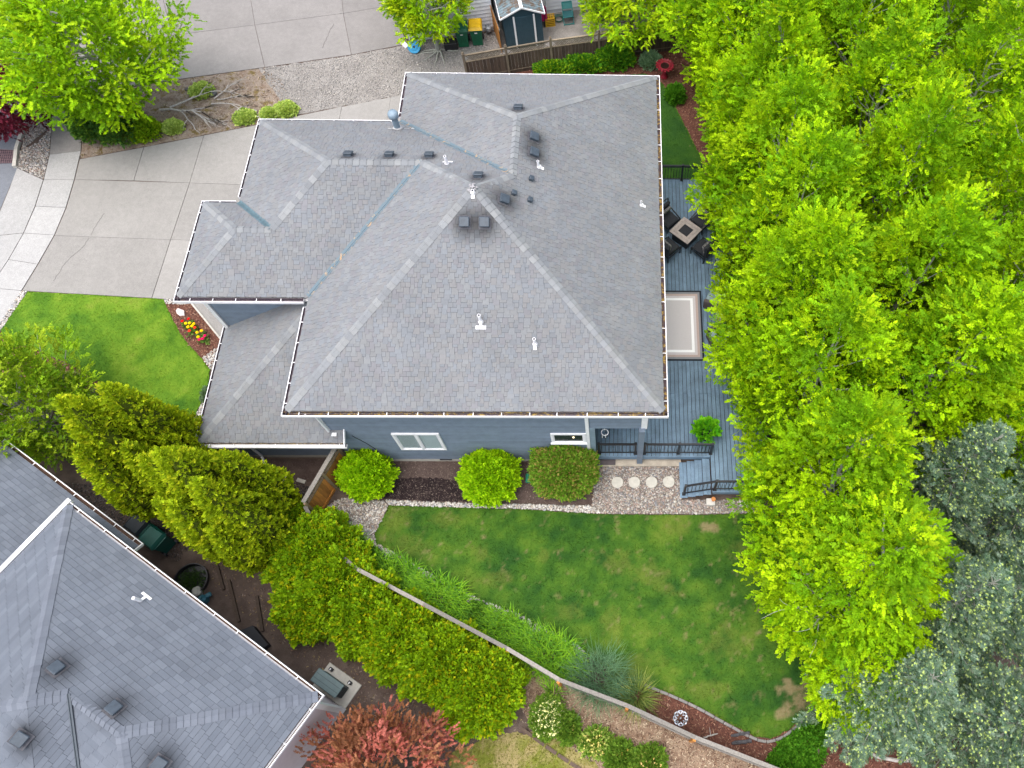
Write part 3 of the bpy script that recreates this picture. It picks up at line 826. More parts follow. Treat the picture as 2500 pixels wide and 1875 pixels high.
def clip_rect(poly, a0, a1, b0, b1):
    """A polygon in (a, b) cut to a rectangle."""
    for ax, lim, sg in ((0, a0, 1), (0, a1, -1), (1, b0, 1), (1, b1, -1)):
        out = []
        n = len(poly)
        for i in range(n):
            p, q = poly[i], poly[(i + 1) % n]
            dp, dq = (p[ax] - lim) * sg, (q[ax] - lim) * sg
            if dp >= 0: out.append(p)
            if (dp >= 0) != (dq >= 0):
                t = dp / (dp - dq)
                out.append((p[0] + (q[0] - p[0]) * t, p[1] + (q[1] - p[1]) * t))
        poly = out
        if len(poly) < 3: return []
    return poly

def roof_face(polys, under, tabs, poly, up, z0, d0, pitch, pal, rng, expo=0.143, wmin=0.09, wmax=0.21, uniform=False):
    """One slope: its deck into `under`, its shingle tabs into `tabs` (verts, faces, colour, size in view).
    up = unit direction of climb in plan, z = z0 + pitch * (up . p - d0)."""
    ux, uy = up
    sx, sy = -uy, ux                                     # along the courses
    cosp = 1 / math.sqrt(1 + pitch * pitch)
    ab = [(p[0] * sx + p[1] * sy, p[0] * ux + p[1] * uy) for p in poly]
    zz = lambda b: z0 + pitch * (b - d0)
    n = np.array((-ux * pitch, -uy * pitch, 1.0)) * cosp
    world = lambda a, b, h: np.array((a * sx + b * ux, a * sy + b * uy, zz(b))) + n * h
    under.add([world(a, b, -0.012) for a, b in ab], [tuple(range(len(ab)))] if sum(ab[i][0] * ab[(i + 1) % len(ab)][1] - ab[(i + 1) % len(ab)][0] * ab[i][1] for i in range(len(ab))) > 0 else [tuple(range(len(ab) - 1, -1, -1))])
    step = expo * cosp
    amin, amax = min(p[0] for p in ab), max(p[0] for p in ab)
    b = min(p[1] for p in ab)
    bmax = max(p[1] for p in ab)
    row = 0
    flip = False
    while b < bmax:
        a = amin - rng.random() * 0.3
        if uniform: a = amin - (row % 6) * 0.055
        while a < amax:
            w = 0.33 if uniform else rng.uniform(wmin, wmax)
            flip = not flip if rng.random() < 0.88 else flip
            drop = 0.0 if uniform or flip else step * 0.46
            q = clip_rect(ab, a + 0.0025, a + w - 0.0025, b - drop + 0.0055, b + step)
            if len(q) >= 3:
                ar = sum(q[i][0] * q[(i + 1) % len(q)][1] - q[(i + 1) % len(q)][0] * q[i][1] for i in range(len(q))) / 2
                if abs(ar) > 1e-4:
                    if ar < 0: q = q[::-1]
                    thick = (0.013 if drop else 0.008) + rng.uniform(-0.001, 0.002)
                    m = len(q)
                    bl = min(p[1] for p in q)
                    top = [world(p[0], p[1], 0.001 + thick * max(0.0, 1 - (p[1] - bl) / (step * 1.5))) for p in q]
                    bot = [world(p[0], p[1], -0.010) for p in q]
                    col = np.array(pal[rng.integers(0, len(pal))]) * rng.uniform(0.95, 1.05)
                    c = np.mean(top, 0)
                    v = CAM - c
                    dist = np.linalg.norm(v)
                    view = abs(ar) / cosp * max(0.0, float(v @ n) / dist) / dist ** 2
                    u_, v_, w_ = c[0], c[1], c[2]
                    fs = [tuple(range(m))] + [(i, m + i, m + (i + 1) % m, (i + 1) % m) for i in range(m)]
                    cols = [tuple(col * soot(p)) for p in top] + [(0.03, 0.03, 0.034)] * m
                    tabs.append((top + bot, fs, cols, view))
            a += w
        b += step
        row += 1

def finish_roof(roof, tabs, mat, in_frame, keep=300):
    """The tabs that show largest become single shingles, the rest one joined part."""
    order = sorted(range(len(tabs)), key=lambda i: -tabs[i][3] * (1.0 if in_frame(np.mean(tabs[i][0], 0)) else 1e-6))
    single = set(order[:keep])
    rest = MB()
    for i, (vs, fs, col, _) in enumerate(tabs):
        if i in single:
            b = MB()
            b.add(vs, fs, col)
            b.build('shingle', mat, roof)
        else:
            rest.add(vs, fs, col)
    rest.build('shingle_courses', mat, roof, 'stuff')

def in_frame(p):
    d = cam_R.T @ (np.array(p) - CAM)
    u = 1561.44 + 2008.14 * d[0] / -d[2]
    v = 843.97 - 2008.14 * d[1] / -d[2]
    return -20 < u < 2520 and -20 < v < 1895
cam_R = np.array(cam.rotation_euler.to_matrix())

def ridge_caps(roof, a, b, za, zb, na, nb, pal, mat, rng, expo=0.21, half=0.14, lift=0.012, start=0.0):
    """Folded cap pieces over a ridge or hip from a (low) to b (high); na, nb: unit normals of the two slopes."""
    A, B = np.array((a[0], a[1], za)), np.array((b[0], b[1], zb))
    L = np.linalg.norm(B - A)
    d = (B - A) / L
    na, nb = np.array(na), np.array(nb)
    sa, sb = np.cross(d, na), np.cross(nb, d)
    up = na + nb
    up = up / np.linalg.norm(up)
    if sa @ (na - up * (na @ up)) < 0: sa = -sa
    if sb @ (nb - up * (nb @ up)) < 0: sb = -sb
    k = start
    while k < L - 0.04:
        k1 = min(k + expo - 0.008, L)
        hw = half * rng.uniform(0.96, 1.04)
        vs = []
        for kk, hh in ((k, lift + 0.014), (k1, lift + 0.003)):
            c = A + d * kk + up * hh
            vs += [c + sa * hw + na * 0.001, c + sa * hw * 0.3 + up * 0.005, c + up * 0.010, c + sb * hw * 0.3 + up * 0.005, c + sb * hw + nb * 0.001]
        low = [v - up * 0.012 for v in vs[:5]]
        vs += low
        vs = [np.array(v) for v in vs]
        fs = [(0, 1, 6, 5), (1, 2, 7, 6), (2, 3, 8, 7), (3, 4, 9, 8), (10, 11, 1, 0), (11, 12, 2, 1), (12, 13, 3, 2), (13, 14, 4, 3)]
        col = tuple(np.array(pal[rng.integers(0, len(pal))]) * rng.uniform(0.92, 1.10))
        m = MB()
        m.add(vs, fs, col)
        m.build('ridge_cap', mat, roof)
        k += expo

def slope_n(up, pitch=PITCH):
    c = 1 / math.sqrt(1 + pitch * pitch)
    return (-up[0] * pitch * c, -up[1] * pitch * c, c)

M['gutter_dirt'] = None
_m = Mat('gutter_silt')
_m.color(_m.ramp(_m.noise(9.0, 5, 0.7), [(0.42, (0.060, 0.043, 0.055)), (0.52, (0.10, 0.065, 0.04)), (0.60, (0.36, 0.24, 0.06)), (0.72, (0.30, 0.25, 0.03))])).rough(0.95)
M['gutter_moss'] = _m.m
_m = Mat('gutter_inside')
_m.color(_m.ramp(_m.noise(7.0, 5, 0.7), [(0.35, (0.075, 0.055, 0.078)), (0.62, (0.12, 0.09, 0.10)), (0.78, (0.24, 0.15, 0.07))])).rough(0.8)
M['gutter_in'] = _m.m

def gutter(house, a, b, out, z, floor, ext=(0, 0), gap=0.74, first=0.5):
    """A run of white gutter from a to b (outer rim line), out = unit direction away from the roof."""
    a, b, o = Vector((a[0], a[1], 0)), Vector((b[0], b[1], 0)), Vector((out[0], out[1], 0))
    d = (b - a).normalized()
    a2, b2 = a - d * ext[0], b + d * ext[1]
    g = MB()
    up = Vector((0, 0, 1))
    for off, w, zz, h in ((-0.004, 0.008, z - 0.055, 0.11), (-0.010, 0.024, z, 0.012)):
        g.bar(a2 + o * off + up * zz, b2 + o * off + up * zz, w, h)
    g.bar(a2 + o * -0.065 + up * (z - 0.108), b2 + o * -0.065 + up * (z - 0.108), 0.125, 0.006)
    for e in (a2, b2):
        g.bar(e + o * -0.13 + up * (z - 0.055), e + up * (z - 0.055), 0.006, 0.10)
    run = g.build('gutter', M['white_metal'], house)
    fl = MB()
    fl.bar(a2 + o * -0.012 + up * (z - 0.056), b2 + o * -0.012 + up * (z - 0.056), 0.006, 0.095)
    fl.bar(a2 + o * -0.130 + up * (z - 0.045), b2 + o * -0.130 + up * (z - 0.045), 0.010, 0.13)
    fl.bar(a2 + o * -0.066 + up * (z - 0.098), b2 + o * -0.066 + up * (z - 0.098), 0.106, 0.012)
    fl.build('silt', floor, run)
    L = (b - a).length
    k = first
    while k < L - 0.2:
        c = a + d * k + up * (z + 0.002)
        MB().bar(c + o * -0.128, c + o * -0.018, 0.022, 0.010).build('strap', M['white'], run)
        k += gap * RND.uniform(0.85, 1.15)
    return run

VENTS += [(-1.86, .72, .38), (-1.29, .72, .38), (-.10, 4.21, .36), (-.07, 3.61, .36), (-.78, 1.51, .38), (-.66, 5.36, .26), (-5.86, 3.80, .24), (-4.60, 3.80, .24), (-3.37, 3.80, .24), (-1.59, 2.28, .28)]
house = thing('house', (-2.0, 1.5, 0), 'large blue grey two storey house with grey hipped shingle roof in the centre', 'house')
rng = np.random.default_rng(5)
I = 0.135
under = MB()
tabs = []
c9 = (xE - x9) / 2
hM, hg, hj = (xE - xW) / 2, (yN1 - y4) / 2, (y2 - y4) / 2
R3 = (xW + hM, yS + hM)
R1, R2 = (x1 + hg, (yN1 + y4) / 2), (xW + hg, (yN1 + y4) / 2)
R5, R4 = (xE - c9, yN - c9), (xE - c9, yN1 - c9)
R6, R7 = (x3 + hj, y4 + hj), (x1 + hj, y4 + hj)
G1, G2, G3, G4 = (x1 + I, yN1 - I), (x1 + I, y2 - I), (x3 + I, y2 - I), (x3 + I, y4 + I)
G5, G6, G7, G8 = (xW + I, y4 + I), (xW + I, yS + I), (xE - I, yS + I), (xE - I, yN - I)
G9, G10 = (x9 + I, yN - I), (x9 + I, yN1 - I)
UPN, UPS, UPE, UPW = (0, 1), (0, -1), (-1, 0), (1, 0)      # direction of climb of the south, north, east and west slopes
for poly, up, d0 in (
        ([G6, G7, R3], UPN, yS), ([G7, G8, R5, R4, R3], UPE, -xE), ([G8, G9, R5], UPS, -yN), ([G9, G10, R4, R5], UPW, x9),
        ([G1, G10, R4, R3, R2, R1], UPS, -yN1), ([G1, G2, R7, R1], UPW, x1), ([G2, G3, R6, R7], UPS, -y2), ([G3, G4, R6], UPW, x3),
        ([G4, G5, R2, R1, R7, R6], UPN, y4), ([G5, G6, R3, R2], UPW, xW)):
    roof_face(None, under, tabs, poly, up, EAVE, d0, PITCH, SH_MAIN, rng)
# porch roof
pxW, pyS, PE = -10.90, -4.0, 2.70
roof_face(None, under, tabs, [(pxW + I, pyS + I), (pxW + I, 0.28), (-6.72, 0.28), (-6.72, 0.18)], UPW, PE, pxW, PITCH, SH_MAIN, rng)
roof_face(None, under, tabs, [(pxW + I, pyS + I), (-6.72, 0.18), (-6.72, -3.52), (-6.18, -3.52), (-6.18, pyS + I)], UPN, PE, pyS, PITCH, SH_MAIN, rng)
roof = under.build('roof', M['underlay'], house)
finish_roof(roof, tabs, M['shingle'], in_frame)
CAPS = [(0.212, 0.222, 0.228), (0.202, 0.212, 0.222), (0.222, 0.229, 0.231), (0.194, 0.203, 0.213), (0.230, 0.237, 0.240)]
hz = lambda p, up, d0: EAVE + PITCH * (p[0] * up[0] + p[1] * up[1] - d0)
for a, b, ua, ub, da, db in (
        (G6, R3, UPN, UPW, yS, xW), (G7, R3, UPN, UPE, yS, -xE), (G8, R5, UPE, UPS, -xE, -yN), (G9, R5, UPW, UPS, x9, -yN),
        (R4, R5, UPW, UPE, x9, -xE), (R4, R3, UPS, UPE, -yN1, -xE), (R2, R3, UPS, UPW, -yN1, xW), (R2, R1, UPS, UPN, -yN1, y4),
        (G1, R1, UPS, UPW, -yN1, x1), (R7, R1, UPN, UPW, y4, x1), (R7, R6, UPN, UPS, y4, -y2), (G3, R6, UPS, UPW, -y2, x3), (G4, R6, UPN, UPW, y4, x3)):
    ridge_caps(roof, a, b, hz(a, ua, da), hz(b, ua, da), slope_n(ua), slope_n(ub), CAPS, M['shingle'], rng, start=0.03 if a[0] not in (R4[0], R2[0], R7[0]) else 0.0)
pz = lambda p, up, d0: PE + PITCH * (p[0] * up[0] + p[1] * up[1] - d0)
ridge_caps(roof, (pxW + I, pyS + I), (-6.75, 0.15), pz((pxW + I, pyS + I), UPN, pyS), pz((-6.75, 0.15), UPN, pyS), slope_n(UPN), slope_n(UPW), CAPS, M['shingle'], rng)
# open metal valleys with blown leaves
_m = Mat('valley_litter')
_m.color(_m.ramp(_m.noise(5.0, 6, 0.75), [(0.50, (0.10, 0.145, 0.175)), (0.56, (0.13, 0.16, 0.17)), (0.64, (0.40, 0.25, 0.13)), (0.78, (0.50, 0.34, 0.22))])).rough(0.7)
for a, b, ua, da in ((G10, R4, UPW, x9), (G5, R2, UPW, xW), (G2, R7, UPW, x1)):
    za, zb = hz(a, ua, da), hz(b, ua, da)
    A, B = Vector((a[0], a[1], za + 0.030)), Vector((b[0], b[1], zb + 0.022))
    d = (B - A).normalized()
    s = d.cross(Vector((0, 0, 1))).normalized()
    v = MB()
    lift = 0.07 * 0.38
    v.add([A - s * 0.085 + Vector((0, 0, lift)), A, A + s * 0.085 + Vector((0, 0, lift)), B - s * 0.085 + Vector((0, 0, lift)), B, B + s * 0.085 + Vector((0, 0, lift))], [(0, 1, 4, 3), (1, 2, 5, 4)])
    v.bar(A + Vector((0, 0, 0.005)), B + Vector((0, 0, 0.005)), 0.018, 0.02)
    v.build('valley_flashing', _m.m if a is not G2 else M['flash'], roof)

Z = EAVE
gutter(house, (xW, yS), (xE, yS), (0, -1), Z, M['gutter_moss'], (0, 0), 0.80)
gutter(house, (xE, yS), (xE, yN), (1, 0), Z, M['gutter_moss'], (-0.03, -0.03), 0.82)
gutter(house, (x9, yN), (xE, yN), (0, 1), Z, M['gutter_in'], (0, 0), 0.66)
gutter(house, (x9, yN1), (x9, yN), (-1, 0), Z, M['gutter_in'], (-0.16, -0.03), 0.72, 0.35)
gutter(house, (x1, yN1), (x9, yN1), (0, 1), Z, M['gutter_in'], (0, -0.03), 0.72)
gutter(house, (x1, y2), (x1, yN1), (-1, 0), Z, M['gutter_in'], (-0.16, -0.03), 0.66)
gutter(house, (x3, y2), (x1, y2), (0, 1), Z, M['gutter_in'], (0, -0.03), 0.9, 0.6)
gutter(house, (x3, y4), (x3, y2), (-1, 0), Z, M['gutter_in'], (-0.03, -0.03), 0.68)
gutter(house, (x3, y4), (xW, y4), (0, -1), Z, M['gutter_in'], (0, -0.03), 0.72)
gutter(house, (xW, yS), (xW, y4), (-1, 0), Z, M['gutter_in'], (-0.03, -0.16), 0.74, 0.4)
gutter(house, (pxW, pyS), (pxW, 0.40), (-1, 0), PE, M['gutter_in'], (-0.03, 0), 0.74, 0.4)
gutter(house, (pxW, pyS), (-6.10, pyS), (0, -1), PE, M['gutter_moss'], (0, 0), 0.72, 0.5)

# ------------------------------------------------------------------ walls
def walls(parts, top, name='wall'):
    w = MB()
    for x0, x1_, y0, y1_ in parts: w.box(((x0 + x1_) / 2, (y0 + y1_) / 2, top / 2), (x1_ - x0, y1_ - y0, top))
    return w.build(name, M['blue_siding'], house)
wall = walls([(-6.70, 1.58, -3.50, 6.65)], 5.2)
wall_e = walls([(1.58, 3.50, -0.80, 6.65)], 5.19)
wall_n = walls([(-4.75, 3.49, 6.65, 8.93)], 5.18)
wall_g = walls([(-9.56, -6.70, 0.28, 6.64)], 5.17)
wall_j = walls([(-10.70, -9.56, 0.285, 3.12)], 5.16)
wall_p = walls([(-10.30, -6.71, -3.36, 0.27)], 2.6)
so = MB()                                                   # soffits
for x0, x1_, y0, y1_ in ((xW + .1, xE - .1, yS + .1, -0.25), (-6.7, xE - .1, -0.25, yN1 - .1), (x9 + .1, xE - .1, yN1 - .1, yN - .1), (x1 + .1, -6.7, -0.1, yN1 - .1), (x3 + .1, x1 + .1, -0.1, y2 - .1)):
    so.box(((x0 + x1_) / 2, (y0 + y1_) / 2, 5.225), (x1_ - x0, y1_ - y0, 0.05))
so.box(((pxW - 6.2) / 2 + .05, -3.68, 2.62), (4.55, 0.55, 0.04))
so.box((-10.55, -1.75, 2.62), (0.5, 3.9, 0.045))
so.build('soffit', M['white'], house)

def siding(wall, x0, x1_, y, z0, z1, expo=0.15, cut=None, face=-1):
    """Lapped boards, one part per board (broken by butt joints)."""
    z = z0
    r = random.Random(int(z0 * 100 + x0 * 10))
    while z < z1 - 0.02:
        zt = min(z + expo, z1)
        a, b = x0, x1_
        if cut: a = max(a, cut(z))
        cuts = [a]
        if b - a > 3.6: cuts.append(r.uniform(a + 1.0, b - 1.0))
        cuts.append(b)
        for i in range(len(cuts) - 1):
            p, q = cuts[i] + 0.001, cuts[i + 1] - 0.001
            if q - p < 0.03: continue
            m = MB()
            o = y + face * 0.002
            t0, t1 = face * (0.022 + r.uniform(-.002, .002)), face * 0.006
            m.add([(p, o, z), (q, o, z), (q, o, zt + .012), (p, o, zt + .012), (p, y + t0, z), (q, y + t0, z), (q, y + t1, zt + .012), (p, y + t1, zt + .012)],
                  [(4, 5, 6, 7), (0, 1, 5, 4), (1, 2, 6, 5), (3, 0, 4, 7)])
            m.build('siding_board', M['blue_siding'], wall)
        z = zt
siding(wall, -6.58, 1.50, -3.50, 0.22, 5.18)
siding(wall_j, -10.62, -6.75, 0.28, 2.95, 5.14, 0.15)
siding(wall_p, -10.25, -6.75, -3.36, 0.22, 2.6)
f = MB()
f.box((-2.6, -3.50, 0.09), (8.3, 0.045, 0.26))
f.box((-8.5, -3.36, 0.09), (3.5, 0.045, 0.26))
f.build('foundation', M['cement'], house)
MB().box((-3.45, -3.53, 0.19), (0.42, 0.03, 0.06)).build('crawl_vent', M['black_metal'], house)
for x, y, z0, z1, dx, dy in ((1.55, -3.505, 0.2, 5.18, 0.11, 0.07), (-6.64, -3.505, 2.6, 5.18, 0.11, 0.07), (-10.70, 0.26, 0.05, 5.16, 0.13, 0.09), (-10.28, -3.37, 0.2, 2.6, 0.10, 0.06)):
    MB().box((x, y, (z0 + z1) / 2), (dx, dy, z1 - z0)).build('corner_board', M['white'] if x > -10.2 or y > 0 else M['blue_siding'], house)
# rake end of the porch roof return
MB().bar((-6.15, -3.98, 2.70), (-6.15, -3.48, 3.01), 0.03, 0.12).build('rake_board', M['white'], house)
ds = MB()
ds.tube([(-6.55, -3.94, 5.26), (-6.58, -3.80, 5.10), (-6.62, -3.60, 4.85), (-6.62, -3.58, 3.02)], 0.036, 6)
ds.build('downspout', M['white'], house)
MB().bbox((-6.45, -3.66, 2.98), (0.16, 0.12, 0.03), 0.01).build('splash_flashing', M['white'], house)
cab = MB()
cab.tube([(-6.05, -3.53, 2.5), (-5.8, -3.53, 1.9), (-5.6, -3.53, 1.2), (-5.58, -3.53, 0.3)], 0.010, 5)
cab.build('cable', M['black_metal'], house)
dp = MB()
dp.tube([(-10.05, -3.84, 2.6), (-9.95, -3.5, 2.35), (-9.85, -3.42, 1.6), (-9.8, -3.42, 0.3), (-9.75, -3.55, 0.12), (-9.6, -3.85, 0.06)], 0.045, 6)
dp.build('downspout', M['white'], house)

# windows
M['glass'] = None
_m = Mat('window_glass')
_m.color((0.03, 0.04, 0.045)).rough(0.03)
_tr = _m.n.new('ShaderNodeBsdfTransparent')
_tr.inputs['Color'].default_value = (0.92, 0.95, 0.95, 1)
_mx = _m.n.new('ShaderNodeMixShader')
_mx.inputs['Fac'].default_value = 0.12
_m.l.new(_tr.outputs['BSDF'], _mx.inputs[1])
_m.l.new(_m.b.outputs['BSDF'], _mx.inputs[2])
_m.l.new(_mx.outputs['Shader'], _m.out.inputs['Surface'])
M['glass'] = _m.m
M['blind'] = plain('pale_blind', (0.72, 0.78, 0.79), 0.8, 0.05, 2)
M['room'] = plain('dim_room', (0.05, 0.07, 0.05), 0.9, 0.3, 4)  # darkness of the unlit room put into a flat backing panel's colour
def window(x0, x1_, z0, z1, split, back):
    y = -3.50
    fr = MB()
    w = 0.075
    for c, s in (((x0 + x1_) / 2, z1 - w / 2), ((x0 + x1_) / 2, z0 + w / 2)):
        fr.box((c, y - 0.035, s), (x1_ - x0, 0.07, w))
    for c in (x0 + w / 2, x1_ - w / 2):
        fr.box((c, y - 0.034, (z0 + z1) / 2), (w, 0.066, z1 - z0 - 2 * w + 0.002))
    fo = fr.build('window', M['white'], house)
    xs = [x0 + w, x1_ - w] if not split else [x0 + w, (x0 + x1_) / 2 - 0.03, (x0 + x1_) / 2 + 0.03, x1_ - w]
    if split: MB().box(((x0 + x1_) / 2, y - 0.045, (z0 + z1) / 2), (0.07, 0.05, z1 - z0 - 2 * w)).build('mullion', M['white'], fo)
    for i in range(0, len(xs), 2):
        a, b = xs[i], xs[i + 1]
        s = MB()
        for q in (a + 0.02, b - 0.02): s.box((q, y - 0.047 + 0.012 * (i == 0), (z0 + z1) / 2), (0.035, 0.022, z1 - z0 - 2 * w))
        for q in (z0 + w + 0.018, z1 - w - 0.018): s.box(((a + b) / 2, y - 0.046 + 0.012 * (i == 0), q), (b - a - 0.075, 0.022, 0.035))
        s.build('sash', M['white_metal'], fo)
        MB().box(((a + b) / 2, y - 0.038 + 0.010 * (i == 0), (z0 + z1) / 2), (b - a - 0.06, 0.005, z1 - z0 - 2 * w - 0.06)).build('pane', M['glass'], fo)
        MB().box(((a + b) / 2, y - 0.024, (z0 + z1) / 2), (b - a, 0.003, z1 - z0 - 2 * w)).build('blind' if split else 'room_backing', back, fo)
    return fo
window(-4.74, -3.22, 1.26, 2.74, True, M['blind'])
w2 = window(0.35, 1.49, 1.95, 2.77, False, M['room'])
MB().box((0.92, -3.585, 1.96), (1.20, 0.06, 0.05)).build('sill', M['white'], w2)
_m = Mat('warm_bulb')
_m.b.inputs['Emission Color'].default_value = (1.0, 0.62, 0.25, 1)
_m.b.inputs['Emission Strength'].default_value = 1.6
MB().lathe((1.08, -3.531, 2.42), [(0.004, -0.03), (0.03, -0.015), (0.03, 0.015), (0.004, 0.03)], 10).build('bulb', _m.m, w2)

# covered porch at the deck corner
b = MB()
b.box((2.44, -3.42, 4.17), (1.72, 0.14, 2.04))
b.box((3.42, -2.1, 4.17), (0.14, 2.75, 2.04))
beam = b.build('porch_beam', M['blue_siding'], house)
siding(beam, 1.64, 3.26, -3.49, 3.16, 5.18)
MB().box((3.36, -3.50, 4.17), (0.19, 0.05, 2.05)).build('beam_trim', M['white'], house)
MB().box((3.29, -3.56, 1.60), (0.19, 0.19, 3.2)).build('porch_post', M['blue_siding'], house)
MB().box((1.70, -3.44, 1.9), (0.18, 0.16, 2.55)).build('porch_post', M['chimney'], house)

# ------------------------------------------------------------------ things fixed on the roof
def plane_frame(up, d0, x, y, z0=EAVE):
    """A frame on a slope: local Z out of the slope, Y up the slope."""
    z = z0 + PITCH * (x * up[0] + y * up[1] - d0)
    n = Vector(slope_n(up))
    yv = Vector((up[0], up[1], PITCH)).normalized()
    xv = yv.cross(n)
    m = Matrix((xv, yv, n)).transposed().to_4x4()
    return Matrix.Translation((x, y, z)) @ m
def add_local(m4, mb, name, mat, parent):
    mb.v = [tuple(m4 @ Vector(p)) for p in mb.v]
    return mb.build(name, mat, parent)
_m = Mat('stained_shingle')
_g = _m.n.new('ShaderNodeNewGeometry')
_m.color(_m.mix(1.0, _m.ramp(_m.noise(12, 4), [(0.3, (0.055, 0.055, 0.065)), (0.7, (0.095, 0.095, 0.105))]), _m.ramp(_m.noise(200, 3), [(0.3, 0.75), (0.7, 1.2)]), 'MULTIPLY')).rough(0.95)
M['stain'] = _m.m
def box_vent(up, d0, x, y, s=0.29, flange=True):
    m4 = plane_frame(up, d0, x, y)
    base = MB()
    base.bbox((0, 0, 0.055), (s * 0.86, s * 0.86, 0.09), 0.012)
    v = add_local(m4, base, 'roof_vent', M['vent'], house)
    add_local(m4, MB().bbox((0, 0.0, 0.115), (s, s, 0.05), 0.018), 'cap', M['vent'], v)
    if flange:
        add_local(m4, MB().box((0, -0.01, 0.016), (s * 1.25, s * 1.4, 0.008)), 'flange', M['stain'], v)
    return v
for x, y in ((-1.86, 0.76), (-1.29, 0.76)): box_vent(UPN, yS, x, y)
for x, y in ((-0.13, 4.21), (-0.10, 3.61), (-0.81, 1.51)): box_vent(UPE, -xE, x, y)
for x, y in ((-0.13, 2.60), (-0.57, 1.85), (-0.13, 1.81)): box_vent(UPE, -xE, x, y, 0.155, False)
box_vent(UPS, -yN, -0.66, 5.41)
for x, y in ((-5.86, 3.84), (-4.60, 3.84), (-3.37, 3.84), (-1.59, 2.32)): box_vent(UPS, -yN1, x, y, 0.28)
def vent_pipe(up, d0, x, y, h=0.42, r=0.042, kind=0):
    m4 = plane_frame(up, d0, x, y)
    z = m4.translation.z
    p = MB()
    n = 12
    p.lathe((x, y, z - 0.05), [(r, 0), (r, h), (r * 0.72, h), (r * 0.72, h - 0.05)], n)
    o = p.build('vent_pipe', M['white_metal'], house)
    MB().lathe((x, y, z + h - 0.06), [(r * 0.70, 0), (r * 0.70, 0.004)], n).build('pipe_bore', M['black_metal'], o)
    fl = MB()
    if kind == 0:
        fl.box((0, -0.16, 0.020), (0.30, 0.10, 0.008)); fl.box((0, -0.05, 0.021), (0.085, 0.16, 0.008))
    else:
        fl.box((0.0, -0.09, 0.020), (0.10, 0.15, 0.008))
    fl.lathe((0, 0, 0.0), [(r * 1.7, 0.01), (r * 1.1, 0.09)], 10)
    add_local(m4, fl, 'flashing', M['white_metal'], o)
vent_pipe(UPN, yS, -1.43, -1.66, 0.45, 0.046, 0)
vent_pipe(UPN, yS, 0.12, -2.20, 0.38, 0.046, 1)
vent_pipe(UPE, -xE, 0.08, 3.17, 0.34, 0.040, 1)
vent_pipe(UPE, -xE, 3.25, 3.24, 0.28, 0.034, 1)
vent_pipe(UPS, -yN1, -2.71, 3.28, 0.42, 0.042, 0)
vent_pipe(UPN, yS, -1.62, 1.46, 0.16, 0.045, 1)
# patch of sealant and a lead cap on the very peak
pk = MB()
rr = random.Random(3)
for k in range(13):
    a, d = rr.uniform(0, 6.28), rr.uniform(0.02, 0.17)
    pk.bbox((R3[0] + d * math.cos(a), R3[1] + d * math.sin(a), EAVE + PITCH * (hM - d) + 0.055), (rr.uniform(.04, .10), rr.uniform(.04, .08), 0.05), 0.015, a)
pk.build('peak_patch', plain('grey_sealant', (0.30, 0.29, 0.30), 0.6, 0.3, 20), house)
cx_, cy_ = -5.0, 6.29
cz_ = EAVE + PITCH * (yN1 - cy_)
ch = MB()
ch.lathe((cx_, cy_, cz_ - 0.05), [(0.105, 0), (0.105, 0.62), (0.09, 0.64)], 18)
flue = ch.build('chimney_pipe', M['chimney'], house, smooth=False)
MB().lathe((cx_, cy_, cz_ + 0.56), [(0.10, 0), (0.165, 0.03), (0.175, 0.10), (0.175, 0.17), (0.15, 0.235), (0.06, 0.27), (0.01, 0.275)], 22).build('cap', M['chimney'], flue, smooth=True)
fl = MB()
fl.lathe((0, 0, 0), [(0.17, 0.02), (0.165, 0.05), (0.11, 0.10)], 18)
for k in range(9):
    fl.box((rr.uniform(-.55, .30), rr.uniform(-.14, .05), 0.0185 + k * 0.0003), (rr.uniform(.06, .2), rr.uniform(.02, .05), 0.004), rr.uniform(-.2, .2))
add_local(plane_frame(UPS, -yN1, cx_, cy_), fl, 'flashing', plain('lead_flashing', (0.42, 0.42, 0.42), 0.6, 0.15), flue)
# ------------------------------------------------------------------ plants
def leaf_quads(P, A, N, l, w, fold=0.18, lobes=1):
    """Pointed leaf blades: P base, A axis, N normal, l length, w half-width. One folded quad each."""
    A = norm(A)
    S = norm(np.cross(N, A))
    N = np.cross(A, S)
    out = []
    angs = [0.0] if lobes == 1 else [0.0, 0.95, -0.95]
    for an in angs:
        B = A * math.cos(an) + S * math.sin(an)
        T = -A * math.sin(an) + S * math.cos(an)
        k = 1.0 if an == 0 else 0.72
        ww = w if lobes == 1 else w * 0.62
        mid = P + B * (l * 0.48 * k)[:, None]
        out.append(np.stack([P, mid + T * ww[:, None] + N * (fold * ww)[:, None], P + B * (l * k)[:, None], mid - T * ww[:, None] + N * (fold * ww)[:, None]], 1))
    return np.concatenate(out, 0), len(angs)

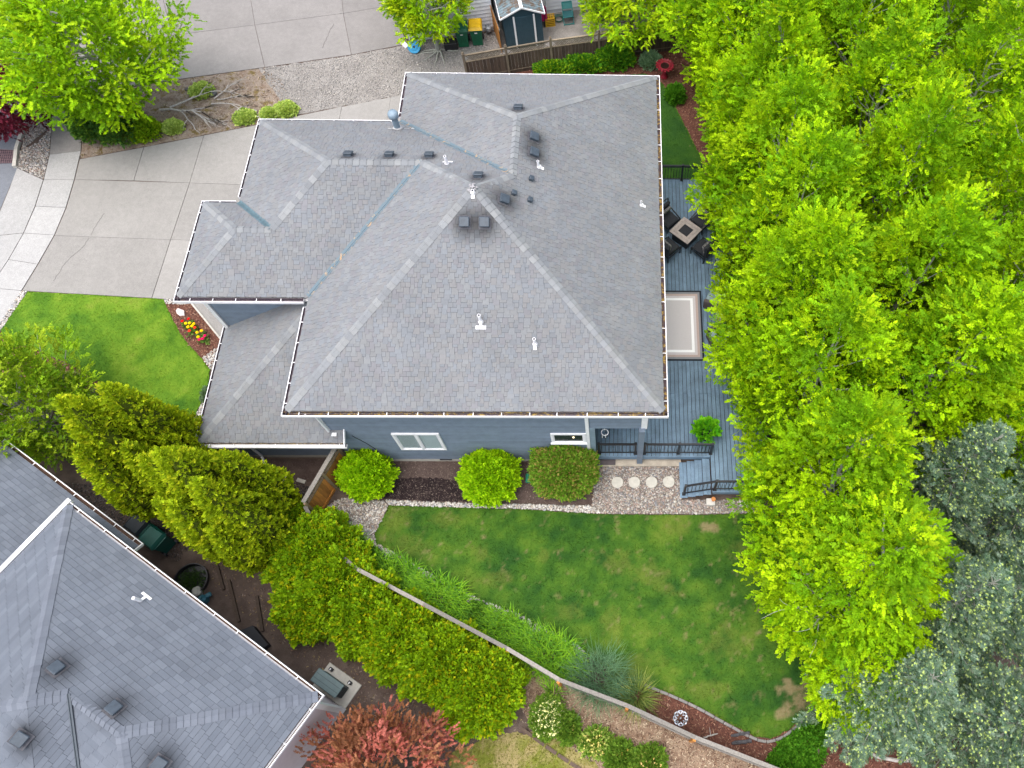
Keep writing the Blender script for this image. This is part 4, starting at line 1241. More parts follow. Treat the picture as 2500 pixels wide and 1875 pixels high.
def sprays(P, D, rng, n=14, L=0.28, leaf=0.085, wid=0.32, pal=None, col=None, up=0.6, spread=0.95, lobes=1, jit=0.10):
    """Leafy twigs: leaves set alternately along each twig."""
    S = len(P)
    D = norm(D)
    U = norm(np.array((0, 0, 1.0)) * up + rng.normal(0, 0.35, (S, 3)))
    side = norm(np.cross(D, U))
    nor = np.cross(side, D)
    t = (np.arange(n) + 0.5) / n
    Ls = L * rng.uniform(0.7, 1.25, S)
    pos = P[:, None] + D[:, None] * (Ls[:, None] * t[None])[..., None]
    sg = np.where(np.arange(n) % 2 == 0, 1.0, -1.0)
    ang = spread * (1.05 - 0.75 * t)[None] + rng.normal(0, 0.18, (S, n))
    A = D[:, None] * np.cos(ang)[..., None] + side[:, None] * (np.sin(ang) * sg[None])[..., None] + rng.normal(0, 0.16, (S, n, 3))
    Nn = nor[:, None] + rng.normal(0, 0.38, (S, n, 3))
    l = leaf * rng.uniform(0.7, 1.2, (S, n))
    w = l * wid
    V, k = leaf_quads(pos.reshape(-1, 3), A.reshape(-1, 3), Nn.reshape(-1, 3), l.ravel(), w.ravel(), lobes=lobes)
    if col is None:
        pal = np.array(pal)
        i = rng.integers(0, len(pal), S)
        col = pal[i]
    c = np.repeat(col, n, 0) * (1 + rng.normal(0, jit, (S * n, 1)))
    c = np.tile(c, (k, 1))
    return V, np.clip(c, 0.002, 0.9)

def quads_mesh(name, VC):
    V = np.concatenate([v for v, c in VC])
    C = np.concatenate([c for v, c in VC])
    n = len(V)
    return np_mesh(name, V.reshape(-1, 3), np.arange(n * 4).reshape(n, 4), np.repeat(C, 4, 0))

def bark(name, c):
    m = Mat(name)
    f = m.noise(14, 5, 0.7)
    m.color(m.ramp(f, [(0.3, tuple(x * 0.6 for x in c)), (0.7, tuple(x * 1.25 for x in c))])).rough(0.9)
    m.bump(f, 0.5, 0.01)
    return m.m
M['bark_grey'] = bark('grey_bark', (0.36, 0.36, 0.31))
M['bark_brown'] = bark('brown_bark', (0.11, 0.085, 0.065))
M['bark_dead'] = bark('bleached_wood', (0.42, 0.39, 0.36))

def crown_points(n, rng, prof, H, z0, fill=0.6):
    """Points in a crown whose radius at relative height h is prof(h), most of them towards the outside."""
    h = rng.random(n * 4)
    r = prof(h)
    keep = rng.random(n * 4) < (r / max(r.max(), 1e-6)) ** 1.0
    h, r = h[keep][:n], r[keep][:n]
    a = rng.random(len(h)) * 6.283
    fe = fill * (1 - h ** 1.3)
    k = fe + (1 - fe) * rng.random(len(h)) ** 0.5
    return np.stack([np.cos(a) * r * k, np.sin(a) * r * k, z0 + h * (H - z0)], 1), a, h

def tree_proto(seed, H, R, z0, pal, clumps, per, leaf, n_leaf, L, peak=0.38, upright=0.8, trunk_r=0.12, limbs=14, clump_r=0.34, lobes=1, wid=0.32, fill=0.55, top_pow=0.9, wobble=0.22, low_pow=0.55, spread=0.95, plume=0.35):
    rng = np.random.default_rng(seed)
    ph = rng.random(6) * 6.283
    def prof(h):
        low = np.clip(h / peak, 0, 1) ** low_pow
        top = np.clip((1 - h) / (1 - peak), 0, 1) ** top_pow
        return R * np.where(h < peak, 0.45 + 0.55 * low, top)
    C, a, h = crown_points(clumps, rng, prof, H, z0, fill)
    wob = 1 + wobble * (np.sin(3 * a + ph[0] + 4 * h) * 0.5 + np.sin(2 * a + ph[1] - 7 * h) * 0.5)
    C[:, :2] *= wob[:, None]
    out = C.copy()
    out[:, 2] = 0
    out = norm(out)
    cp = np.array(pal)
    ccol = cp[rng.integers(0, len(cp), len(C))] * rng.uniform(0.70, 1.22, (len(C), 1))
    idx = np.repeat(np.arange(len(C)), per)
    P = C[idx] + norm(rng.normal(0, 1, (len(idx), 3))) * clump_r * (rng.random((len(idx), 1)) ** 0.45) * np.array((1, 1, 1.25)) * 1.35
    D = (P - C[idx]) / clump_r * plume + out[idx] * 0.45 + np.array((0, 0, upright)) + rng.normal(0, 0.30, (len(idx), 3))
    col = ccol[idx] * (1 + rng.normal(0, 0.12, (len(idx), 1)))
    V, c = sprays(P, D, rng, n_leaf, L, leaf, wid, col=col, lobes=lobes, spread=spread)
    me = quads_mesh('crown', [(V, c)])
    w = MB()
    bend = rng.normal(0, 0.06 * R, (5, 2))
    tp = [(bend[k, 0] * k / 4, bend[k, 1] * k / 4, H * 0.86 * k / 4) for k in range(5)]
    w.tube(tp, [trunk_r, trunk_r * 0.85, trunk_r * 0.6, trunk_r * 0.36, trunk_r * 0.1], 8)
    order = rng.permutation(len(C))[:limbs * 3]
    for j, i in enumerate(order):
        c0 = C[i]
        zb = max(0.25, c0[2] - (0.35 + upright * 1.5) * math.hypot(c0[0], c0[1]) - 0.2)
        f = min(zb / (H * 0.86), 0.95) * 4
        k = min(int(f), 3)
        b0 = Vector(tp[k]).lerp(Vector(tp[k + 1]), f - k)
        e = Vector(c0)
        mid = b0.lerp(e, 0.5) + Vector((c0[0] * 0.10, c0[1] * 0.10, -0.05))
        r0 = trunk_r * (0.42 if j < limbs else 0.2) * rng.uniform(0.7, 1.1)
        w.tube([b0, mid, e], [r0, r0 * 0.7, r0 * 0.25], 5, cap=False)
    return me, w.mesh('trunk')

def plant(name, loc, crown_me, wood_me, label, cat, group=None, rz=0.0, s=(1, 1, 1), mat='leaf', wmat='bark_grey', part='crown', wpart='trunk'):
    t = thing(name, loc, label, cat, group, rz)
    t.scale = s
    link(part, crown_me, M[mat], t, local=True)
    if wood_me is not None: link(wpart, wood_me, M[wmat], t, local=True)
    return t

# --- the tall bright hedge of upright trees beside the deck
HB = [(0.195, 0.335, 0.005), (0.240, 0.380, 0.005), (0.150, 0.285, 0.006), (0.290, 0.420, 0.007), (0.110, 0.235, 0.006)]
protos = [tree_proto(100 + k, 9.8, 2.3, 0.4, HB, 290, 28, 0.086, 11, 0.23, limbs=16, clump_r=0.36, trunk_r=0.11, upright=0.40, fill=0.70, top_pow=0.50, plume=0.45, spread=1.15) for k in range(4)]
rows = []
for k, (x, y, h) in enumerate([(7.45, 14.6, .95), (7.75, 11.5, 1.0), (8.00, 8.4, .98), (8.10, 5.5, 1.0), (8.15, 2.7, 1.03), (8.30, -0.1, 1.0), (8.50, -2.9, 1.02), (8.75, -5.7, .98), (9.15, -8.4, .90)]):
    rows.append((x, y, h, 'in the deck row, ' + ['the one nearest the red birdbath', 'second from the birdbath', 'just north of the deck railing', 'over the fire table', 'over the striped rug', 'south of the striped rug', 'over the potted deck plant', 'behind the deck stairs', 'last before the blue spruces'][k]))
rows.append((9.75, -10.6, .55, 'the short one at the front row\'s south end'))
for k, (x, y, h) in enumerate([(10.9, 13.0, 1.04), (11.1, 9.8, 1.08), (11.3, 6.6, 1.05), (11.5, 3.4, 1.1), (11.7, 0.2, 1.06), (12.0, -3.0, 1.05)]):
    rows.append((x, y, h, 'in the middle row, ' + ['northmost of that row', 'second from its north end', 'third from its north end', 'third from its south end', 'second from its south end', 'nearest the spruces'][k]))
for k, (x, y, h) in enumerate([(14.7, 11.2, 1.0), (15.0, 7.6, 1.05), (15.2, 4.0, 1.0), (15.4, 0.4, 1.05), (15.4, -3.2, 1.0), (7.0, 17.6, .95), (10.7, 16.4, 1.0), (14.4, 14.8, .95)]):
    rows.append((x, y, h, ['in the back row at the upper right frame edge', 'in the back row below the frame corner trees', 'in the back row at the middle of the right edge', 'in the back row above the spruces', 'in the back row, last before the spruces', 'in the front row at the top frame edge', 'in the middle row at the top frame edge', 'in the upper right frame corner'][k]))
for k, (x, y, h, where) in enumerate(rows):
    c, w = protos[(k * 3 + k // 4) % 4]
    r = 1.0 + RND.uniform(-0.06, 0.08)
    plant('hornbeam_tree', (x, y, 0), c, w, ('upright yellow green tree ' + where), 'tree', 'tall leafy trees right of the deck', RND.uniform(0, 6.28), (r * min(1, h + .15), r * min(1, h + .15), h))

# --- other deciduous trees
MP = [(0.205, 0.350, 0.008), (0.245, 0.390, 0.010), (0.160, 0.300, 0.010), (0.285, 0.420, 0.012), (0.130, 0.255, 0.012)]
c, w = tree_proto(21, 6.6, 3.4, 1.8, MP, 320, 21, 0.100, 8, 0.30, peak=0.42, upright=0.25, trunk_r=0.16, limbs=18, clump_r=0.36, lobes=3, wid=0.34, fill=0.35, top_pow=0.5)
plant('maple_tree', (-18.4, 12.1, 0), c, w, 'large bright green maple tree over the driveway bed at upper left', 'tree')
JM = [(0.090, 0.012, 0.040), (0.125, 0.018, 0.052), (0.060, 0.008, 0.028), (0.17, 0.032, 0.080), (0.10, 0.016, 0.036)]
c, w = tree_proto(22, 3.3, 2.0, 0.9, JM, 170, 18, 0.085, 9, 0.24, peak=0.4, upright=0.2, trunk_r=0.09, limbs=12, clump_r=0.26, lobes=3, fill=0.35, top_pow=0.5)
plant('red_maple_tree', (-22.75, 11.35, 0), c, w, 'dark purple Japanese maple beside the storm drain', 'tree', wmat='bark_brown')
RM = [(0.27, 0.080, 0.090), (0.21, 0.085, 0.065), (0.33, 0.105, 0.120), (0.18, 0.075, 0.050), (0.24, 0.105, 0.080)]
c, w = tree_proto(23, 3.7, 2.05, 0.9, RM, 200, 22, 0.060, 9, 0.20, peak=0.45, upright=0.25, trunk_r=0.09, limbs=14, clump_r=0.25, lobes=3, fill=0.35, top_pow=0.5)
plant('red_maple_tree', (-4.0, -13.35, 0), c, w, 'coral red maple beside the air conditioner at the bottom edge', 'tree', wmat='bark_brown')
LT = [(0.220, 0.330, 0.018), (0.170, 0.285, 0.018), (0.265, 0.36, 0.03), (0.13, 0.235, 0.020)]
c, w = tree_proto(24, 4.9, 2.3, 0.4, LT, 300, 24, 0.075, 11, 0.24, peak=0.4, upright=0.5, trunk_r=0.10, limbs=30, clump_r=0.30, fill=0.30, top_pow=0.6)
plant('lichen_tree', (-17.4, -2.35, 0), c, w, 'pale green small tree with grey lichened twigs at left edge', 'tree', wmat='bark_dead')
NE = [(0.195, 0.335, 0.008), (0.250, 0.370, 0.008), (0.150, 0.285, 0.010), (0.30, 0.39, 0.010)]
c, w = tree_proto(25, 4.3, 1.75, 1.5, NE, 120, 20, 0.08, 9, 0.24, peak=0.45, upright=0.15, trunk_r=0.12, limbs=10, clump_r=0.24, lobes=3, fill=0.35, top_pow=0.5)
plant('street_maple_tree', (-5.75, 16.15, 0), c, w, 'small maple with bare trunk and roots beside the blue disc', 'tree')
c, w = tree_proto(26, 4.2, 2.25, 1.1, NE, 160, 20, 0.08, 9, 0.24, peak=0.45, upright=0.15, trunk_r=0.12, limbs=10, clump_r=0.26, lobes=3, fill=0.35, top_pow=0.5)
plant('street_maple_tree', (3.0, 16.7, 0), c, w, 'spreading green maple hanging over the lattice fence', 'tree', wmat='bark_brown')

# --- spruces
def spruce_mesh(seed, H, R, shoots_per=36, whorls=17):
    rng = np.random.default_rng(seed)
    P, D = [], []
    w = MB()
    w.tube([(0, 0, 0), (0, 0, H * 0.5), (0, 0, H)], [0.13, 0.08, 0.012], 7)
    for k in range(whorls):
        f = (k + rng.random() * 0.6) / whorls
        z = 0.5 + f * (H - 0.55)
        rl = R * (1 - f) ** 0.78 * rng.uniform(0.85, 1.1) + 0.12
        nb = int(9 - 3 * f)
        a0 = rng.random() * 6.283
        for j in range(nb):
            a = a0 + 6.283 * j / nb + rng.normal(0, 0.18)
            ln = rl * rng.uniform(0.75, 1.12)
            rise = 0.05 + 0.55 * f
            end = np.array((math.cos(a) * ln, math.sin(a) * ln, z + ln * rise))
            st = np.array((0, 0, z))
            w.tube([st, (st + end) / 2 - np.array((0, 0, 0.04 * ln)), end], [0.022 * (1 - f) + 0.008, 0.012, 0.004], 4, cap=False)
            m = int(shoots_per * ln + 14)
            t = rng.random(m) ** 0.45
            base = st + (end - st) * t[:, None]
            d = norm(end - st)
            lat = np.array((-math.sin(a), math.cos(a), 0))
            off = rng.normal(0, 1, m) * (1.05 - t) * 0.42 * min(1.0, ln)
            base = base + lat * off[:, None] + np.array((0, 0, 1)) * rng.normal(0, 0.04, (m, 1))
            dd = d * 0.8 + lat * np.sign(off)[:, None] * rng.uniform(0.1, 0.9, (m, 1)) + np.array((0, 0, 0.30)) + rng.normal(0, 0.22, (m, 3))
            P.append(base)
            D.append(dd)
    P, D = np.concatenate(P), norm(np.concatenate(D))
    n = len(P)
    pal = np.array([(0.105, 0.172, 0.135), (0.080, 0.144, 0.104), (0.155, 0.222, 0.186), (0.050, 0.096, 0.056), (0.110, 0.168, 0.104)])
    col = pal[rng.integers(0, len(pal), n)] * rng.uniform(0.8, 1.2, (n, 1))
    k = 9
    L = rng.uniform(0.11, 0.20, n)
    V1, c1 = sprays(P, D, rng, k, 0.17, 0.080, 0.15, col=col, spread=1.0, up=0.9)
    V2, c2 = sprays(P, D, rng, k, 0.17, 0.075, 0.15, col=col, spread=1.0, up=0.0)
    tips = rng.random(n) < 0.32
    tp = P[tips] + D[tips] * 0.17
    bc = np.array((0.36, 0.46, 0.17)) * rng.uniform(0.8, 1.15, (tips.sum(), 1))
    B, cb = [], []
    for ax in ((1, 0, 0), (0, 1, 0), (0, 0, 1)):
        A = np.tile(np.array(ax, float), (len(tp), 1))
        S = np.tile(np.roll(np.array(ax, float), 1), (len(tp), 1))
        r = 0.034
        B.append(np.stack([tp - A * r, tp + S * r, tp + A * r, tp - S * r], 1))
        cb.append(bc)
    return quads_mesh('foliage', [(V1, c1), (V2, c2), (np.concatenate(B), np.concatenate(cb))]), w.mesh('trunk')
sp = [spruce_mesh(51, 8.2, 2.3), spruce_mesh(52, 7.2, 2.1)]
for k, (x, y, h, r, lab) in enumerate([
        (12.35, -5.6, 1.0, 1.0, 'blue spruce behind the leafy trees at the right edge, the northmost spruce'),
        (10.8, -7.3, .80, .9, 'smaller shaded spruce tucked against the last leafy tree'),
        (11.6, -9.2, .98, 1.0, 'large blue spruce in the middle of the spruce group'),
        (13.7, -8.7, 1.0, 1.0, 'blue spruce at the right frame edge, lower half'),
        (10.3, -11.2, .80, 1.0, 'blue spruce overhanging the lawn corner above the dark ground cover'),
        (13.0, -12.2, .90, 1.05, 'blue spruce in the lower right frame corner'),
        (15.2, -5.9, .95, 1.0, 'blue spruce at the right frame edge beside the leafy trees')]):
    c, w = sp[k % 2]
    plant('spruce_tree', (x, y, 0), c, w, lab, 'spruce', 'blue spruces in the lower right', 1.3 * k, (r, r, h), 'spruce', 'bark_grey', 'foliage')
dead = MB()
rr = random.Random(4)
def dead_branch(mb, p, d, L, r, depth=0):
    p, d = Vector(p), Vector(d).normalized()
    pts = [p]
    for k in range(4):
        d = (d + Vector((rr.uniform(-.28, .28), rr.uniform(-.28, .28), rr.uniform(-.15, .15)))).normalized()
        pts.append(pts[-1] + d * (L / 4))
        if depth < 2 and k > 0:
            for s in range(rr.choice((1, 2))):
                e = (d + Vector((rr.uniform(-.9, .9), rr.uniform(-.9, .9), rr.uniform(-.4, .5)))).normalized()
                dead_branch(mb, pts[-1], e, L * rr.uniform(.35, .6), r * .55, depth + 1)
    mb.tube(pts, [r, r * .85, r * .7, r * .55, r * .3], 5, cap=False)
dead_branch(dead, (10.4, -8.9, 3.4), (-0.75, 0.3, 0.5), 2.3, 0.028)
dead_branch(dead, (10.2, -9.2, 3.0), (-0.8, -0.1, 0.4), 2.0, 0.026)
dead_branch(dead, (11.0, -8.6, 4.4), (-0.4, 0.8, 0.5), 1.9, 0.024)
tag(dead.build('dead_branch', M['bark_dead']), 'bare grey dead branches poking out at the spruces beside the leafy tree', 'branches')

# --- columnar cedars: many flame-shaped plumes
CE = [(0.225, 0.275, 0.010), (0.185, 0.240, 0.010), (0.270, 0.310, 0.012), (0.145, 0.195, 0.010), (0.29, 0.30, 0.016)]
def blob_mesh(parts, seed=0, n=14, m=9):
    """A lumpy solid made of stacked rings: (x, y, z0, H, R, peak) each."""
    b = MB()
    r = random.Random(seed)
    for x, y, z0, H, R, pk in parts:
        prof = []
        for k in range(m + 1):
            h = k / m
            rad = (h / pk) ** 0.6 if h < pk else ((1 - h) / (1 - pk)) ** 0.8
            prof.append((max(0.01, R * rad), h * H))
        b.lathe((x, y, z0), prof, n)
    return b
def cedar(seed, parts, name, loc, label):
    rng = np.random.default_rng(seed)
    VC = []
    for (x, y, z0, H, R, pk) in parts:
        ns = int(380 * R * H)
        h = rng.random(ns * 2)
        f = lambda h: np.where(h < pk, (np.clip(h / pk, 0, 1)) ** 0.45 * 0.92 + 0.08, np.clip((1 - h) / (1 - pk), 0, 1) ** 0.72)
        keep = rng.random(ns * 2) < f(h) * 0.9 + 0.1
        h = h[keep][:ns]
        a = rng.random(len(h)) * 6.283
        lump = 1 + 0.10 * np.sin(5 * a + 9 * h) + 0.08 * np.sin(9 * a - 17 * h) + rng.normal(0, 0.035, len(h))
        rad = R * f(h) * lump
        P = np.stack([x + np.cos(a) * rad, y + np.sin(a) * rad, z0 + h * H], 1)
        D = np.stack([np.cos(a) * 0.55, np.sin(a) * 0.55, np.full(len(h), 0.85)], 1) + rng.normal(0, 0.28, (len(h), 3))
        VC.append(sprays(P, D, rng, 9, 0.15, 0.090, 0.28, pal=CE, spread=0.75, up=0.0, jit=0.14))
        P2 = P * 1.0
        P2[:, 0] -= np.cos(a) * 0.07
        P2[:, 1] -= np.sin(a) * 0.07
        k = rng.random(len(P2)) < 0.45
        VC.append(sprays(P2[k], D[k], rng, 9, 0.16, 0.09, 0.30, pal=CE[:2] + CE[3:4], spread=0.8, up=0.5))
    t = thing(name, loc, label, 'cedar', 'columnar cedars between the roofs')
    link('foliage', quads_mesh('foliage', VC), M['needle'], t, local=True)
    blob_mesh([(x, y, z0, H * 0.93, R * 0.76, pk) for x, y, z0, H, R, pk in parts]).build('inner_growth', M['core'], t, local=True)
    MB().tube([(0, 0, 0), (0, 0, 1.6)], [0.14, 0.09], 7).build('trunk', M['bark_brown'], t, local=True)
cedar(61, [(0, 0, 0.3, 7.0, 1.00, .32), (0.75, 0.55, 0.3, 6.6, 0.85, .32), (-0.65, 0.45, 0.2, 6.0, 0.80, .3), (-0.35, -0.75, 0.2, 5.4, 0.80, .3), (0.75, -0.55, 0.2, 5.0, 0.72, .3), (1.30, 0.1, 0.2, 4.2, 0.62, .3), (0.1, 1.05, 0.2, 5.6, 0.65, .3)], 'cedar_tree', (-12.2, -4.35, 0), 'tall columnar golden cedar nearest the front lawn and neighbouring roof corner')
cedar(62, [(0, 0, 0.3, 6.9, 1.0, .32), (-0.85, 0.1, 0.3, 6.1, 0.75, .32), (0.65, -0.55, 0.2, 6.2, 0.85, .3), (-0.35, -0.85, 0.2, 5.2, 0.72, .3), (0.75, 0.45, 0.2, 5.6, 0.72, .3), (-1.2, -0.55, 0.2, 4.4, 0.58, .3), (0.3, -1.25, 0.2, 4.0, 0.55, .3)], 'cedar_tree', (-9.3, -5.75, 0), 'tall columnar golden cedar nearest the wooden gate and green hedge')

# --- shrubs
def shrub_mesh(seed, rx, ry, rz, pal, leaf=0.07, dens=520, n=9, L=0.14, wid=0.36, lump=0.12, z0=0.0, lobes=1, flat=0.0, up=0.6, box=2.0):
    rng = np.random.default_rng(seed)
    area = 2 * math.pi * ((rx * ry) ** 0.8 + (rx * rz) ** 0.8 + (ry * rz) ** 0.8) / 1.5
    ns = int(dens * area)
    v = norm(rng.normal(0, 1, (ns, 3)))
    v[:, 2] = np.where(v[:, 2] < -0.35, -v[:, 2], v[:, 2])
    sh = (np.abs(v) ** box).sum(1, keepdims=True) ** (-1 / box)
    ph = rng.random(4) * 6.283
    lm = 1 + lump * (np.sin(4 * v[:, 0:1] * 2 + ph[0]) * np.sin(5 * v[:, 1:2] * 2 + ph[1]) + 0.6 * np.sin(9 * v[:, 2:3] + 6 * v[:, 0:1] + ph[2])) + rng.normal(0, 0.05, (ns, 1))
    k = sh * lm * np.where(rng.random((ns, 1)) < 0.3, rng.uniform(0.72, 0.95, (ns, 1)), 1.0)
    P = v * k * np.array((rx, ry, rz)) + np.array((0, 0, z0 + rz * 0.55))
    P = P[P[:, 2] > 0.03]
    D = norm(P - np.array((0, 0, z0 + rz * 0.2))) + np.array((0, 0, 0.35)) + rng.normal(0, 0.35, P.shape)
    me = quads_mesh('foliage', [sprays(P, D, rng, n, L, leaf, wid, pal=pal, up=up, lobes=lobes, spread=1.0)])
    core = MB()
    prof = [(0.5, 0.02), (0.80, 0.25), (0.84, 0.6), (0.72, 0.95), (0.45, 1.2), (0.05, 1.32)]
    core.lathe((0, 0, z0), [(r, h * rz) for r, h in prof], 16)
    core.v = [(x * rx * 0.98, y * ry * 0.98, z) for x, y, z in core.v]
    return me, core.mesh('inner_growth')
def shrub(name, loc, size, pal, label, cat='shrub', group=None, seed=1, mat='leaf', rz=0.0, **kw):
    me, co = shrub_mesh(seed, *size, pal, **kw)
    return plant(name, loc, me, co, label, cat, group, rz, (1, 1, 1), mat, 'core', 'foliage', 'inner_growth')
LIME = [(0.275, 0.450, 0.008), (0.235, 0.410, 0.008), (0.320, 0.490, 0.012), (0.195, 0.365, 0.010)]
MIDG = [(0.145, 0.275, 0.035), (0.180, 0.310, 0.045), (0.110, 0.230, 0.030), (0.215, 0.320, 0.06)]
shrub('lime_shrub', (-6.02, -4.18, 0), (0.74, 0.70, 0.90), LIME, 'round lime green shrub beside the wooden gate', group='shrubs along the blue wall', seed=71, leaf=0.072, n=9, L=0.16, lump=0.15)
shrub('lime_shrub', (-1.83, -4.30, 0), (0.80, 0.74, 0.95), LIME, 'round lime green shrub in the middle of the wall bed', group='shrubs along the blue wall', seed=72, leaf=0.080, n=9, L=0.19, dens=480, lump=0.16)
shrub('clipped_shrub', (0.70, -4.10, 0), (1.02, 0.82, 1.12), MIDG + [(0.30, 0.24, 0.10)], 'large clipped green shrub with browned tips beside the stepping stones', group='shrubs along the blue wall', seed=73, leaf=0.045, n=10, L=0.10, dens=850, lump=0.08, box=2.6)
HG = [(0.165, 0.260, 0.008), (0.135, 0.230, 0.010), (0.200, 0.290, 0.010), (0.105, 0.190, 0.010), (0.150, 0.245, 0.010), (0.28, 0.28, 0.010), (0.120, 0.210, 0.014), (0.175, 0.275, 0.01)]
hl = [(-8.15, -6.15, .85, .80, .90), (-7.25, -6.95, 1.25, 1.1, 1.15), (-6.45, -7.85, 1.2, 1.05, 1.15), (-7.0, -8.35, 1.05, .95, 1.0), (-5.35, -8.75, 1.15, 1.05, 1.1), (-4.15, -9.5, 1.15, 1.0, 1.1), (-2.80, -10.2, 1.2, 1.05, 1.15), (-1.60, -10.95, 1.15, 1.05, 1.1)]
hw = ['smallest laurel against the cedars behind the gate', 'second laurel from the cedars', 'laurel at the west end of the wooden rail fence', 'laurel bulging towards the grey neighbouring roof', 'middle laurel of the hedge', 'laurel below the two central daylilies', 'second laurel from the hedge\'s lower right end', 'laurel at the lower right end of the hedge']
for k, (x, y, a, b, h) in enumerate(hl):
    shrub('laurel_shrub', (x, y, 0), (a, b, h), HG, hw[k] + ', yellow green leaves', 'hedge shrub', 'laurel hedge along the rail fence', 80 + k, 'leaf_waxy', RND.uniform(0, 6), leaf=0.080, n=8, L=0.15, dens=540, wid=0.40, lump=0.16)
DK = [(0.050, 0.125, 0.040), (0.070, 0.155, 0.040), (0.040, 0.10, 0.03), (0.11, 0.20, 0.04)]
YG = [(0.18, 0.30, 0.012), (0.14, 0.26, 0.012), (0.24, 0.34, 0.02)]
shrub('dark_shrub', (-19.6, 11.2, 0), (0.85, 0.75, 0.75), DK, 'dark green shrub at the driveway corner below the maple', 'shrub', seed=91, leaf=0.07, dens=350)
shrub('dark_shrub', (-18.5, 11.15, 0), (0.85, 0.80, 0.8), DK, 'dark green shrub in the middle of the driveway bed', 'shrub', seed=92, leaf=0.07, dens=350)
shrub('yellow_shrub', (-17.55, 11.0, 0), (0.55, 0.45, 0.45), YG, 'small yellow green shrub between dark shrub and sedum', 'shrub', seed=93, leaf=0.07, dens=350)
SD = [(0.33, 0.41, 0.15), (0.28, 0.37, 0.14), (0.40, 0.47, 0.20), (0.22, 0.32, 0.09)]
for k, (x, y, r, lab) in enumerate([(-15.77, 13.45, .55, 'grey green sedum mound at the top of the bare bed beside a dark stone'), (-16.5, 11.35, .48, 'grey green sedum mound beside the dark shrubs at the driveway edge'), (-13.6, 11.95, .50, 'grey green sedum mound left of the house gutter corner'), (-11.95, 12.40, .55, 'largest grey green sedum mound beside the gutter corner'), (-12.6, 12.15, .38, 'small grey green sedum mound touching the largest one')]):
    shrub('sedum', (x, y, 0), (r * .8, r * .68, .16), SD, lab, 'sedum', 'sedums in the driveway bed', 95 + k, leaf=0.06, n=7, L=0.08, dens=700, wid=0.5)
GC = [(0.045, 0.150, 0.012), (0.035, 0.125, 0.010), (0.065, 0.185, 0.016), (0.08, 0.21, 0.02)]
gcp = [(7.05, -12.95), (7.44, -12.52), (8.10, -12.05), (8.62, -11.68), (9.02, -11.90), (9.1, -12.3), (8.8, -12.6), (8.78, -12.94), (8.46, -13.3), (7.3, -13.3)]
rng = np.random.default_rng(8)
q = scatter(gcp, 1500, rng)
P = np.concatenate([q, 0.05 + 0.22 * rng.random((len(q), 1))], 1)
D = np.array((0, 0, 0.6)) + rng.normal(0, 0.6, P.shape)
t = thing('ground_cover', (8.1, -12.6, 0), 'dark green ground cover mat at the back lawn corner', 'ground cover')
link('foliage', quads_mesh('foliage', [sprays(P, D, rng, 7, 0.09, 0.05, 0.42, pal=GC)]), M['leaf'], t)
shrub('fence_shrub', (1.0, 15.15, 0), (0.95, 0.33, 0.38), GC + YG[:1], 'low bright green shrub along the lattice fence, left part', 'shrub', 'low shrubs along the lattice fence', 110, leaf=0.07, dens=420)
shrub('fence_shrub', (2.35, 15.45, 0), (0.75, 0.42, 0.55), GC + YG[1:2], 'bushier green shrub along the lattice fence, right part', 'shrub', 'low shrubs along the lattice fence', 111, leaf=0.07, dens=420)
shrub('fence_shrub', (-0.4, 14.9, 0), (0.8, 0.30, 0.30), YG + GC, 'low yellow green shrub along the lattice fence beside the roof corner', 'shrub', 'low shrubs along the lattice fence', 112, leaf=0.07, dens=420)
shrub('blue_shrub', (3.95, 15.45, 0), (0.40, 0.33, 0.34), [(0.13, 0.22, 0.19), (0.10, 0.18, 0.15), (0.17, 0.26, 0.22)], 'round blue green shrub left of the red birdbath', 'shrub', None, 113, leaf=0.05, dens=700)
shrub('dark_shrub', (5.0, 13.4, 0), (0.35, 0.35, 0.4), GC, 'small dark green shrub right of the roof corner under the trees', 'shrub', None, 114, leaf=0.06, dens=450)
BL = [(0.10, 0.19, 0.03), (0.075, 0.155, 0.025), (0.14, 0.23, 0.04)]
def blossom(t, seed, rx, ry, rz, n, c, r=0.035):
    rng = np.random.default_rng(seed)
    v = norm(rng.normal(0, 1, (n, 3)))
    v[:, 2] = np.abs(v[:, 2])
    P = v * np.array((rx, ry, rz)) * rng.uniform(0.95, 1.12, (n, 1)) + np.array((0, 0, rz * 0.55))
    VC = []
    for k in range(3):
        a = k * 1.05
        A = np.tile(np.array((math.cos(a), math.sin(a), 0.1)), (n, 1)) + rng.normal(0, 0.2, (n, 3))
        S = norm(np.cross(A, np.array((0, 0, 1.0))))
        A = norm(A)
        VC.append((np.stack([P - A * r, P + S * r * .5, P + A * r, P - S * r * .5], 1), np.array(c) * rng.uniform(0.85, 1.1, (n, 1))))
    link('blossom', quads_mesh('blossom', VC), M['leaf'], t, local=True)
t = shrub('flowering_shrub', (0.42, -11.75, 0), (0.42, 0.52, 0.42), BL, 'shrub covered in white blossom below the rail fence', 'shrub', None, 120, leaf=0.05, dens=500)
blossom(t, 1, 0.44, 0.54, 0.44, 460, (0.80, 0.78, 0.68), 0.048)
t = shrub('flowering_shrub', (1.05, -12.05, 0), (0.28, 0.38, 0.30), BL, 'thin green shrub right of the white blossom shrub', 'shrub', None, 121, leaf=0.05, dens=420)
blossom(t, 2, 0.28, 0.38, 0.30, 30, (0.62, 0.50, 0.22))
t = shrub('flowering_shrub', (1.88, -12.45, 0), (0.45, 0.36, 0.26), BL + SD[:1], 'straggly shrub with cream flowers on the dry slope', 'shrub', None, 122, leaf=0.05, dens=220)
blossom(t, 3, 0.45, 0.36, 0.28, 110, (0.60, 0.52, 0.26))
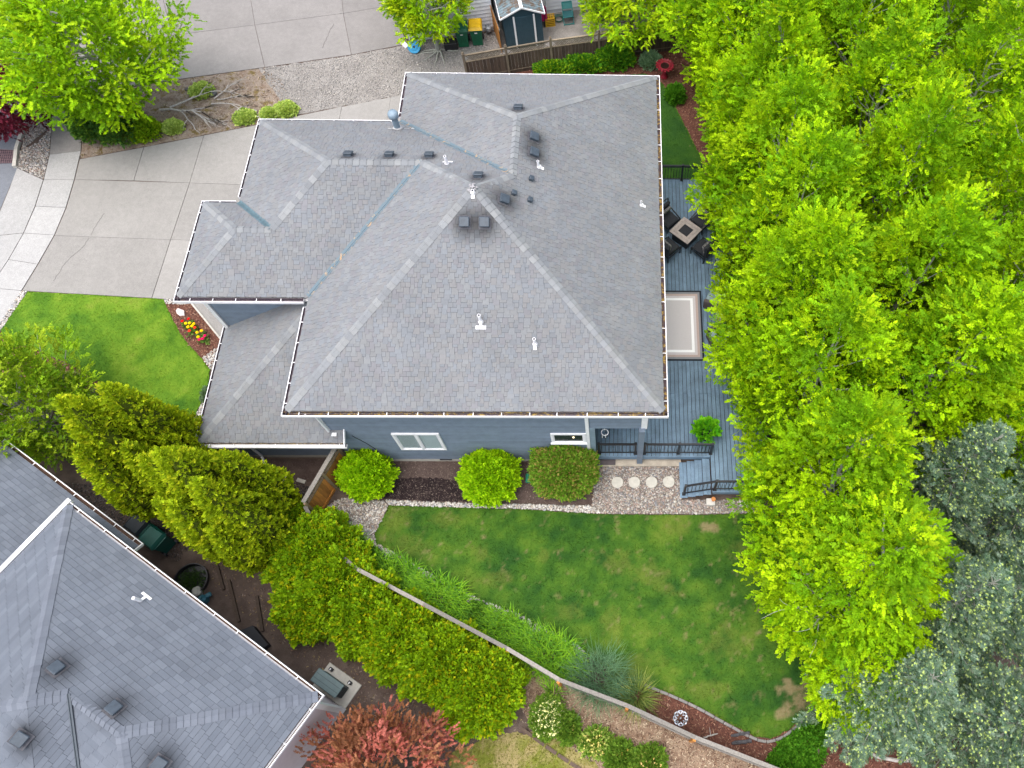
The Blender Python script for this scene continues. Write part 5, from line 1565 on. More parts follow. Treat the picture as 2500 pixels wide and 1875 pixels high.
t = shrub('flowering_shrub', (2.62, -12.85, 0), (0.38, 0.38, 0.32), BL, 'dense green shrub on the dry slope with few yellow flowers', 'shrub', None, 123, leaf=0.05, dens=480)
blossom(t, 4, 0.38, 0.38, 0.32, 40, (0.60, 0.48, 0.16))
t = shrub('flowering_shrub', (3.52, -13.0, 0), (0.42, 0.40, 0.34), BL, 'shrub with peach cream flowers at the bottom frame edge', 'shrub', None, 124, leaf=0.05, dens=420)
blossom(t, 5, 0.42, 0.40, 0.36, 150, (0.68, 0.50, 0.30))
shrub('lavender', (-15.9, -1.25, 0), (0.45, 0.25, 0.22), [(0.17, 0.20, 0.16), (0.13, 0.17, 0.12), (0.27, 0.22, 0.33)], 'grey lavender tuft at the lawn edge above the cedars', 'shrub', None, 125, leaf=0.06, dens=500)
shrub('pale_tuft', (-17.3, -0.55, 0), (0.40, 0.22, 0.20), [(0.30, 0.32, 0.22), (0.40, 0.38, 0.30), (0.2, 0.24, 0.12)], 'pale dry tuft at the lawn edge beside the lichened tree', 'shrub', None, 126, leaf=0.07, dens=420)
shrub('blue_shrub', (-12.05, -1.15, 0), (0.22, 0.28, 0.28), [(0.13, 0.20, 0.16), (0.10, 0.16, 0.12)], 'small blue grey shrub against the porch gutter by the lawn', 'shrub', None, 127, leaf=0.05, dens=600)

# --- strap-leaved clumps
def blades(seed, n, R, H, w, pal, bend=0.9, seg=5, core=0.4, wild=0.5):
    rng = np.random.default_rng(seed)
    a = rng.random(n) * 6.283
    r0 = R * core * np.sqrt(rng.random(n))
    base = np.stack([np.cos(a) * r0, np.sin(a) * r0, np.zeros(n)], 1)
    a2 = a + rng.normal(0, wild, n)
    d = np.stack([np.cos(a2), np.sin(a2), np.zeros(n)], 1)
    s = np.stack([-np.sin(a2), np.cos(a2), np.zeros(n)], 1)
    reach = R * rng.uniform(0.35, 1.05, n)
    hh = H * rng.uniform(0.7, 1.1, n)
    ww = w * rng.uniform(0.7, 1.2, n)
    rowsv = []
    for k in range(seg + 1):
        t = k / seg
        x = t ** 1.5
        z = np.sin(np.minimum(t * (1.25 + 0.55 * bend), 2.4)) * 1.0
        c = base + d * (reach * x)[:, None] + np.array((0, 0, 1)) * (hh * z)[:, None]
        wk = ww * (1 - t ** 2.2) + 0.0008
        rowsv.append((c - s * wk[:, None], c + s * wk[:, None]))
    V = []
    for k in range(seg):
        V.append(np.stack([rowsv[k][0], rowsv[k][1], rowsv[k + 1][1], rowsv[k + 1][0]], 1))
    pal = np.array(pal)
    col = pal[rng.integers(0, len(pal), n)] * rng.uniform(0.8, 1.2, (n, 1))
    return quads_mesh('leaves', [(v, col) for v in V])
DL = [(0.125, 0.270, 0.022), (0.095, 0.225, 0.022), (0.170, 0.320, 0.025), (0.070, 0.180, 0.030)]
for k, (x, y, sx, sy, rz, lab) in enumerate([(-6.35, -6.42, .55, .75, -.5, 'first daylily clump, below the river rock corner'), (-4.75, -7.52, .78, 1.15, -.45, 'second daylily clump from the gate'), (-3.15, -8.28, .78, 1.2, -.45, 'third daylily clump from the gate'), (-1.0, -9.22, .70, .95, -.5, 'fourth daylily clump, after the gap with mint'), (0.45, -9.98, .85, 1.15, -.45, 'last and largest daylily clump beside the blue oat grass')]):
    me = blades(130 + k, 1000, 0.62, 0.55, 0.015, DL, core=1.35, wild=1.5)
    t = plant('daylily', (x, y, 0), me, None, lab + ', green strap leaves', 'daylily', 'daylilies along the rail fence', math.pi / 2 + rz, (sx * .90, sy * 1.0, 1), part='leaves')
shrub('mint', (-2.0, -8.72, 0), (0.32, 0.28, 0.26), [(0.10, 0.22, 0.03), (0.075, 0.18, 0.03)], 'small leafy green plant between the third and fourth daylily', 'plant', None, 136, leaf=0.06, dens=450)
shrub('mint', (-5.75, -6.95, 0), (0.40, 0.30, 0.30), [(0.085, 0.20, 0.03), (0.06, 0.15, 0.03)], 'small leafy green plant below the first daylily', 'plant', None, 137, leaf=0.07, dens=420)
me = blades(140, 700, 0.85, 0.72, 0.006, [(0.085, 0.165, 0.130), (0.105, 0.19, 0.150), (0.065, 0.13, 0.10)], 0.6, core=0.75, wild=1.2)
plant('oat_grass', (2.0, -10.68, 0), me, None, 'blue green oat grass tussock beside the last daylily', 'ornamental grass', None, part='leaves')
me = blades(141, 360, 0.7, 0.5, 0.008, [(0.16, 0.21, 0.06), (0.11, 0.16, 0.05), (0.24, 0.26, 0.11), (0.06, 0.11, 0.05)], 1.1)
plant('sedge_grass', (3.15, -11.15, 0), me, None, 'variegated sedge tussock between oat grass and wind spinner', 'ornamental grass', None, part='leaves')
me = blades(142, 260, 0.6, 0.55, 0.006, [(0.055, 0.10, 0.05), (0.08, 0.13, 0.05)], 0.8)
plant('oat_grass', (2.72, -10.78, 0), me, None, 'darker thin grass tussock at the lawn edge between two others', 'ornamental grass', None, part='leaves')
me = blades(143, 60, 0.5, 0.28, 0.012, DL, 0.9)
plant('daylily', (0.55, -11.05, 0), me, None, 'small strap leaved tuft on the slope side of the rail fence', 'daylily', None, part='leaves')

# --- bedding flowers
FL = [(-13.77, 1.86, 'red'), (-13.56, 1.96, 'red'), (-13.62, 1.77, 'yellow'), (-13.48, 1.78, 'yellow'), (-13.32, 1.75, 'yellow'), (-13.36, 1.66, 'yellow'), (-13.50, 1.62, 'yellow'), (-13.24, 1.59, 'coral'), (-13.41, 1.46, 'coral'), (-13.11, 1.39, 'yellow'), (-12.97, 1.46, 'yellow'), (-13.03, 1.20, 'yellow'), (-12.96, 1.09, 'magenta'), (-12.85, 1.13, 'magenta'), (-12.80, 1.25, 'magenta')]
FC = {'red': (0.55, 0.012, 0.016), 'yellow': (0.72, 0.52, 0.010), 'coral': (0.66, 0.055, 0.035), 'magenta': (0.60, 0.010, 0.20)}
where = ['the leftmost red bloom', 'the red bloom nearest the flagstone', 'westmost yellow bloom', 'second yellow bloom of the top row', 'third yellow bloom of the top row', 'yellow bloom in the middle of its cluster', 'lowest yellow bloom of the west cluster', 'coral bloom right of the yellow cluster', 'coral bloom below the yellow cluster', 'yellow bloom in the middle of the bed', 'eastmost yellow bloom', 'yellow bloom just above the magenta ones', 'westmost magenta bloom', 'middle magenta bloom', 'magenta bloom nearest the entry path']
for k, (x, y, cn) in enumerate(FL):
    t = thing('bedding_flower', (x, y, 0), where[k] + ' in the entry flower bed', 'flower', 'bright flowers in the entry bed')
    rr2 = random.Random(k)
    rngf = np.random.default_rng(k)
    hd = MB()
    for ring, (n, r, tilt) in enumerate(((9, 0.066, 0.02), (7, 0.05, 0.03), (5, 0.03, 0.042))):
        for j in range(n):
            a = 6.283 * j / n + ring
            c, s = math.cos(a), math.sin(a)
            z = 0.25 + tilt
            hd.add([(0, 0, z), (c * r * .6 - s * r * .35, s * r * .6 + c * r * .35, z + .012), (c * r, s * r, z - .004), (c * r * .6 + s * r * .35, s * r * .6 - c * r * .35, z + .012)], [(0, 1, 2, 3)], tuple(u * rr2.uniform(.8, 1.1) for u in FC[cn]))
    hd.tube([(0, 0, 0.0), (0.01, 0, 0.25)], 0.006, 5, (0.06, 0.14, 0.02))
    hd.build('bloom', M['leaf'], t, local=True)
    P = rngf.normal(0, 0.05, (10, 3)) * np.array((1, 1, .3)) + np.array((0, -0.02, 0.10))
    link('leaves', quads_mesh('leaves', [sprays(P, rngf.normal(0, .6, P.shape) + np.array((0, 0, .3)), rngf, 5, 0.09, 0.06, 0.42, pal=[(0.07, 0.15, 0.04), (0.11, 0.21, 0.05)])]), M['leaf'], t, local=True)

# --- fallen and dead wood in the driveway bed
d1 = MB()
rr = random.Random(12)
dead_branch(d1, (-17.3, 12.3, 0.12), (1, -0.05, 0.05), 2.0, 0.055)
dead_branch(d1, (-16.9, 12.45, 0.12), (1, 0.12, 0.05), 1.8, 0.045)
dead_branch(d1, (-15.7, 12.1, 0.15), (0.9, -0.45, 0), 1.2, 0.035)
for i, v in enumerate(d1.v): d1.v[i] = (v[0], v[1], max(0.03, min(0.35, v[2])))
tag(d1.build('dead_branch', M['bark_dead']), 'large bleached dead branch lying across the driveway bed', 'branch')
d2 = MB()
dead_branch(d2, (-15.2, 12.7, 0.1), (1, 0.05, 0.03), 1.9, 0.032)
for i, v in enumerate(d2.v): d2.v[i] = (v[0], v[1], max(0.03, min(0.3, v[2])))
tag(d2.build('dead_branch', M['bark_dead']), 'thin forked dead branch reaching right across the driveway bed', 'branch')
d3 = MB()
dead_branch(d3, (-15.15, 13.0, 0.1), (0.5, 0.6, 0.05), 1.1, 0.030)
dead_branch(d3, (-15.0, 12.95, 0.1), (0.9, 0.4, 0.05), 1.1, 0.026)
for i, v in enumerate(d3.v): d3.v[i] = (v[0], v[1], max(0.03, min(0.3, v[2])))
tag(d3.build('dead_branch', M['bark_dead']), 'small dead branch pointing towards the upper driveway', 'branch')
for k, (x, y, s, lab) in enumerate([(-15.35, 13.3, .26, 'dark angular stone beside the top sedum'), (-13.35, 12.35, .20, 'pale stone at the end of the forked dead branch'), (-16.5, 13.6, .14, 'small dark stone under the maple edge')]):
    b = MB()
    b.add([tuple(p) for p in (ICO * np.random.default_rng(k).uniform(.75, 1.2, (12, 1)) * np.array((s, s * .8, s * .5)) + np.array((x, y, s * .25)))], [tuple(f) for f in ICOF])
    tag(b.build('rock', plain('bed_stone_%d' % k, [(0.10, 0.10, 0.10), (0.33, 0.31, 0.29), (0.11, 0.10, 0.10)][k], 0.9)), lab, 'rock')
# ------------------------------------------------------------------ deck
DZ = 0.66
deck = thing('deck', (5.0, 2.0, 0), 'blue grey board deck along the right side of the house', 'deck')
x = 1.66
k = 0
while x < 7.75:
    xa, xb = x, x + 0.138
    xm = (xa + xb) / 2
    ya = -3.60 if xm < 5.74 else -4.85
    yb = -0.82 if xm < 3.52 else 8.42
    if xm >= 3.52:
        cut = RND.choice((1.0, 3.7, -1.2))
        segs = [(ya, cut - 0.002), (cut + 0.002, yb)]
    else:
        segs = [(ya, yb)]
    for a, b in segs:
        MB().bbox((xm, (a + b) / 2, DZ - 0.0125 + RND.uniform(-.001, .001)), (0.132, b - a, 0.025), 0.003).build('deck_board', M['deck'], deck)
    x += 0.1455
    k += 1
fr = MB()
fr.box((3.67, -3.57, DZ - 0.14), (4.10, 0.04, 0.22))
fr.box((6.75, -4.82, DZ - 0.14), (1.96, 0.04, 0.22))
fr.box((5.9, 8.40, DZ - 0.14), (4.6, 0.04, 0.22))
fr.box((7.72, 1.8, DZ - 0.14), (0.04, 13.2, 0.22))
fr.build('rim_board', M['deck'], deck)
ja = MB()
for xx in np.arange(1.9, 7.7, 0.6): ja.box((xx, (-3.5 if xx < 5.7 else -4.7) / 2 + (-0.45 if xx < 3.5 else 4.15), DZ - 0.10), (0.04, 2.5 if xx < 3.5 else (11.8 if xx < 5.7 else 13.0), 0.13))
ja.build('joist', plain('dark_timber', (0.05, 0.045, 0.04), 0.9), deck)  # joists in one even dark brown
MB().box((3.2, -3.60, 0.05), (3.1, 0.26, 0.12)).build('footing', plain('beige_concrete', (0.42, 0.37, 0.30), 0.9, 0.2, 3), deck)
MB().box((2.1, -3.60, 0.135), (0.7, 0.2, 0.04)).build('step_plank', plain('weathered_plank', (0.10, 0.085, 0.09), 0.8), deck)
# stairs down to the west
st = MB()
for i, (a, zt) in enumerate(((4.68, .14), (4.94, .27), (5.19, .40), (5.45, .53))):
    st.box((a + 0.14 + 0.02, -4.245, zt - 0.09), (0.03, 1.22, 0.13))
stair = st.build('stair', M['deck'], deck)
for i, (a, zt) in enumerate(((4.68, .14), (4.94, .27), (5.19, .40), (5.45, .53))):
    for j in range(2):
        MB().bbox((a + 0.064 + j * 0.132, -4.245 + RND.uniform(-.003, .003), zt - 0.0125), (0.127, 1.28, 0.025), 0.003).build('tread_board', M['deck'], stair)
# railings
def railing(a, b, posts, zf=lambda t: DZ, h=0.92, n=None):
    a, b = Vector(a), Vector(b)
    L = (b - a).length
    P = lambda t, z: Vector((a.x + (b.x - a.x) * t, a.y + (b.y - a.y) * t, zf(t) + z))
    r = MB()
    r.bar(P(0, h), P(1, h), 0.055, 0.04)
    r.bar(P(0, h - 0.09), P(1, h - 0.09), 0.03, 0.03)
    r.bar(P(0, 0.09), P(1, 0.09), 0.035, 0.035)
    o = r.build('railing', M['black_metal'], deck)
    n = n or int(L / 0.115)
    for i in range(1, n):
        t = i / n
        MB().bar(P(t, 0.09), P(t, h - 0.09), 0.016, 0.016, up=(0, 1, 0)).build('baluster', M['black_metal'], o)
    for t in posts:
        m = MB()
        m.box(P(t, h / 2 + 0.02), (0.07, 0.07, h + 0.05))
        m.box(P(t, 0.012), (0.12, 0.12, 0.02))
        m.box(P(t, h + 0.05), (0.085, 0.085, 0.02))
        m.build('post', M['black_metal'], o)
    return o
railing((1.86, -3.46, 0), (3.17, -3.46, 0), (0.02, 0.97))
railing((3.42, -3.46, 0), (5.76, -3.46, 0), (0.01, 0.51, 0.99))
railing((4.80, -4.75, 0), (5.78, -4.75, 0), (0.01,), lambda t: 0.14 + 0.52 * t)
railing((5.80, -4.75, 0), (7.65, -4.75, 0), (0.005, 0.62, 0.995))
railing((3.60, 8.36, 0), (7.65, 8.36, 0), (0.01, 0.37, 0.70, 0.99))
railing((7.65, -4.7, 0), (7.65, 8.3, 0), (0.2, 0.4, 0.6, 0.8))

# ------------------------------------------------------------------ deck furniture
ft = thing('fire_table', (5.14, 5.47, DZ), 'square fire table with tiled wood top and dark centre on the deck', 'table', None, math.radians(45 + 4))
def L(mb, name, mat, parent, **k): return mb.build(name, mat, parent, local=True, **k)
tile = plain('wood_look_tile', (0.42, 0.36, 0.33), 0.6, 0.18, 9)
S = 0.46
b = MB().bbox((0, 0, 0.27), (0.74, 0.74, 0.5), 0.02)
L(b, 'base', M['black_metal'], ft)
L(MB().bbox((0, 0, 0.54), (2 * S + .03, 2 * S + .03, 0.035), 0.01), 'rim', M['black_metal'], ft)
for i in range(4):
    a = i * math.pi / 2
    for j, (o_, w_) in enumerate(((S - .06, .115), (S - .185, .115))):
        m = MB()
        h_ = o_ + w_ / 2
        g_ = o_ - w_ / 2
        pts = [(-h_ + .003, h_), (h_ - .003, h_), (g_ - .003, g_), (-g_ + .003, g_)]
        pts = [(p[0] * math.cos(a) - p[1] * math.sin(a), p[0] * math.sin(a) + p[1] * math.cos(a)) for p in pts]
        m.prism(pts, 0.555, 0.578 + RND.uniform(0, .002))
        L(m, 'tile', tile, ft)
L(MB().bbox((0, 0, 0.566), (0.43, 0.43, 0.03), 0.01), 'burner_cover', M['dark_fabric'], ft)
_m = Mat('zigzag_fabric')
_w = _m.n.new('ShaderNodeTexWave')
_w.wave_type = 'BANDS'
_w.inputs['Scale'].default_value = 9
_w.inputs['Distortion'].default_value = 7
_w.inputs['Detail Scale'].default_value = 3
_m.l.new(_m.tc.outputs['Object'], _w.inputs['Vector'])
_m.color(_m.ramp(_w.outputs['Fac'], [(0.55, (0.022, 0.023, 0.026)), (0.68, (0.30, 0.29, 0.28))])).rough(0.9)
M['zigzag'] = _m.m
def patio_chair(loc, rz, label):
    t = thing('patio_chair', loc, label, 'chair', 'patio chairs round the fire table', rz)
    f = MB()                                   # faces +Y
    for sx in (-1, 1):
        f.bar((sx * .33, .32, .40), (sx * .33, -.34, .62), 0.04, 0.03)
        f.bar((sx * .33, .30, 0), (sx * .33, .32, .42), 0.035, 0.035, up=(0, 1, 0))
        f.bar((sx * .33, -.36, 0), (sx * .33, -.42, 1.0), 0.035, 0.035, up=(0, 1, 0))
        f.bar((sx * .33, .32, .30), (sx * .33, -.36, .30), 0.03, 0.03)
    f.bar((-.33, -.43, 1.0), (.33, -.43, 1.0), 0.035, 0.035)
    f.bar((-.33, .30, .28), (.33, .30, .28), 0.03, 0.03)
    f.bar((-.33, -.36, .28), (.33, -.36, .28), 0.03, 0.03)
    L(f, 'frame', M['black_metal'], t)
    L(MB().bbox((0, .0, .37), (.60, .62, .14), .035), 'seat_cushion', M['dark_fabric'], t)
    L(MB().bbox((0, -.34, .68), (.60, .13, .58), .035, rx=-.16), 'back_cushion', M['dark_fabric'], t)
    L(MB().bbox((0, -.20, .64), (.46, .13, .40), .05, rx=-.30), 'pillow', M['zigzag'], t)
    return t
for (x, y, lab) in ((4.50, 6.15, 'dark patio chair at the fire table, upper left by the gutter'), (5.80, 6.12, 'dark patio chair at the fire table, upper right under the leaves'), (4.48, 4.82, 'dark patio chair at the fire table, lower left by the gutter'), (5.80, 4.80, 'dark patio chair at the fire table, lower right seen from behind')):
    patio_chair((x, y, DZ), math.atan2(-(5.47 - y) * -1, 0) if False else math.atan2(5.14 - x, -(5.47 - y)) + math.pi, lab)
rug = thing('rug', (4.9, 1.6, DZ), 'outdoor rug with dark, brown and white border stripes on the deck', 'rug')
for k, (i, c, z) in enumerate(((0, (0.016, 0.020, 0.028), .006), (.07, (0.22, 0.23, 0.25), .010), (.15, (0.44, 0.345, 0.31), .014), (.24, (0.56, 0.52, 0.53), .018), (.34, (0.86, 0.86, 0.87), .022), (.44, (0.54, 0.51, 0.515), .026))):
    MB().box((4.62, 1.59, DZ + z / 2 + .002), (2.14 - 2 * i, 2.98 - 2 * i, z)).build('pile' if k == 5 else 'border', plain('rug_tone_%d' % k, c, 0.95, 0.08, 40), rug)
M['wicker'] = plain('grey_wicker', (0.115, 0.095, 0.092), 0.85, 0.35, 60)
M['cushion'] = plain('pale_aqua_cushion', (0.235, 0.315, 0.335), 0.9, 0.06, 5)
def lounge(loc, rz, label):
    t = thing('lounge_chair', loc, label, 'armchair', 'wicker armchairs facing the rug', rz)
    b = MB().bbox((0, 0, .2), (.80, .80, .36), .03)
    b.bbox((.36, 0, .45), (.12, .80, .30), .04)
    b.bbox((-.36, 0, .45), (.12, .80, .30), .04)
    b.bbox((0, -.38, .55), (.84, .13, .50), .04)
    L(b, 'wicker_shell', M['wicker'], t)
    L(MB().bbox((0, .04, .43), (.58, .70, .15), .05), 'seat_cushion', M['cushion'], t)
    L(MB().bbox((0, -.27, .68), (.60, .16, .46), .05, rx=-.15), 'back_cushion', M['cushion'], t)
lounge((6.25, 2.50, DZ), math.radians(62), 'wicker armchair with pale aqua cushion at the rug, upper of two')
lounge((6.28, 0.90, DZ), math.radians(112), 'wicker armchair with pale aqua cushion at the rug, lower of two')
tag(MB().bbox((6.42, 1.72, DZ + .22), (.5, .5, .44), .05).build('ottoman', plain('pale_grey_ottoman', (0.33, 0.29, 0.28), 0.9)), 'pale grey side pouf between the two wicker armchairs', 'pouf')
# potted shrub
t = thing('potted_plant', (5.56, -2.85, DZ), 'bushy bright green potted plant behind the deck railing', 'potted plant')
L(MB().lathe((0, 0, 0), [(.15, 0), (.19, .26), (.21, .30), (.19, .30)], 18), 'pot', M['pot'], t)
rng = np.random.default_rng(77)
v = norm(rng.normal(0, 1, (190, 3)))
v[:, 2] = np.abs(v[:, 2])
P = v * np.array((.40, .36, .42)) * rng.uniform(.5, 1, (190, 1)) + np.array((0, 0, .52))
link('foliage', quads_mesh('foliage', [sprays(P, v + np.array((0, 0, .2)), rng, 7, .15, .11, .42, pal=[(0.05, 0.20, 0.012), (0.08, 0.26, 0.012), (0.12, 0.32, 0.016)])]), M['leaf_waxy'], t, local=True)
w = MB()
for k in range(7): w.tube([(0, 0, .25), tuple(P[k * 20])], [.012, .005], 5)
L(w, 'stem', M['bark_brown'], t)
# wind chime under the porch, and a covered grill in the shade
wc = thing('wind_chime', (2.10, -3.30, 2.25), 'white ring wind chime with dark feathers hanging in the porch opening', 'wind chime')
ring = [(0.115 * math.cos(a), 0.0, 0.115 * math.sin(a)) for a in np.linspace(0, 6.283, 25)]
ring = [(p[0], p[2] * .6, p[2] * .8) for p in ring]
L(MB().tube(ring, .010, 6), 'ring', M['white'], wc)
L(MB().tube([(0, 0, .09), (0, 0, .95)], .004, 5), 'cord', M['white'], wc)
for k in range(6):
    L(MB().tube([(-.09 + .036 * k, -.02, -.07), (-.09 + .036 * k, -.02, -.42 - .08 * math.sin(k))], [.004, .014], 5), 'tassel', M['black_metal'] if k % 3 else M['white'], wc)
g = thing('covered_grill', (2.35, -2.15, DZ), 'black covered grill in the shade of the porch', 'grill')
L(MB().bbox((0, 0, .45), (.9, .55, .9), .06), 'cover', M['dark_fabric'], g)
L(MB().bbox((0, 0, .98), (.75, .48, .2), .08), 'lid', M['black_metal'], g)
L(MB().bar((-.3, -.3, .92), (.3, -.3, .92), .03, .03), 'handle', M['grey_metal'], g)
# pavers and terracotta beside the stairs
for x, lab in ((5.73, 'white concrete block with terracotta pot beside the deck stairs'), (6.86, 'white concrete block with orange plant under the leafy trees')):
    t = thing('planter_block', (x, -4.95, 0), lab, 'block', 'concrete blocks below the deck edge')
    MB().bbox((x, -5.03, .09), (.30, .24, .18), .012).build('block', plain('white_block_%d' % int(x), (0.52, 0.50, 0.46), 0.9, 0.1, 10), t)
    if x < 6: MB().lathe((x + .08, -4.98, .18), [(.05, 0), (.07, .10), (.078, .13), (.06, .13)], 14).build('pot', plain('terracotta', (0.50, 0.20, 0.06), 0.8), t)
    else:
        r_ = np.random.default_rng(3)
        P = np.array((x - .02, -4.98, .2)) + r_.normal(0, .05, (14, 3))
        link('tuft', quads_mesh('tuft', [sprays(P, r_.normal(0, .5, P.shape) + np.array((0, 0, .8)), r_, 6, .15, .09, .2, pal=[(.45, .22, .03), (.35, .28, .04), (.15, .22, .03)])]), M['leaf'], t)
tag(MB().bbox((-0.46, -4.15, .05), (.42, .34, .1), .03).build('valve_box_lid', plain('green_plastic', (0.012, 0.22, 0.13), 0.5)), 'green plastic valve box lid beside the clipped shrub', 'box')

# ------------------------------------------------------------------ fences
def wood(name, c, var=0.35):
    m = Mat(name)
    v = m.mapping((1, 1, .12))
    g = m.noise(24, 5, .65, vec=v)
    r = m.rand()
    k = lambda s: tuple(x * s for x in c)
    col = m.ramp(g, [(0.3, k(1 - var)), (0.7, k(1 + var))])
    m.color(m.mix(1.0, col, m.ramp(r, [(0, .72), (1, 1.3)]), 'MULTIPLY')).rough(0.85)
    return m.m
M['old_wood'] = wood('old_brown_fence', (0.072, 0.048, 0.034))
M['old_rail'] = wood('lichened_rail', (0.19, 0.15, 0.105))
M['gate_wood'] = wood('stained_cedar', (0.42, 0.17, 0.030), 0.25)
M['gate_top'] = wood('weathered_gate_cap', (0.24, 0.17, 0.10))
M['grey_rail'] = wood('silvered_rail', (0.185, 0.170, 0.150), 0.3)
fn = thing('lattice_fence', (0.5, 15.3, 0), 'old brown board fence with diagonal lattice top behind the house', 'fence')
FP = [(-4.22, 14.30), (-2.42, 14.78), (-0.50, 15.28), (1.62, 15.72), (3.72, 16.14), (5.60, 16.50), (7.6, 16.9)]
for i in range(len(FP) - 1):
    a, b = Vector((*FP[i], 0)), Vector((*FP[i + 1], 0))
    d = (b - a).normalized()
    L_ = (b - a).length
    n = int(L_ / 0.145)
    ang = math.atan2(d.y, d.x)
    for k in range(n):
        p = a + d * ((k + .5) * L_ / n)
        MB().box((p.x, p.y, .56 + RND.uniform(-.008, .008)), (L_ / n - .006, .02, 1.12), ang).build('board', M['old_wood'], fn)
    for zz, w_ in ((1.50, .09), (1.14, .07), (.22, .05)):
        MB().bar(a + Vector((0, 0, zz)), b + Vector((0, 0, zz)), .07 if zz > 1.2 else .05, w_ * .6).build('rail', M['old_rail'], fn)
    m = 0
    s = .10
    while s < L_ + .30:
        for sg in (-1, 1):
            p0, p1 = s - (.17 if sg > 0 else -.17) - .17, s + (.17 if sg > 0 else -.17) - .17
            lo, hi = (p0, p1)
            if 0 < min(lo, hi) and max(lo, hi) < L_:
                MB().bar(a + d * lo + Vector((0, sg * .006, 1.165)), a + d * hi + Vector((0, sg * .006, 1.475)), .03, .008, up=(d.y, -d.x, 0)).build('lattice_slat', M['old_rail'], fn)
        s += .105
for i, p in enumerate(FP):
    m = MB().box((p[0], p[1], .80), (.095, .095, 1.6))
    m.lathe((p[0], p[1], 1.60), [(.06, 0), (.065, .02), (.02, .03), (.045, .06), (.05, .085), (.02, .12)], 10)
    m.build('post', M['old_rail'], fn)
go = thing('gate_fence', (-7.1, -4.6, 0), 'short orange stained cedar fence with lattice top beside the porch', 'fence')
GA, GB = Vector((-7.52, -5.50, 0)), Vector((-6.78, -3.62, 0))
d = (GB - GA).normalized()
ang = math.atan2(d.y, d.x)
L_ = (GB - GA).length
n = 14
for k in range(n):
    p = GA + d * ((k + .5) * L_ / n)
    MB().box((p.x, p.y, .68), (L_ / n - .006, .022, 1.32), ang).build('board', M['gate_wood'], go)
for zz, w_, h_, mt in ((1.73, .14, .035, 'grey_rail'), (1.40, .08, .06, 'gate_top'), (.20, .06, .08, 'gate_wood')):
    MB().bar(GA + Vector((0, 0, zz)), GB + Vector((0, 0, zz)), w_, h_).build('rail', M[mt], go)
s = .12
while s < L_ - .1:
    for sg in (-1, 1):
        p0, p1 = s - sg * .13, s + sg * .13
        if min(p0, p1) > 0 and max(p0, p1) < L_:
            MB().bar(GA + d * p0 + Vector((d.y * .008 * sg, -d.x * .008 * sg, 1.43)), GA + d * p1 + Vector((d.y * .008 * sg, -d.x * .008 * sg, 1.71)), .028, .008, up=(d.y, -d.x, 0)).build('lattice_slat', M['gate_top'], go)
    s += .10
for f_ in (0.0, .52, 1.0):
    p = GA.lerp(GB, f_) + Vector((d.y, -d.x, 0)) * .045
    MB().box((p.x, p.y, .85), (.09, .07, 1.7), ang).build('post', M['gate_top'], go)
rf = thing('rail_fence', (0, -10, 0), 'weathered grey board fence with a flat cap rail below the daylilies', 'fence')
RP = [(-7.52, -5.56), (-6.75, -6.70), (-5.58, -7.55), (-3.40, -8.62), (-0.78, -9.91), (0.83, -10.80), (2.85, -11.52), (4.80, -12.37), (7.00, -13.17), (9.2, -14.0)]
for i in range(len(RP) - 1):
    a, b = Vector((*RP[i], 0)), Vector((*RP[i + 1], 0))
    d = (b - a).normalized()
    L_ = (b - a).length
    ang = math.atan2(d.y, d.x)
    sd = Vector((d.y, -d.x, 0))
    MB().bar(a + Vector((0, 0, 1.50)) - d * .01, b + Vector((0, 0, 1.50 + RND.uniform(-.01, .01))), .115, .035).build('cap_rail', M['grey_rail'], rf)
    MB().bar(a + sd * .035 + Vector((0, 0, 1.40)), b + sd * .035 + Vector((0, 0, 1.40)), .04, .085).build('rail', M['grey_rail'], rf)
    MB().bar(a + sd * .035 + Vector((0, 0, .35)), b + sd * .035 + Vector((0, 0, .35)), .04, .085).build('rail', M['grey_rail'], rf)
    n = int(L_ / .145)
    for k in range(n):
        p = a + d * ((k + .5) * L_ / n)
        MB().box((p.x, p.y, .74), (L_ / n - .006, .02, 1.46), ang).build('board', M['grey_rail'], rf)
    p = b + sd * .06
    MB().box((p.x, p.y, .73), (.09, .09, 1.46), ang).build('post', M['gate_wood'], rf)
ofn = thing('cedar_fence', (-3.1, 17.2, 0), 'short orange cedar fence between bins and shed', 'fence')
a, b = Vector((-2.84, 16.05, 0)), Vector((-3.45, 17.95, 0))
d = (b - a).normalized()
for k in range(13):
    p = a + d * ((k + .5) * .15)
    MB().box((p.x, p.y, .72), (.143, .02, 1.44), math.atan2(d.y, d.x)).build('board', M['gate_wood'], ofn)
MB().bar(a + Vector((.04, 0, 1.3)), b + Vector((.04, 0, 1.3)), .05, .08).build('rail', M['grey_rail'], ofn)

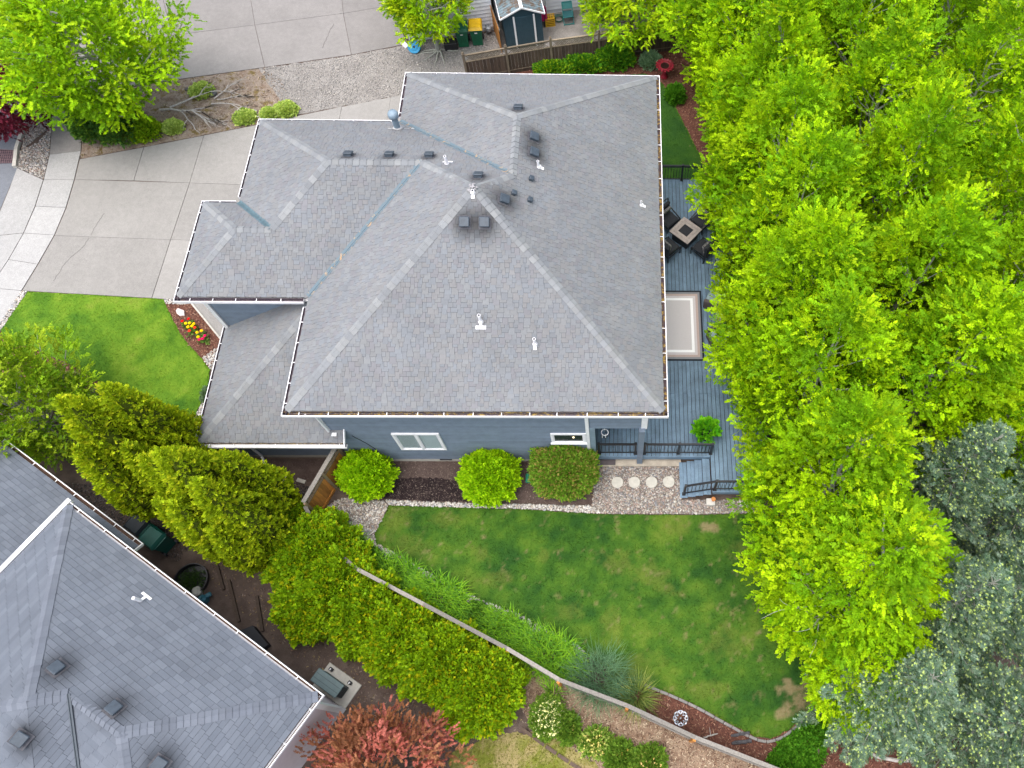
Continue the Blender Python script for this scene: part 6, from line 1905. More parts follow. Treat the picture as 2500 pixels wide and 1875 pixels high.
# ------------------------------------------------------------------ shed and things behind the lattice fence
ang = math.atan2(.41, 1.72)
sh = thing('shed', (-2.0, 17.4, 0), 'dark blue metal garden shed with white trim and littered roof', 'shed', None, ang)
M['shed_blue'] = plain('dark_teal_metal', (0.030, 0.066, 0.088), 0.5, 0.1, 5)
b = MB().box((0, 0, .9), (1.72, 1.9, 1.8))
b.add([(-.86, -.95, 1.8), (.86, -.95, 1.8), (0, -.95, 2.22), (-.86, .95, 1.8), (.86, .95, 1.8), (0, .95, 2.22)], [(0, 1, 2), (5, 4, 3), (0, 2, 5, 3), (1, 4, 5, 2)])
for k in range(13): b.box((-.78 + k * .13, -.955, .9), (.012, .012, 1.75))
L(b, 'wall', M['shed_blue'], sh)
dr_ = L(MB().box((.06, -.972, .88), (.80, .03, 1.70)), 'door', M['shed_blue'], sh)
for k in range(5): L(MB().box((-.22 + k * .14, -.989, .88), (.010, .006, 1.62)), 'panel_rib', M['shed_blue'], dr_)
for xx in (-.39, .51): L(MB().box((xx, -.98, .9), (.075, .05, 1.78)), 'door_trim', M['white'], sh)
_m = Mat('littered_metal_roof')
_f = _m.noise(2.6, 6, .75)
_m.color(_m.mix(_m.ramp(_f, [(0.47, 0.0), (0.55, 1.0)]), _m.ramp(_m.noise(4, 3), [(.3, (.12, .18, .21)), (.7, (.17, .23, .26))]), _m.ramp(_m.noise(45, 4, .8), [(.3, (.05, .038, .03)), (.6, (.15, .11, .085)), (.75, (.25, .20, .16))]))).rough(.7)
for sg in (-1, 1):
    m = MB()
    m.add([(0, -1.06, 2.30), (sg * 1.0, -1.06, 1.82), (sg * 1.0, 1.06, 1.82), (0, 1.06, 2.30), (0, -1.06, 2.27), (sg * 1.0, -1.06, 1.79), (sg * 1.0, 1.06, 1.79), (0, 1.06, 2.27)], [(0, 1, 2, 3), (7, 6, 5, 4), (0, 4, 5, 1), (1, 5, 6, 2), (2, 6, 7, 3)] if sg > 0 else [(3, 2, 1, 0), (4, 5, 6, 7), (1, 5, 4, 0), (2, 6, 5, 1), (3, 7, 6, 2)])
    rp = L(m, 'roof_sheet', _m.m, sh)
    for k in range(1, 14):
        yy = -1.06 + k * .152
        L(MB().bar((sg * .06, yy, 2.285), (sg * 1.0, yy, 1.834), .012, .012), 'rib', _m.m, rp)
    L(MB().bar((0, -1.075, 2.29), (sg * 1.01, -1.075, 1.81), .03, .07), 'barge_board', M['white'], sh)
    L(MB().bar((sg * 1.005, -1.07, 1.81), (sg * 1.005, 1.07, 1.81), .03, .05), 'roof_edge', M['white'], sh)
L(MB().box((0, 0, 2.31), (.14, 2.14, .03)), 'ridge_cap', M['white'], sh)

_m = Mat('white_lap_siding')
M['wsiding'] = plain('white_vinyl_siding', (0.70, 0.72, 0.76), 0.55, 0.06, 4)
nh = thing('white_house', (-2, 20, 0), 'white sided house at the top edge behind the shed', 'house')
A0, A1 = Vector((-7.0, 16.68, 0)), Vector((-3.25, 17.55, 0))
B0, B1 = Vector((-3.25, 18.15, 0)), Vector((5.2, 19.9, 0))
d = (A1 - A0).normalized()
back = Vector((-d.y, d.x, 0)) * 7
w = MB()
w.prism([A0[:2], A1[:2], (A1 + back)[:2], (A0 + back)[:2]], 0, 3.0)
w.prism([B0[:2], B1[:2], (B1 + back)[:2], (B0 + back * .9)[:2]], 0, 2.99)
wl_ = w.build('wall', M['wsiding'], nh)
for s0, s1 in ((A0, A1), (B0, B1)):
    dd = (s1 - s0).normalized()
    nn = Vector((dd.y, -dd.x, 0))
    for k in range(13):
        z0 = .25 + k * .2
        m = MB()
        a, b = s0 + dd * .02, s1 - dd * .02
        m.add([a + nn * .003 + Vector((0, 0, z0)), b + nn * .003 + Vector((0, 0, z0)), b + nn * .055 + Vector((0, 0, z0)), a + nn * .055 + Vector((0, 0, z0)), a + nn * .006 + Vector((0, 0, z0 + .21)), b + nn * .006 + Vector((0, 0, z0 + .21))], [(3, 2, 1, 0), (3, 4, 5, 2)][::1] and [(0, 1, 2, 3), (3, 2, 5, 4)])
        m.build('siding_board', M['wsiding'], wl_)
m = MB()
m.box((-7.06, 16.75, 1.5), (.16, .22, 3.0), math.atan2(d.y, d.x))
m.build('corner_board', M['white'], nh)
_m = Mat('red_brick')
_bk = _m.n.new('ShaderNodeTexBrick')
_bk.inputs['Scale'].default_value = 1.0
_bk.inputs['Brick Width'].default_value = .21
_bk.inputs['Row Height'].default_value = .075
_bk.inputs['Mortar Size'].default_value = .010
_bk.inputs['Color1'].default_value = (.13, .045, .04, 1)
_bk.inputs['Color2'].default_value = (.09, .035, .04, 1)
_bk.inputs['Mortar'].default_value = (.35, .33, .32, 1)
_m.l.new(_m.mapping((1, 1, 1), (math.pi / 2, 0, 0)), _bk.inputs['Vector'])
_m.color(_bk.outputs['Color']).rough(.9)
MB().box((-7.24, 16.78, 1.5), (.20, .30, 3.0), math.atan2(d.y, d.x)).build('brick_pier', _m.m, nh)
m = MB()
c0, c1, c2, c3 = A0 + Vector((-.6, -.5, 3)), B1 + Vector((.6, -.6, 3)), B1 + back + Vector((.6, .5, 3)), A0 + back + Vector((-.6, .5, 3))
c0 = c0 + Vector((0, .2, 0))
mid0, mid1 = (c0 + c3) / 2 + Vector((3, 0, 2)), (c1 + c2) / 2 + Vector((-3, 0, 2))
m.add([c0, c1, c2, c3, mid0, mid1], [(0, 1, 5, 4), (1, 2, 5), (2, 3, 4, 5), (3, 0, 4), (3, 2, 1, 0)])
m.build('roof', M['underlay'], nh)
m = MB().bbox((-6.42, 16.62, 1.15), (.24, .16, .42), .02, .2)
eb = m.build('electric_meter', M['grey_metal'], nh)
MB().bbox((-6.30, 16.60, .68), (.30, .14, .42), .02, .2).build('meter_box', M['grey_metal'], eb)
MB().tube([(-6.46, 16.58, 1.0), (-6.44, 16.58, .1)], .03, 7).build('conduit', M['grey_metal'], eb)

def cart(loc, rz, label, body, lid, s=1.0, group=None):
    t = thing('wheeled_bin', loc, label, 'bin', group, rz)
    b = MB()
    prof = [(.44, .50, 0.06), (.46, .52, .4), (.55, .60, .98)]
    vs, fs = [], []
    for w_, d_, z_ in prof: vs += [(-w_ / 2, -d_ / 2, z_), (w_ / 2, -d_ / 2, z_), (w_ / 2, d_ / 2, z_), (-w_ / 2, d_ / 2, z_)]
    fs = [(3, 2, 1, 0)] + [(i * 4 + k, i * 4 + (k + 1) % 4, i * 4 + 4 + (k + 1) % 4, i * 4 + 4 + k) for i in range(2) for k in range(4)] + [(8, 9, 10, 11)]
    b.add(vs, fs)
    b.bbox((0, 0, .95), (.59, .64, .06), .015)
    for k in (-.1, .1): b.bbox((k, -.275, .55), (.05, .03, .5), .01)
    L(b, 'body', body, t)
    l = MB()
    l.add([(-.31, -.36, .99), (.31, -.36, .99), (.31, .34, 1.02), (-.31, .34, 1.02), (-.24, -.26, 1.09), (.24, -.26, 1.09), (.26, .28, 1.13), (-.26, .28, 1.13)], [(3, 2, 1, 0), (4, 5, 6, 7), (0, 1, 5, 4), (1, 2, 6, 5), (2, 3, 7, 6), (3, 0, 4, 7)])
    L(l, 'lid', lid, t)
    for sx in (-.25, .25):
        w_ = MB()
        w_.tube([(sx - .03, .24, .12), (sx + .03, .24, .12)], .12, 14)
        L(w_, 'wheel', M['black_metal'], t)
    h = MB().bar((-.24, .36, .97), (.24, .36, .97), .035, .035)
    L(h, 'handle', body, t)
    L(MB().box((0, -.30, .80), (.12, .006, .05)), 'sticker', M['white'], t)
    t.scale = (s, s, s)
    return t
gp = plain('bin_green', (0.008, 0.105, 0.050), 0.45)
yp = plain('bin_yellow', (0.66, 0.40, 0.006), 0.4)
tl = plain('bin_teal', (0.006, 0.080, 0.062), 0.4)
bk = plain('bin_black', (0.018, 0.026, 0.034), 0.4)
cart((-3.98, 16.72, 0), .1, 'green wheeled bin with bright yellow lid against the white house', gp, yp)
cart((-4.62, 16.60, 0), .12, 'green wheeled bin partly under the small maple', gp, gp)
tag(MB().bbox((-5.18, 16.35, .2), (.6, .4, .4), .03, .2).build('storage_tub', M['pot']), 'low black tub beside the small maple trunk', 'tub')
cart((-12.40, -6.42, 0), math.radians(-122), 'teal wheeled bin at the end of the grey neighbouring gutter', tl, tl, 1.0)
cart((-13.02, -5.98, 0), math.radians(-122), 'black lidded bin half under the grey neighbouring gutter', tl, bk, .95)
t = thing('gas_meter', (-3.52, 17.28, 0), 'grey gas meter on the white house beside the yellow lid', 'gas meter')
m = MB().lathe((-3.50, 17.22, .35), [(.03, -.13), (.13, -.10), (.15, 0), (.13, .10), (.03, .13)], 16)
m.build('body', M['grey_metal'], t)
MB().tube([(-3.62, 17.28, 0), (-3.62, 17.28, .55), (-3.5, 17.24, .55), (-3.5, 17.24, .45)], .022, 7).build('pipe', M['grey_metal'], t)
t = thing('blue_disc', (-6.80, 16.08, 0), 'round bright blue plastic disc leaning by the brick pier', 'disc')
m4 = Matrix.Translation((-6.80, 16.10, .27)) @ Matrix.Rotation(math.radians(48), 4, 'X')
m = MB().lathe((0, 0, 0), [(.27, -.04), (.29, -.03), (.29, .03), (.27, .04), (.20, .03), (.16, .03), (.15, .04)], 30)
m.v = [tuple(m4 @ Vector(p)) for p in m.v]
m.build('disc', plain('bright_blue_plastic', (0.010, 0.27, 0.52), 0.4, .08), t)
m = MB().lathe((0, 0, 0), [(.05, .02), (.05, .052), (.02, .055)], 14)
m.v = [tuple(m4 @ Vector(p)) for p in m.v]
m.build('hub', M['black_metal'], t)
tag(MB().prism([(-7.52, 16.56), (-7.37, 16.69), (-7.13, 16.39), (-7.25, 16.24)], .01, .06).build('white_slab', M['white']), 'white rectangular slab lying on the gravel by the brick pier', 'slab')
rt = MB()
rr = random.Random(31)
for a in (-.5, -1.2, -2.2, -2.9, .3, 3.4):
    p = Vector((-5.75, 16.15, .08))
    pts = [p]
    dd = a
    for k in range(5):
        dd += rr.uniform(-.4, .4)
        p = p + Vector((math.cos(dd) * .2, math.sin(dd) * .2, -.012))
        pts.append(p)
    rt.tube(pts, [.05, .045, .035, .03, .02, .01], 6)
tag(rt.build('tree_roots', M['bark_grey']), 'exposed surface roots spreading from the small maple trunk', 'roots')
# pink wheelbarrow stood on end, yellow crate, teal chair
t = thing('wheelbarrow', (-1.12, 17.75, 0), 'pink wheelbarrow stood upright beside the shed', 'wheelbarrow')
m = MB()
m.add([(-.30, .0, .35), (.30, .0, .35), (.30, .0, 1.15), (-.30, .0, 1.15), (-.20, .22, .45), (.20, .22, .45), (.20, .22, 1.05), (-.20, .22, 1.05)], [(4, 5, 6, 7), (0, 1, 5, 4), (1, 2, 6, 5), (2, 3, 7, 6), (3, 0, 4, 7), (0, 3, 2, 1)])
m.v = [(a + -1.12, b + 17.75, c) for a, b, c in m.v]
m.build('tray', plain('hot_pink_plastic', (0.56, 0.008, 0.13), 0.4), t)
for sx in (-.16, .16): MB().bar((-1.12 + sx, 17.72, .05), (-1.12 + sx * 1.8, 17.68, 1.55), .03, .03, up=(0, 1, 0)).build('handle', M['black_metal'], t)
MB().tube([(-1.16, 17.62, .18), (-1.06, 17.62, .18)], .17, 16).build('wheel', M['black_metal'], t)
t = thing('crate', (-.72, 17.95, 0), 'yellow slotted plastic crate against the white siding', 'crate')
yc = plain('crate_yellow', (0.62, 0.36, 0.02), 0.5)
m = MB()
cx0, cy0 = -.72, 17.95
for k in range(5):
    z = .04 + k * .10
    m.box((cx0, cy0 - .17, z), (.42, .015, .05), .2); m.box((cx0, cy0 + .17, z), (.42, .015, .05), .2)
    m.box((cx0 - .20, cy0 - .03, z), (.015, .34, .05), .2); m.box((cx0 + .20, cy0 + .03, z), (.015, .34, .05), .2)
m.build('slotted_side', yc, t)
m = MB()
for k in range(4): m.box((cx0 - .15 + .1 * k, cy0, .47), (.025, .34, .02), .2)
for k in range(3): m.box((cx0, cy0 - .14 + .14 * k, .475), (.40, .03, .02), .2)
for sx in (-.2, .2):
    for sy in (-.16, .16): m.box((cx0 + sx - sy * .2, cy0 + sy + sx * .2, .24), (.03, .03, .48), .2)
m.build('frame', yc, t)
MB().bbox((cx0, cy0, .2), (.36, .3, .36), .01, .2).build('liner', plain('crate_liner', (0.16, 0.09, 0.01), .8), t)
t = thing('folding_chair', (.12, 18.15, 0), 'teal folding garden chair against the white siding', 'chair', None, .2)
tc_ = plain('teal_frame', (0.02, 0.20, 0.20), 0.5)
m = MB()
for sx in (-.23, .23):
    m.bar((sx, -.25, 0), (sx, .22, .95), .03, .03, up=(1, 0, 0))
    m.bar((sx, .22, 0), (sx, -.22, .45), .03, .03, up=(1, 0, 0))
m.bar((-.23, -.22, .45), (.23, -.22, .45), .03, .03)
m.bar((-.23, .22, .95), (.23, .22, .95), .03, .03)
m.bar((-.23, -.24, .06), (.23, -.24, .06), .03, .03)
L(m, 'frame', tc_, t)
L(MB().bbox((0, 0, .46), (.44, .44, .03), .01), 'seat', plain('teal_mesh', (0.02, 0.10, 0.11), .7), t)
L(MB().bbox((0, .19, .78), (.44, .03, .34), .01, rx=-.3), 'backrest', plain('teal_cloth', (0.06, 0.22, 0.22), .7), t)
hs = MB()
for k in range(3):
    hs.tube([(-.32 + (.16 + .02 * k) * math.cos(a), 18.2 + (.14 + .02 * k) * math.sin(a), .05 + .035 * k + .1 * (math.sin(a) > 0)) for a in np.linspace(0, 6.28, 18)], .014, 6)
tag(hs.build('hose', plain('green_hose', (0.02, 0.10, 0.07), .5)), 'dark green garden hose coil between crate and teal chair', 'hose')
t = thing('trampoline_cover', (2.0, 18.4, 0), 'dark tarpaulin bundle under the spreading maple', 'tarpaulin')
MB().bbox((1.9, 18.5, .55), (1.6, .8, 1.1), .2, .2).build('cover', M['dark_fabric'], t)

# birdbath
bb = thing('birdbath', (4.56, 14.72, 0), 'red sunflower shaped birdbath on a pedestal under the trees', 'birdbath')
rd = plain('glazed_red', (0.24, 0.016, 0.030), 0.35, .15)
MB().lathe((4.56, 14.72, 0), [(.17, 0), (.18, .05), (.11, .12), (.08, .3), (.10, .42), (.07, .55), (.09, .62)], 18).build('pedestal', rd, bb, smooth=True)
MB().lathe((4.56, 14.72, .60), [(.08, 0), (.22, .05), (.29, .11), (.27, .12), (.20, .085), (.01, .075)], 24).build('bowl', rd, bb, smooth=True)
for k in range(16):
    a = 6.283 * k / 16
    m = MB()
    c, s = math.cos(a), math.sin(a)
    r0, r1, rw_ = .27, .44, .058
    pts = [(r0, -rw_ * .8, .70), (r0 + .1, -rw_, .735), (r1, 0, .72), (r0 + .1, rw_, .735), (r0, rw_ * .8, .70)]
    vs = [(4.56 + x_ * c - y_ * s, 14.72 + x_ * s + y_ * c, z_) for x_, y_, z_ in pts] + [(4.56 + x_ * c - y_ * s, 14.72 + x_ * s + y_ * c, z_ - .025) for x_, y_, z_ in pts]
    m.add(vs, [(0, 1, 2, 3, 4), (9, 8, 7, 6, 5)] + [(i, 5 + i, 5 + (i + 1) % 5, (i + 1) % 5) for i in range(5)])
    m.build('petal', rd, bb)
MB().lathe((4.56, 14.72, .675), [(.19, 0), (.19, .012)], 20).build('water', plain('dark_water', (.03, .012, .012), .08), bb)

# wind spinner: two rings of curved blades on a stake
ws = thing('wind_spinner', (4.45, -11.82, 0), 'silver curled metal wind spinner in the red bark border', 'wind spinner')
MB().tube([(4.45, -11.82, 0), (4.45, -11.82, .62)], .012, 7).build('stake', M['black_metal'], ws)
sv = plain('brushed_silver', (0.42, 0.45, 0.50), 0.35, .15, 12, .6)
for k in range(8):
    a0 = 6.283 * k / 8
    m = MB()
    cx0, cy0 = .125 * math.cos(a0), .125 * math.sin(a0)
    pts = []
    vs, fs = [], []
    for j in range(13):
        a = a0 - 2.3 + j * 4.4 / 12
        wdt = .022 + .018 * math.sin(math.pi * j / 12)
        for r_ in (.088 - wdt / 2, .088 + wdt / 2):
            vs.append((4.45 + cx0 + r_ * math.cos(a), -11.82 + cy0 + r_ * math.sin(a) * .92, .60 + .03 * math.sin(2 * a) + (.02 if k % 2 else 0)))
    n_ = len(vs)
    vs += [(x_, y_, z_ - .006) for x_, y_, z_ in vs]
    for j in range(12):
        fs += [(2 * j, 2 * j + 1, 2 * j + 3, 2 * j + 2), (n_ + 2 * j + 2, n_ + 2 * j + 3, n_ + 2 * j + 1, n_ + 2 * j), (2 * j, 2 * j + 2, n_ + 2 * j + 2, n_ + 2 * j), (2 * j + 3, 2 * j + 1, n_ + 2 * j + 1, n_ + 2 * j + 3)]
    m.add(vs, fs)
    m.build('blade', sv, ws)
MB().lathe((4.45, -11.82, .59), [(.028, 0), (.03, .02), (.01, .04)], 12).build('hub', sv, ws)
for k, (a, b, r, mt, lab) in enumerate([((6.01, -12.30), (6.58, -12.22), .05, M['old_wood'], 'dark driftwood log in the bark border, upper of the pair'), ((6.02, -12.50), (6.62, -12.44), .06, M['old_wood'], 'dark driftwood log in the bark border, lower of the pair'), ((5.17, -12.34), (5.62, -12.23), .025, M['bark_dead'], 'thin bleached driftwood stick left of the two dark logs')]):
    m = MB()
    rr = random.Random(k)
    pts = [(a[0] + (b[0] - a[0]) * i / 6, a[1] + (b[1] - a[1]) * i / 6 + rr.uniform(-.012, .012), r * .9 + .012 + rr.uniform(0, .02)) for i in range(7)]
    m.tube(pts, [r * .55, r * .9, r, r * .85, r, r * .8, r * (1.15 if k < 2 else .4)], 9)
    if k == 2: m.tube([pts[3], (pts[3][0] - .03, pts[3][1] + .22, .06)], [.012, .005], 5)
    tag(m.build('driftwood', mt if k == 2 else plain('charred_drift_%d' % k, (0.075, 0.072, 0.078), .9, .4, 20)), lab, 'driftwood', 'driftwood in the bark border')
m = MB()
rr = random.Random(41)
m.tube([(9.9, -12.6, .3), (10.3, -12.9, .4), (10.8, -13.0, .6), (11.3, -13.0, .8)], [.02, .05, .06, .06], 8)
tag(m.build('fallen_log', M['bark_dead']), 'bleached bare log poking out below the lowest spruce', 'log')
m = MB()
m.tube([(8.55, -12.95, .05), (8.62, -12.75, .2), (8.6, -12.68, .28)], [.05, .045, .03], 8)
tag(m.build('stump', M['bark_brown']), 'small brown stump in the dark ground cover', 'stump')

# ------------------------------------------------------------------ the neighbouring grey house at lower left
nb = thing('grey_roof_house', (-10.5, -11.5, 0), 'house with dark grey shingle roof and white gutters at lower left', 'house')
NBo = Vector((-5.19, -11.35, 0))
ns_, nt_ = Vector((-.842, .540, 0)), Vector((-.540, -.842, 0))
nl = lambda s, t: (NBo.x + ns_.x * s + nt_.x * t, NBo.y + ns_.y * s + nt_.y * t)
NE_, NP = 4.0, 0.5
A_, B_, M_, N_, K_ = (9.69, 0), (0, 0), (3.05, 3.05), (4.77, 3.12), (5.30, 3.67)
under, tabs = MB(), []
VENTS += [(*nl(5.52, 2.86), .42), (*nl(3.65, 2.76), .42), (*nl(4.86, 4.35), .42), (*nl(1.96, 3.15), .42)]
rng = np.random.default_rng(15)
tt, ts = (nt_.x, nt_.y), (ns_.x, ns_.y)
o_t, o_s = NBo.x * tt[0] + NBo.y * tt[1], NBo.x * ts[0] + NBo.y * ts[1]
neg = lambda v: (-v[0], -v[1])
j = .1
for poly, up, d0, pit in (
        ([(9.69 - j, j), (j, j), M_, N_, K_], tt, o_t, NP),
        ([(j, j), (j, 6.0), M_], ts, o_s, NP),
        ([M_, (j, 6.0), (1.87, 6.0), N_], neg(tt), -(o_t + 6.1), NP),
        ([N_, (1.77, 6.1), (1.73, 7.2), K_], ts, o_s + 1.63, NP),
        ([(9.69 - j, j), K_, (9.69 - j, 7.24)], neg(ts), -(o_s + 9.69), 1.84 / 4.39),
        ([K_, (1.73, 7.24), (9.6, 7.24)], neg(tt), -(o_t + 7.34), NP)):
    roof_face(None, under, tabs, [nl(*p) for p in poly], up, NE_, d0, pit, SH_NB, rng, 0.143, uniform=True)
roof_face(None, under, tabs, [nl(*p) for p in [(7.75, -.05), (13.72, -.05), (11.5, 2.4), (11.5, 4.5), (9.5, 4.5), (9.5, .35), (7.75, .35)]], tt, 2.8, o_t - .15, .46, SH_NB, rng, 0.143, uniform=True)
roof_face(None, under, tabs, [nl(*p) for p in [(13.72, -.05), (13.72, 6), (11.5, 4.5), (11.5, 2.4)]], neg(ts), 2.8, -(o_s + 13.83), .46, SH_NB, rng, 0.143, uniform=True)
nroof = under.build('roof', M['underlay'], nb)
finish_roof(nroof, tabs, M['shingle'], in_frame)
nz = lambda p: NE_ + NP * p[1]
up3 = lambda v, p: slope_n(v, p)
NCAP = [(0.132, 0.147, 0.176), (0.124, 0.138, 0.166), (0.14, 0.155, 0.184)]
for a, b, za, zb, n1, n2 in (
        ((j, j), M_, nz((j, j)), nz(M_), up3(tt, NP), up3(ts, NP)), (M_, N_, nz(M_), nz(M_), up3(tt, NP), up3(neg(tt), NP)),
        (N_, K_, nz(N_), nz(K_), up3(tt, NP), up3(ts, NP)), ((9.69 - j, j), K_, nz((j, j)), nz(K_), up3(tt, NP), up3(neg(ts), .42)),
        ((j, 6.0), M_, nz((j, j)), nz(M_), up3(ts, NP), up3(neg(tt), NP)), ((9.6, 7.24), K_, nz((j, j)), nz(K_), up3(neg(ts), .42), up3(neg(tt), NP))):
    ridge_caps(nroof, nl(*a), nl(*b), za, zb, n1, n2, NCAP, M['shingle'], rng, 0.155, 0.15)
a, b = N_, (1.87, 6.0)
Aw, Bw = Vector((*nl(*a), nz(N_) + .02)), Vector((*nl(*b), NE_ + .06))
m = MB().bar(Aw, Bw, .13, .012)
m.bar(Aw + Vector((0, 0, .012)), Bw + Vector((0, 0, .012)), .02, .03)
m.build('valley_flashing', plain('dark_valley_metal', (0.045, 0.060, 0.075), .4, .1), nroof)
def ngut(p, q, out, z, end=(0, 0), gap=1.05, fl='gutter_in'):
    return gutter(nb, nl(*p), nl(*q), out, z, M[fl], end, gap, .45)
_m = Mat('leafy_gutter')
_m.color(_m.ramp(_m.noise(30, 5, .75), [(.3, (.045, .028, .022)), (.55, (.10, .055, .035)), (.72, (.22, .13, .07))])).rough(.95)
M['gutter_leaf'] = _m.m
ngut((9.69, 0), (0, 0), neg(tt), NE_, (0, 0), 1.0, 'gutter_leaf')
ngut((0, 0), (0, 6.1), neg(ts), NE_, (-.03, 0), 1.1, 'gutter_leaf')
ngut((13.83, -.15), (7.75, -.15), neg(tt), 2.8, (0, 0), .95, 'gutter_leaf')
MB().bar((*nl(9.70, -.05), NE_ - .02), (*nl(9.70, 7.3), NE_ - .02), .13, .16).build('fascia_board', M['white'], nb)
MB().bar((*nl(7.72, -.14), 2.76), (*nl(7.72, .6), 3.0), .03, .12).build('rake_board', M['white'], nb)
M['pink_siding'] = plain('pinkish_white_siding', (0.52, 0.47, 0.49), .6, .05)
w = MB()
w.prism([nl(.45, .45), nl(9.2, .45), nl(9.2, 6.9), nl(.45, 6.9)], 0, NE_ - .12)
w.prism([nl(8.0, .44), nl(13.3, .44), nl(13.3, 6), nl(8.0, 6)], 0, 2.6)
nw = w.build('wall', M['pink_siding'], nb)
for k in range(20):
    z0 = .15 + k * .185
    for p, q, o in (((.45, .45), (.45, 6.8), (-.022, 0)), ((.47, .45), (9.1, .45), (0, -.022))):
        a, b = nl(*p), nl(*q)
        a2, b2 = nl(p[0] + o[0], p[1] + o[1]), nl(q[0] + o[0], q[1] + o[1])
        m = MB()
        m.add([(*a, z0), (*b, z0), (*b2, z0), (*a2, z0), (*a, z0 + .19), (*b, z0 + .19)], [(0, 1, 2, 3), (3, 2, 5, 4)])
        m.add([(*a, z0), (*b, z0), (*b2, z0), (*a2, z0), (*a, z0 + .19), (*b, z0 + .19)], [(3, 2, 1, 0), (4, 5, 2, 3)]) if False else None
        m.build('siding_board', M['pink_siding'], nw)
MB().prism([nl(.40, .40), nl(.55, .40), nl(.55, .55), nl(.40, .55)], 0, NE_ - .1).build('corner_board', M['white'], nb)
s_ = MB()
s_.prism([nl(.08, .08), nl(9.6, .08), nl(9.6, .5), nl(.5, .5), nl(.5, 6.0), nl(.08, 6.0)], NE_ - .12, NE_ - .09)
s_.build('soffit', M['white'], nb)
def nvent(up, z, p, s=.30):
    n = Vector(slope_n(up, NP))
    yv = Vector((up[0], up[1], NP)).normalized()
    m4 = Matrix.Translation((*nl(*p), z)) @ Matrix((yv.cross(n), yv, n)).transposed().to_4x4()
    v = add_local(m4, MB().bbox((0, 0, .05), (s * .86, s * .86, .09), .012), 'roof_vent', M['vent'], nb)
    add_local(m4, MB().bbox((0, 0, .105), (s, s, .05), .018), 'cap', M['vent'], v)
    add_local(m4, MB().box((0, -.02, .016), (s * 1.25, s * 1.4, .008)), 'flange', M['stain'], v)
    return m4
nvent(tt, NE_ + NP * 2.9, (5.52, 2.90))
nvent(tt, NE_ + NP * 2.80, (3.65, 2.80))
nvent(ts, NE_ + NP * (4.9 - 1.63), (4.9, 4.35))
nvent(ts, NE_ + NP * 2.0, (2.0, 3.15))
def npipe(p, z, dirv, pl):
    X = nl(*p)
    o = MB().lathe((*X, z - .05), [(.046, 0), (.046, .45), (.032, .45), (.032, .40)], 12).build('vent_pipe', M['white_metal'], nb)
    MB().lathe((*X, z + .33), [(.031, 0), (.031, .004)], 12).build('pipe_bore', M['black_metal'], o)
    n = Vector(slope_n(pl, NP))
    yv = Vector((pl[0], pl[1], NP)).normalized()
    m4 = Matrix.Translation((*X, z)) @ Matrix((yv.cross(n), yv, n)).transposed().to_4x4()
    fl = MB().box((0, -.17, .022), (.34, .07, .008))
    fl.box((0, -.05, .023), (.075, .20, .008))
    add_local(m4, fl, 'flashing', M['white'], o)
npipe((5.62, .80), NE_ + NP * .80, 0, tt)
npipe((3.9, 4.95), NE_ + NP * (3.9 - 1.63), 0, ts)

# neighbour's yard
ac = thing('air_conditioner', (-6.1, -10.8, 0), 'grey green air conditioner on a concrete pad beside the neighbouring gutter', 'air conditioner')
ang = math.atan2(-.65, 1.05)
cx0, cy0 = -6.13, -10.78
MB().bbox((cx0 + .02, cy0 - .02, .04), (1.28, .80, .08), .015, ang).build('pad', M['cement'], ac)
ag = plain('grey_green_enamel', (0.115, 0.165, 0.165), .45, .1)
box = MB().bbox((cx0 - .07, cy0 + .0, .42), (.92, .36, .66), .02, ang).build('casing', plain('dark_green_enamel', (0.020, 0.040, 0.042), .5), ac)
MB().bbox((cx0 - .07, cy0, .765), (.98, .42, .05), .02, ang).build('top_panel', ag, ac)
for k in (-1, 1):
    MB().bar((cx0 - .07 + .07 * k * math.sin(-ang) , cy0 + .07 * k * math.cos(ang), .792), (cx0 - .07 + .07 * k * math.sin(-ang) + .0, cy0 + .07 * k * math.cos(ang), .793), .01, .01) if False else None
ux_, uy_ = math.cos(ang), math.sin(ang)
for k in (-.07, .07):
    MB().bar((cx0 - .07 - ux_ * .46 - uy_ * k, cy0 - uy_ * .46 + ux_ * k, .791), (cx0 - .07 + ux_ * .46 - uy_ * k, cy0 + uy_ * .46 + ux_ * k, .791), .008, .004).build('seam', M['black_metal'], ac)
for k in range(7):
    o = .50 - .0
    MB().bar((cx0 - .07 + ux_ * .462 - uy_ * -.15, cy0 + uy_ * .462 + ux_ * -.15, .2 + k * .075), (cx0 - .07 + ux_ * .462 - uy_ * .15, cy0 + uy_ * .462 + ux_ * .15, .2 + k * .075), .02, .02).build('louvre', M['black_metal'], ac)
for k in (-.35, .40):
    p = (cx0 - .07 + ux_ * k - uy_ * .30, cy0 + uy_ * k + ux_ * .30)
    MB().bbox((p[0], p[1], .14), (.13, .10, .12), .015, ang).build('bracket', M['black_metal'], ac)
    MB().box((p[0] - .01, p[1], .203), (.03, .06, .006), ang).build('bracket_label', M['white'], ac)
wb = thing('round_tub', (-11.25, -7.62, 0), 'round black rimmed tub filled with dark green growth by the neighbouring gutter', 'tub')
MB().lathe((-11.25, -7.62, 0), [(.50, 0), (.52, .22), (.54, .24), (.51, .24), (.49, .05)], 28).build('rim', M['black_metal'], wb)
r_ = np.random.default_rng(6)
P = np.stack([-11.25 + r_.normal(0, .22, 500).clip(-.42, .42), -7.62 + r_.normal(0, .22, 500).clip(-.42, .42), np.full(500, .12)], 1)
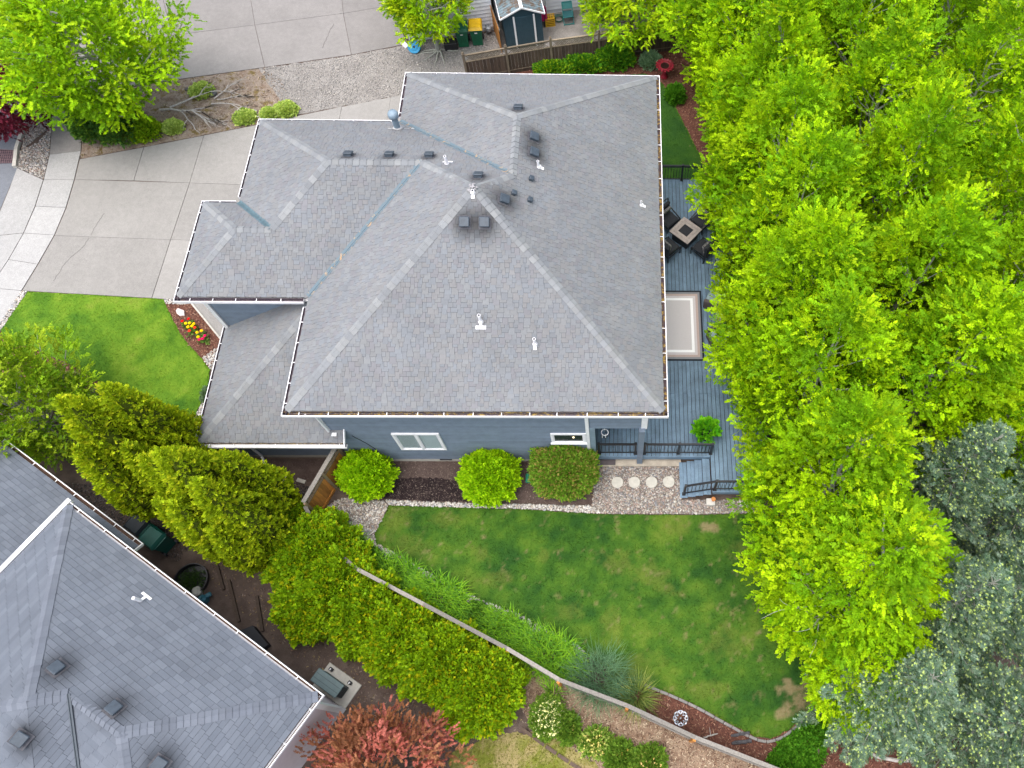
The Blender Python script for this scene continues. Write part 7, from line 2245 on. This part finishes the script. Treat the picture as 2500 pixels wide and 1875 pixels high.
link('growth', quads_mesh('growth', [sprays(P, r_.normal(0, .5, P.shape) + np.array((0, 0, .5)), r_, 5, .06, .035, .4, pal=[(.025, .055, .018), (.035, .07, .022)])]), M['leaf'], wb)
tl_ = thing('garden_tool', (-10.78, -8.2, 0), 'blue green garden sprayer and pale bag by the neighbouring gutter', 'garden tools')
MB().lathe((-10.72, -8.22, 0), [(.12, 0), (.13, .3), (.05, .38), (.04, .45)], 14).build('tank', plain('sprayer_blue', (0.03, 0.12, 0.16), .4), tl_)
MB().bbox((-10.62, -8.12, .2), (.28, .14, .12), .03, .6).build('pump', bpy.data.materials['sprayer_blue'], tl_)
MB().bbox((-10.98, -7.98, .15), (.26, .3, .28), .08, .4).build('bag', plain('pale_bag', (0.36, 0.36, 0.33), .8), tl_)
tp = MB()
tp.prism([(-9.45, -9.25), (-8.95, -9.05), (-8.36, -9.62), (-8.52, -9.75), (-9.1, -9.45)], 0, .30)
tag(tp.build('tarpaulin', plain('black_tarpaulin', (0.014, 0.015, 0.020), .6)), 'black tarpaulin lying along the neighbouring gutter', 'tarpaulin')
for k, (a, b) in enumerate((((-10.9, -6.5), (-10.2, -7.9)), ((-10.1, -7.6), (-9.5, -8.9)), ((-9.1, -8.1), (-8.7, -9.2)))):
    tag(MB().bar((*a, .05), (*b, .05), .09, .1).build('timber_edging', M['old_wood']), ['dark timber edging beside the round tub', 'dark timber edging beside the garden sprayer', 'dark timber edging under the hedge by the tarpaulin'][k], 'timber', 'timber edging in the neighbouring yard')
pth = MB()
for k in range(9):
    a = -11.5
    f0, f1 = k / 9, (k + 1) / 9 - .015
    L0, L1 = Vector((-.35, -12.05, .03)), Vector((3.0, -13.9, .03))
    p, q = L0.lerp(L1, f0), L0.lerp(L1, f1)
    p.y -= .12 * math.sin(f0 * 3.1); q.y -= .12 * math.sin(f1 * 3.1)
    pth.bar(p, q, .10, .09)
tag(pth.build('timber_edging', M['old_wood']), 'low brown edging between the dry slope and the patchy lawn', 'edging')
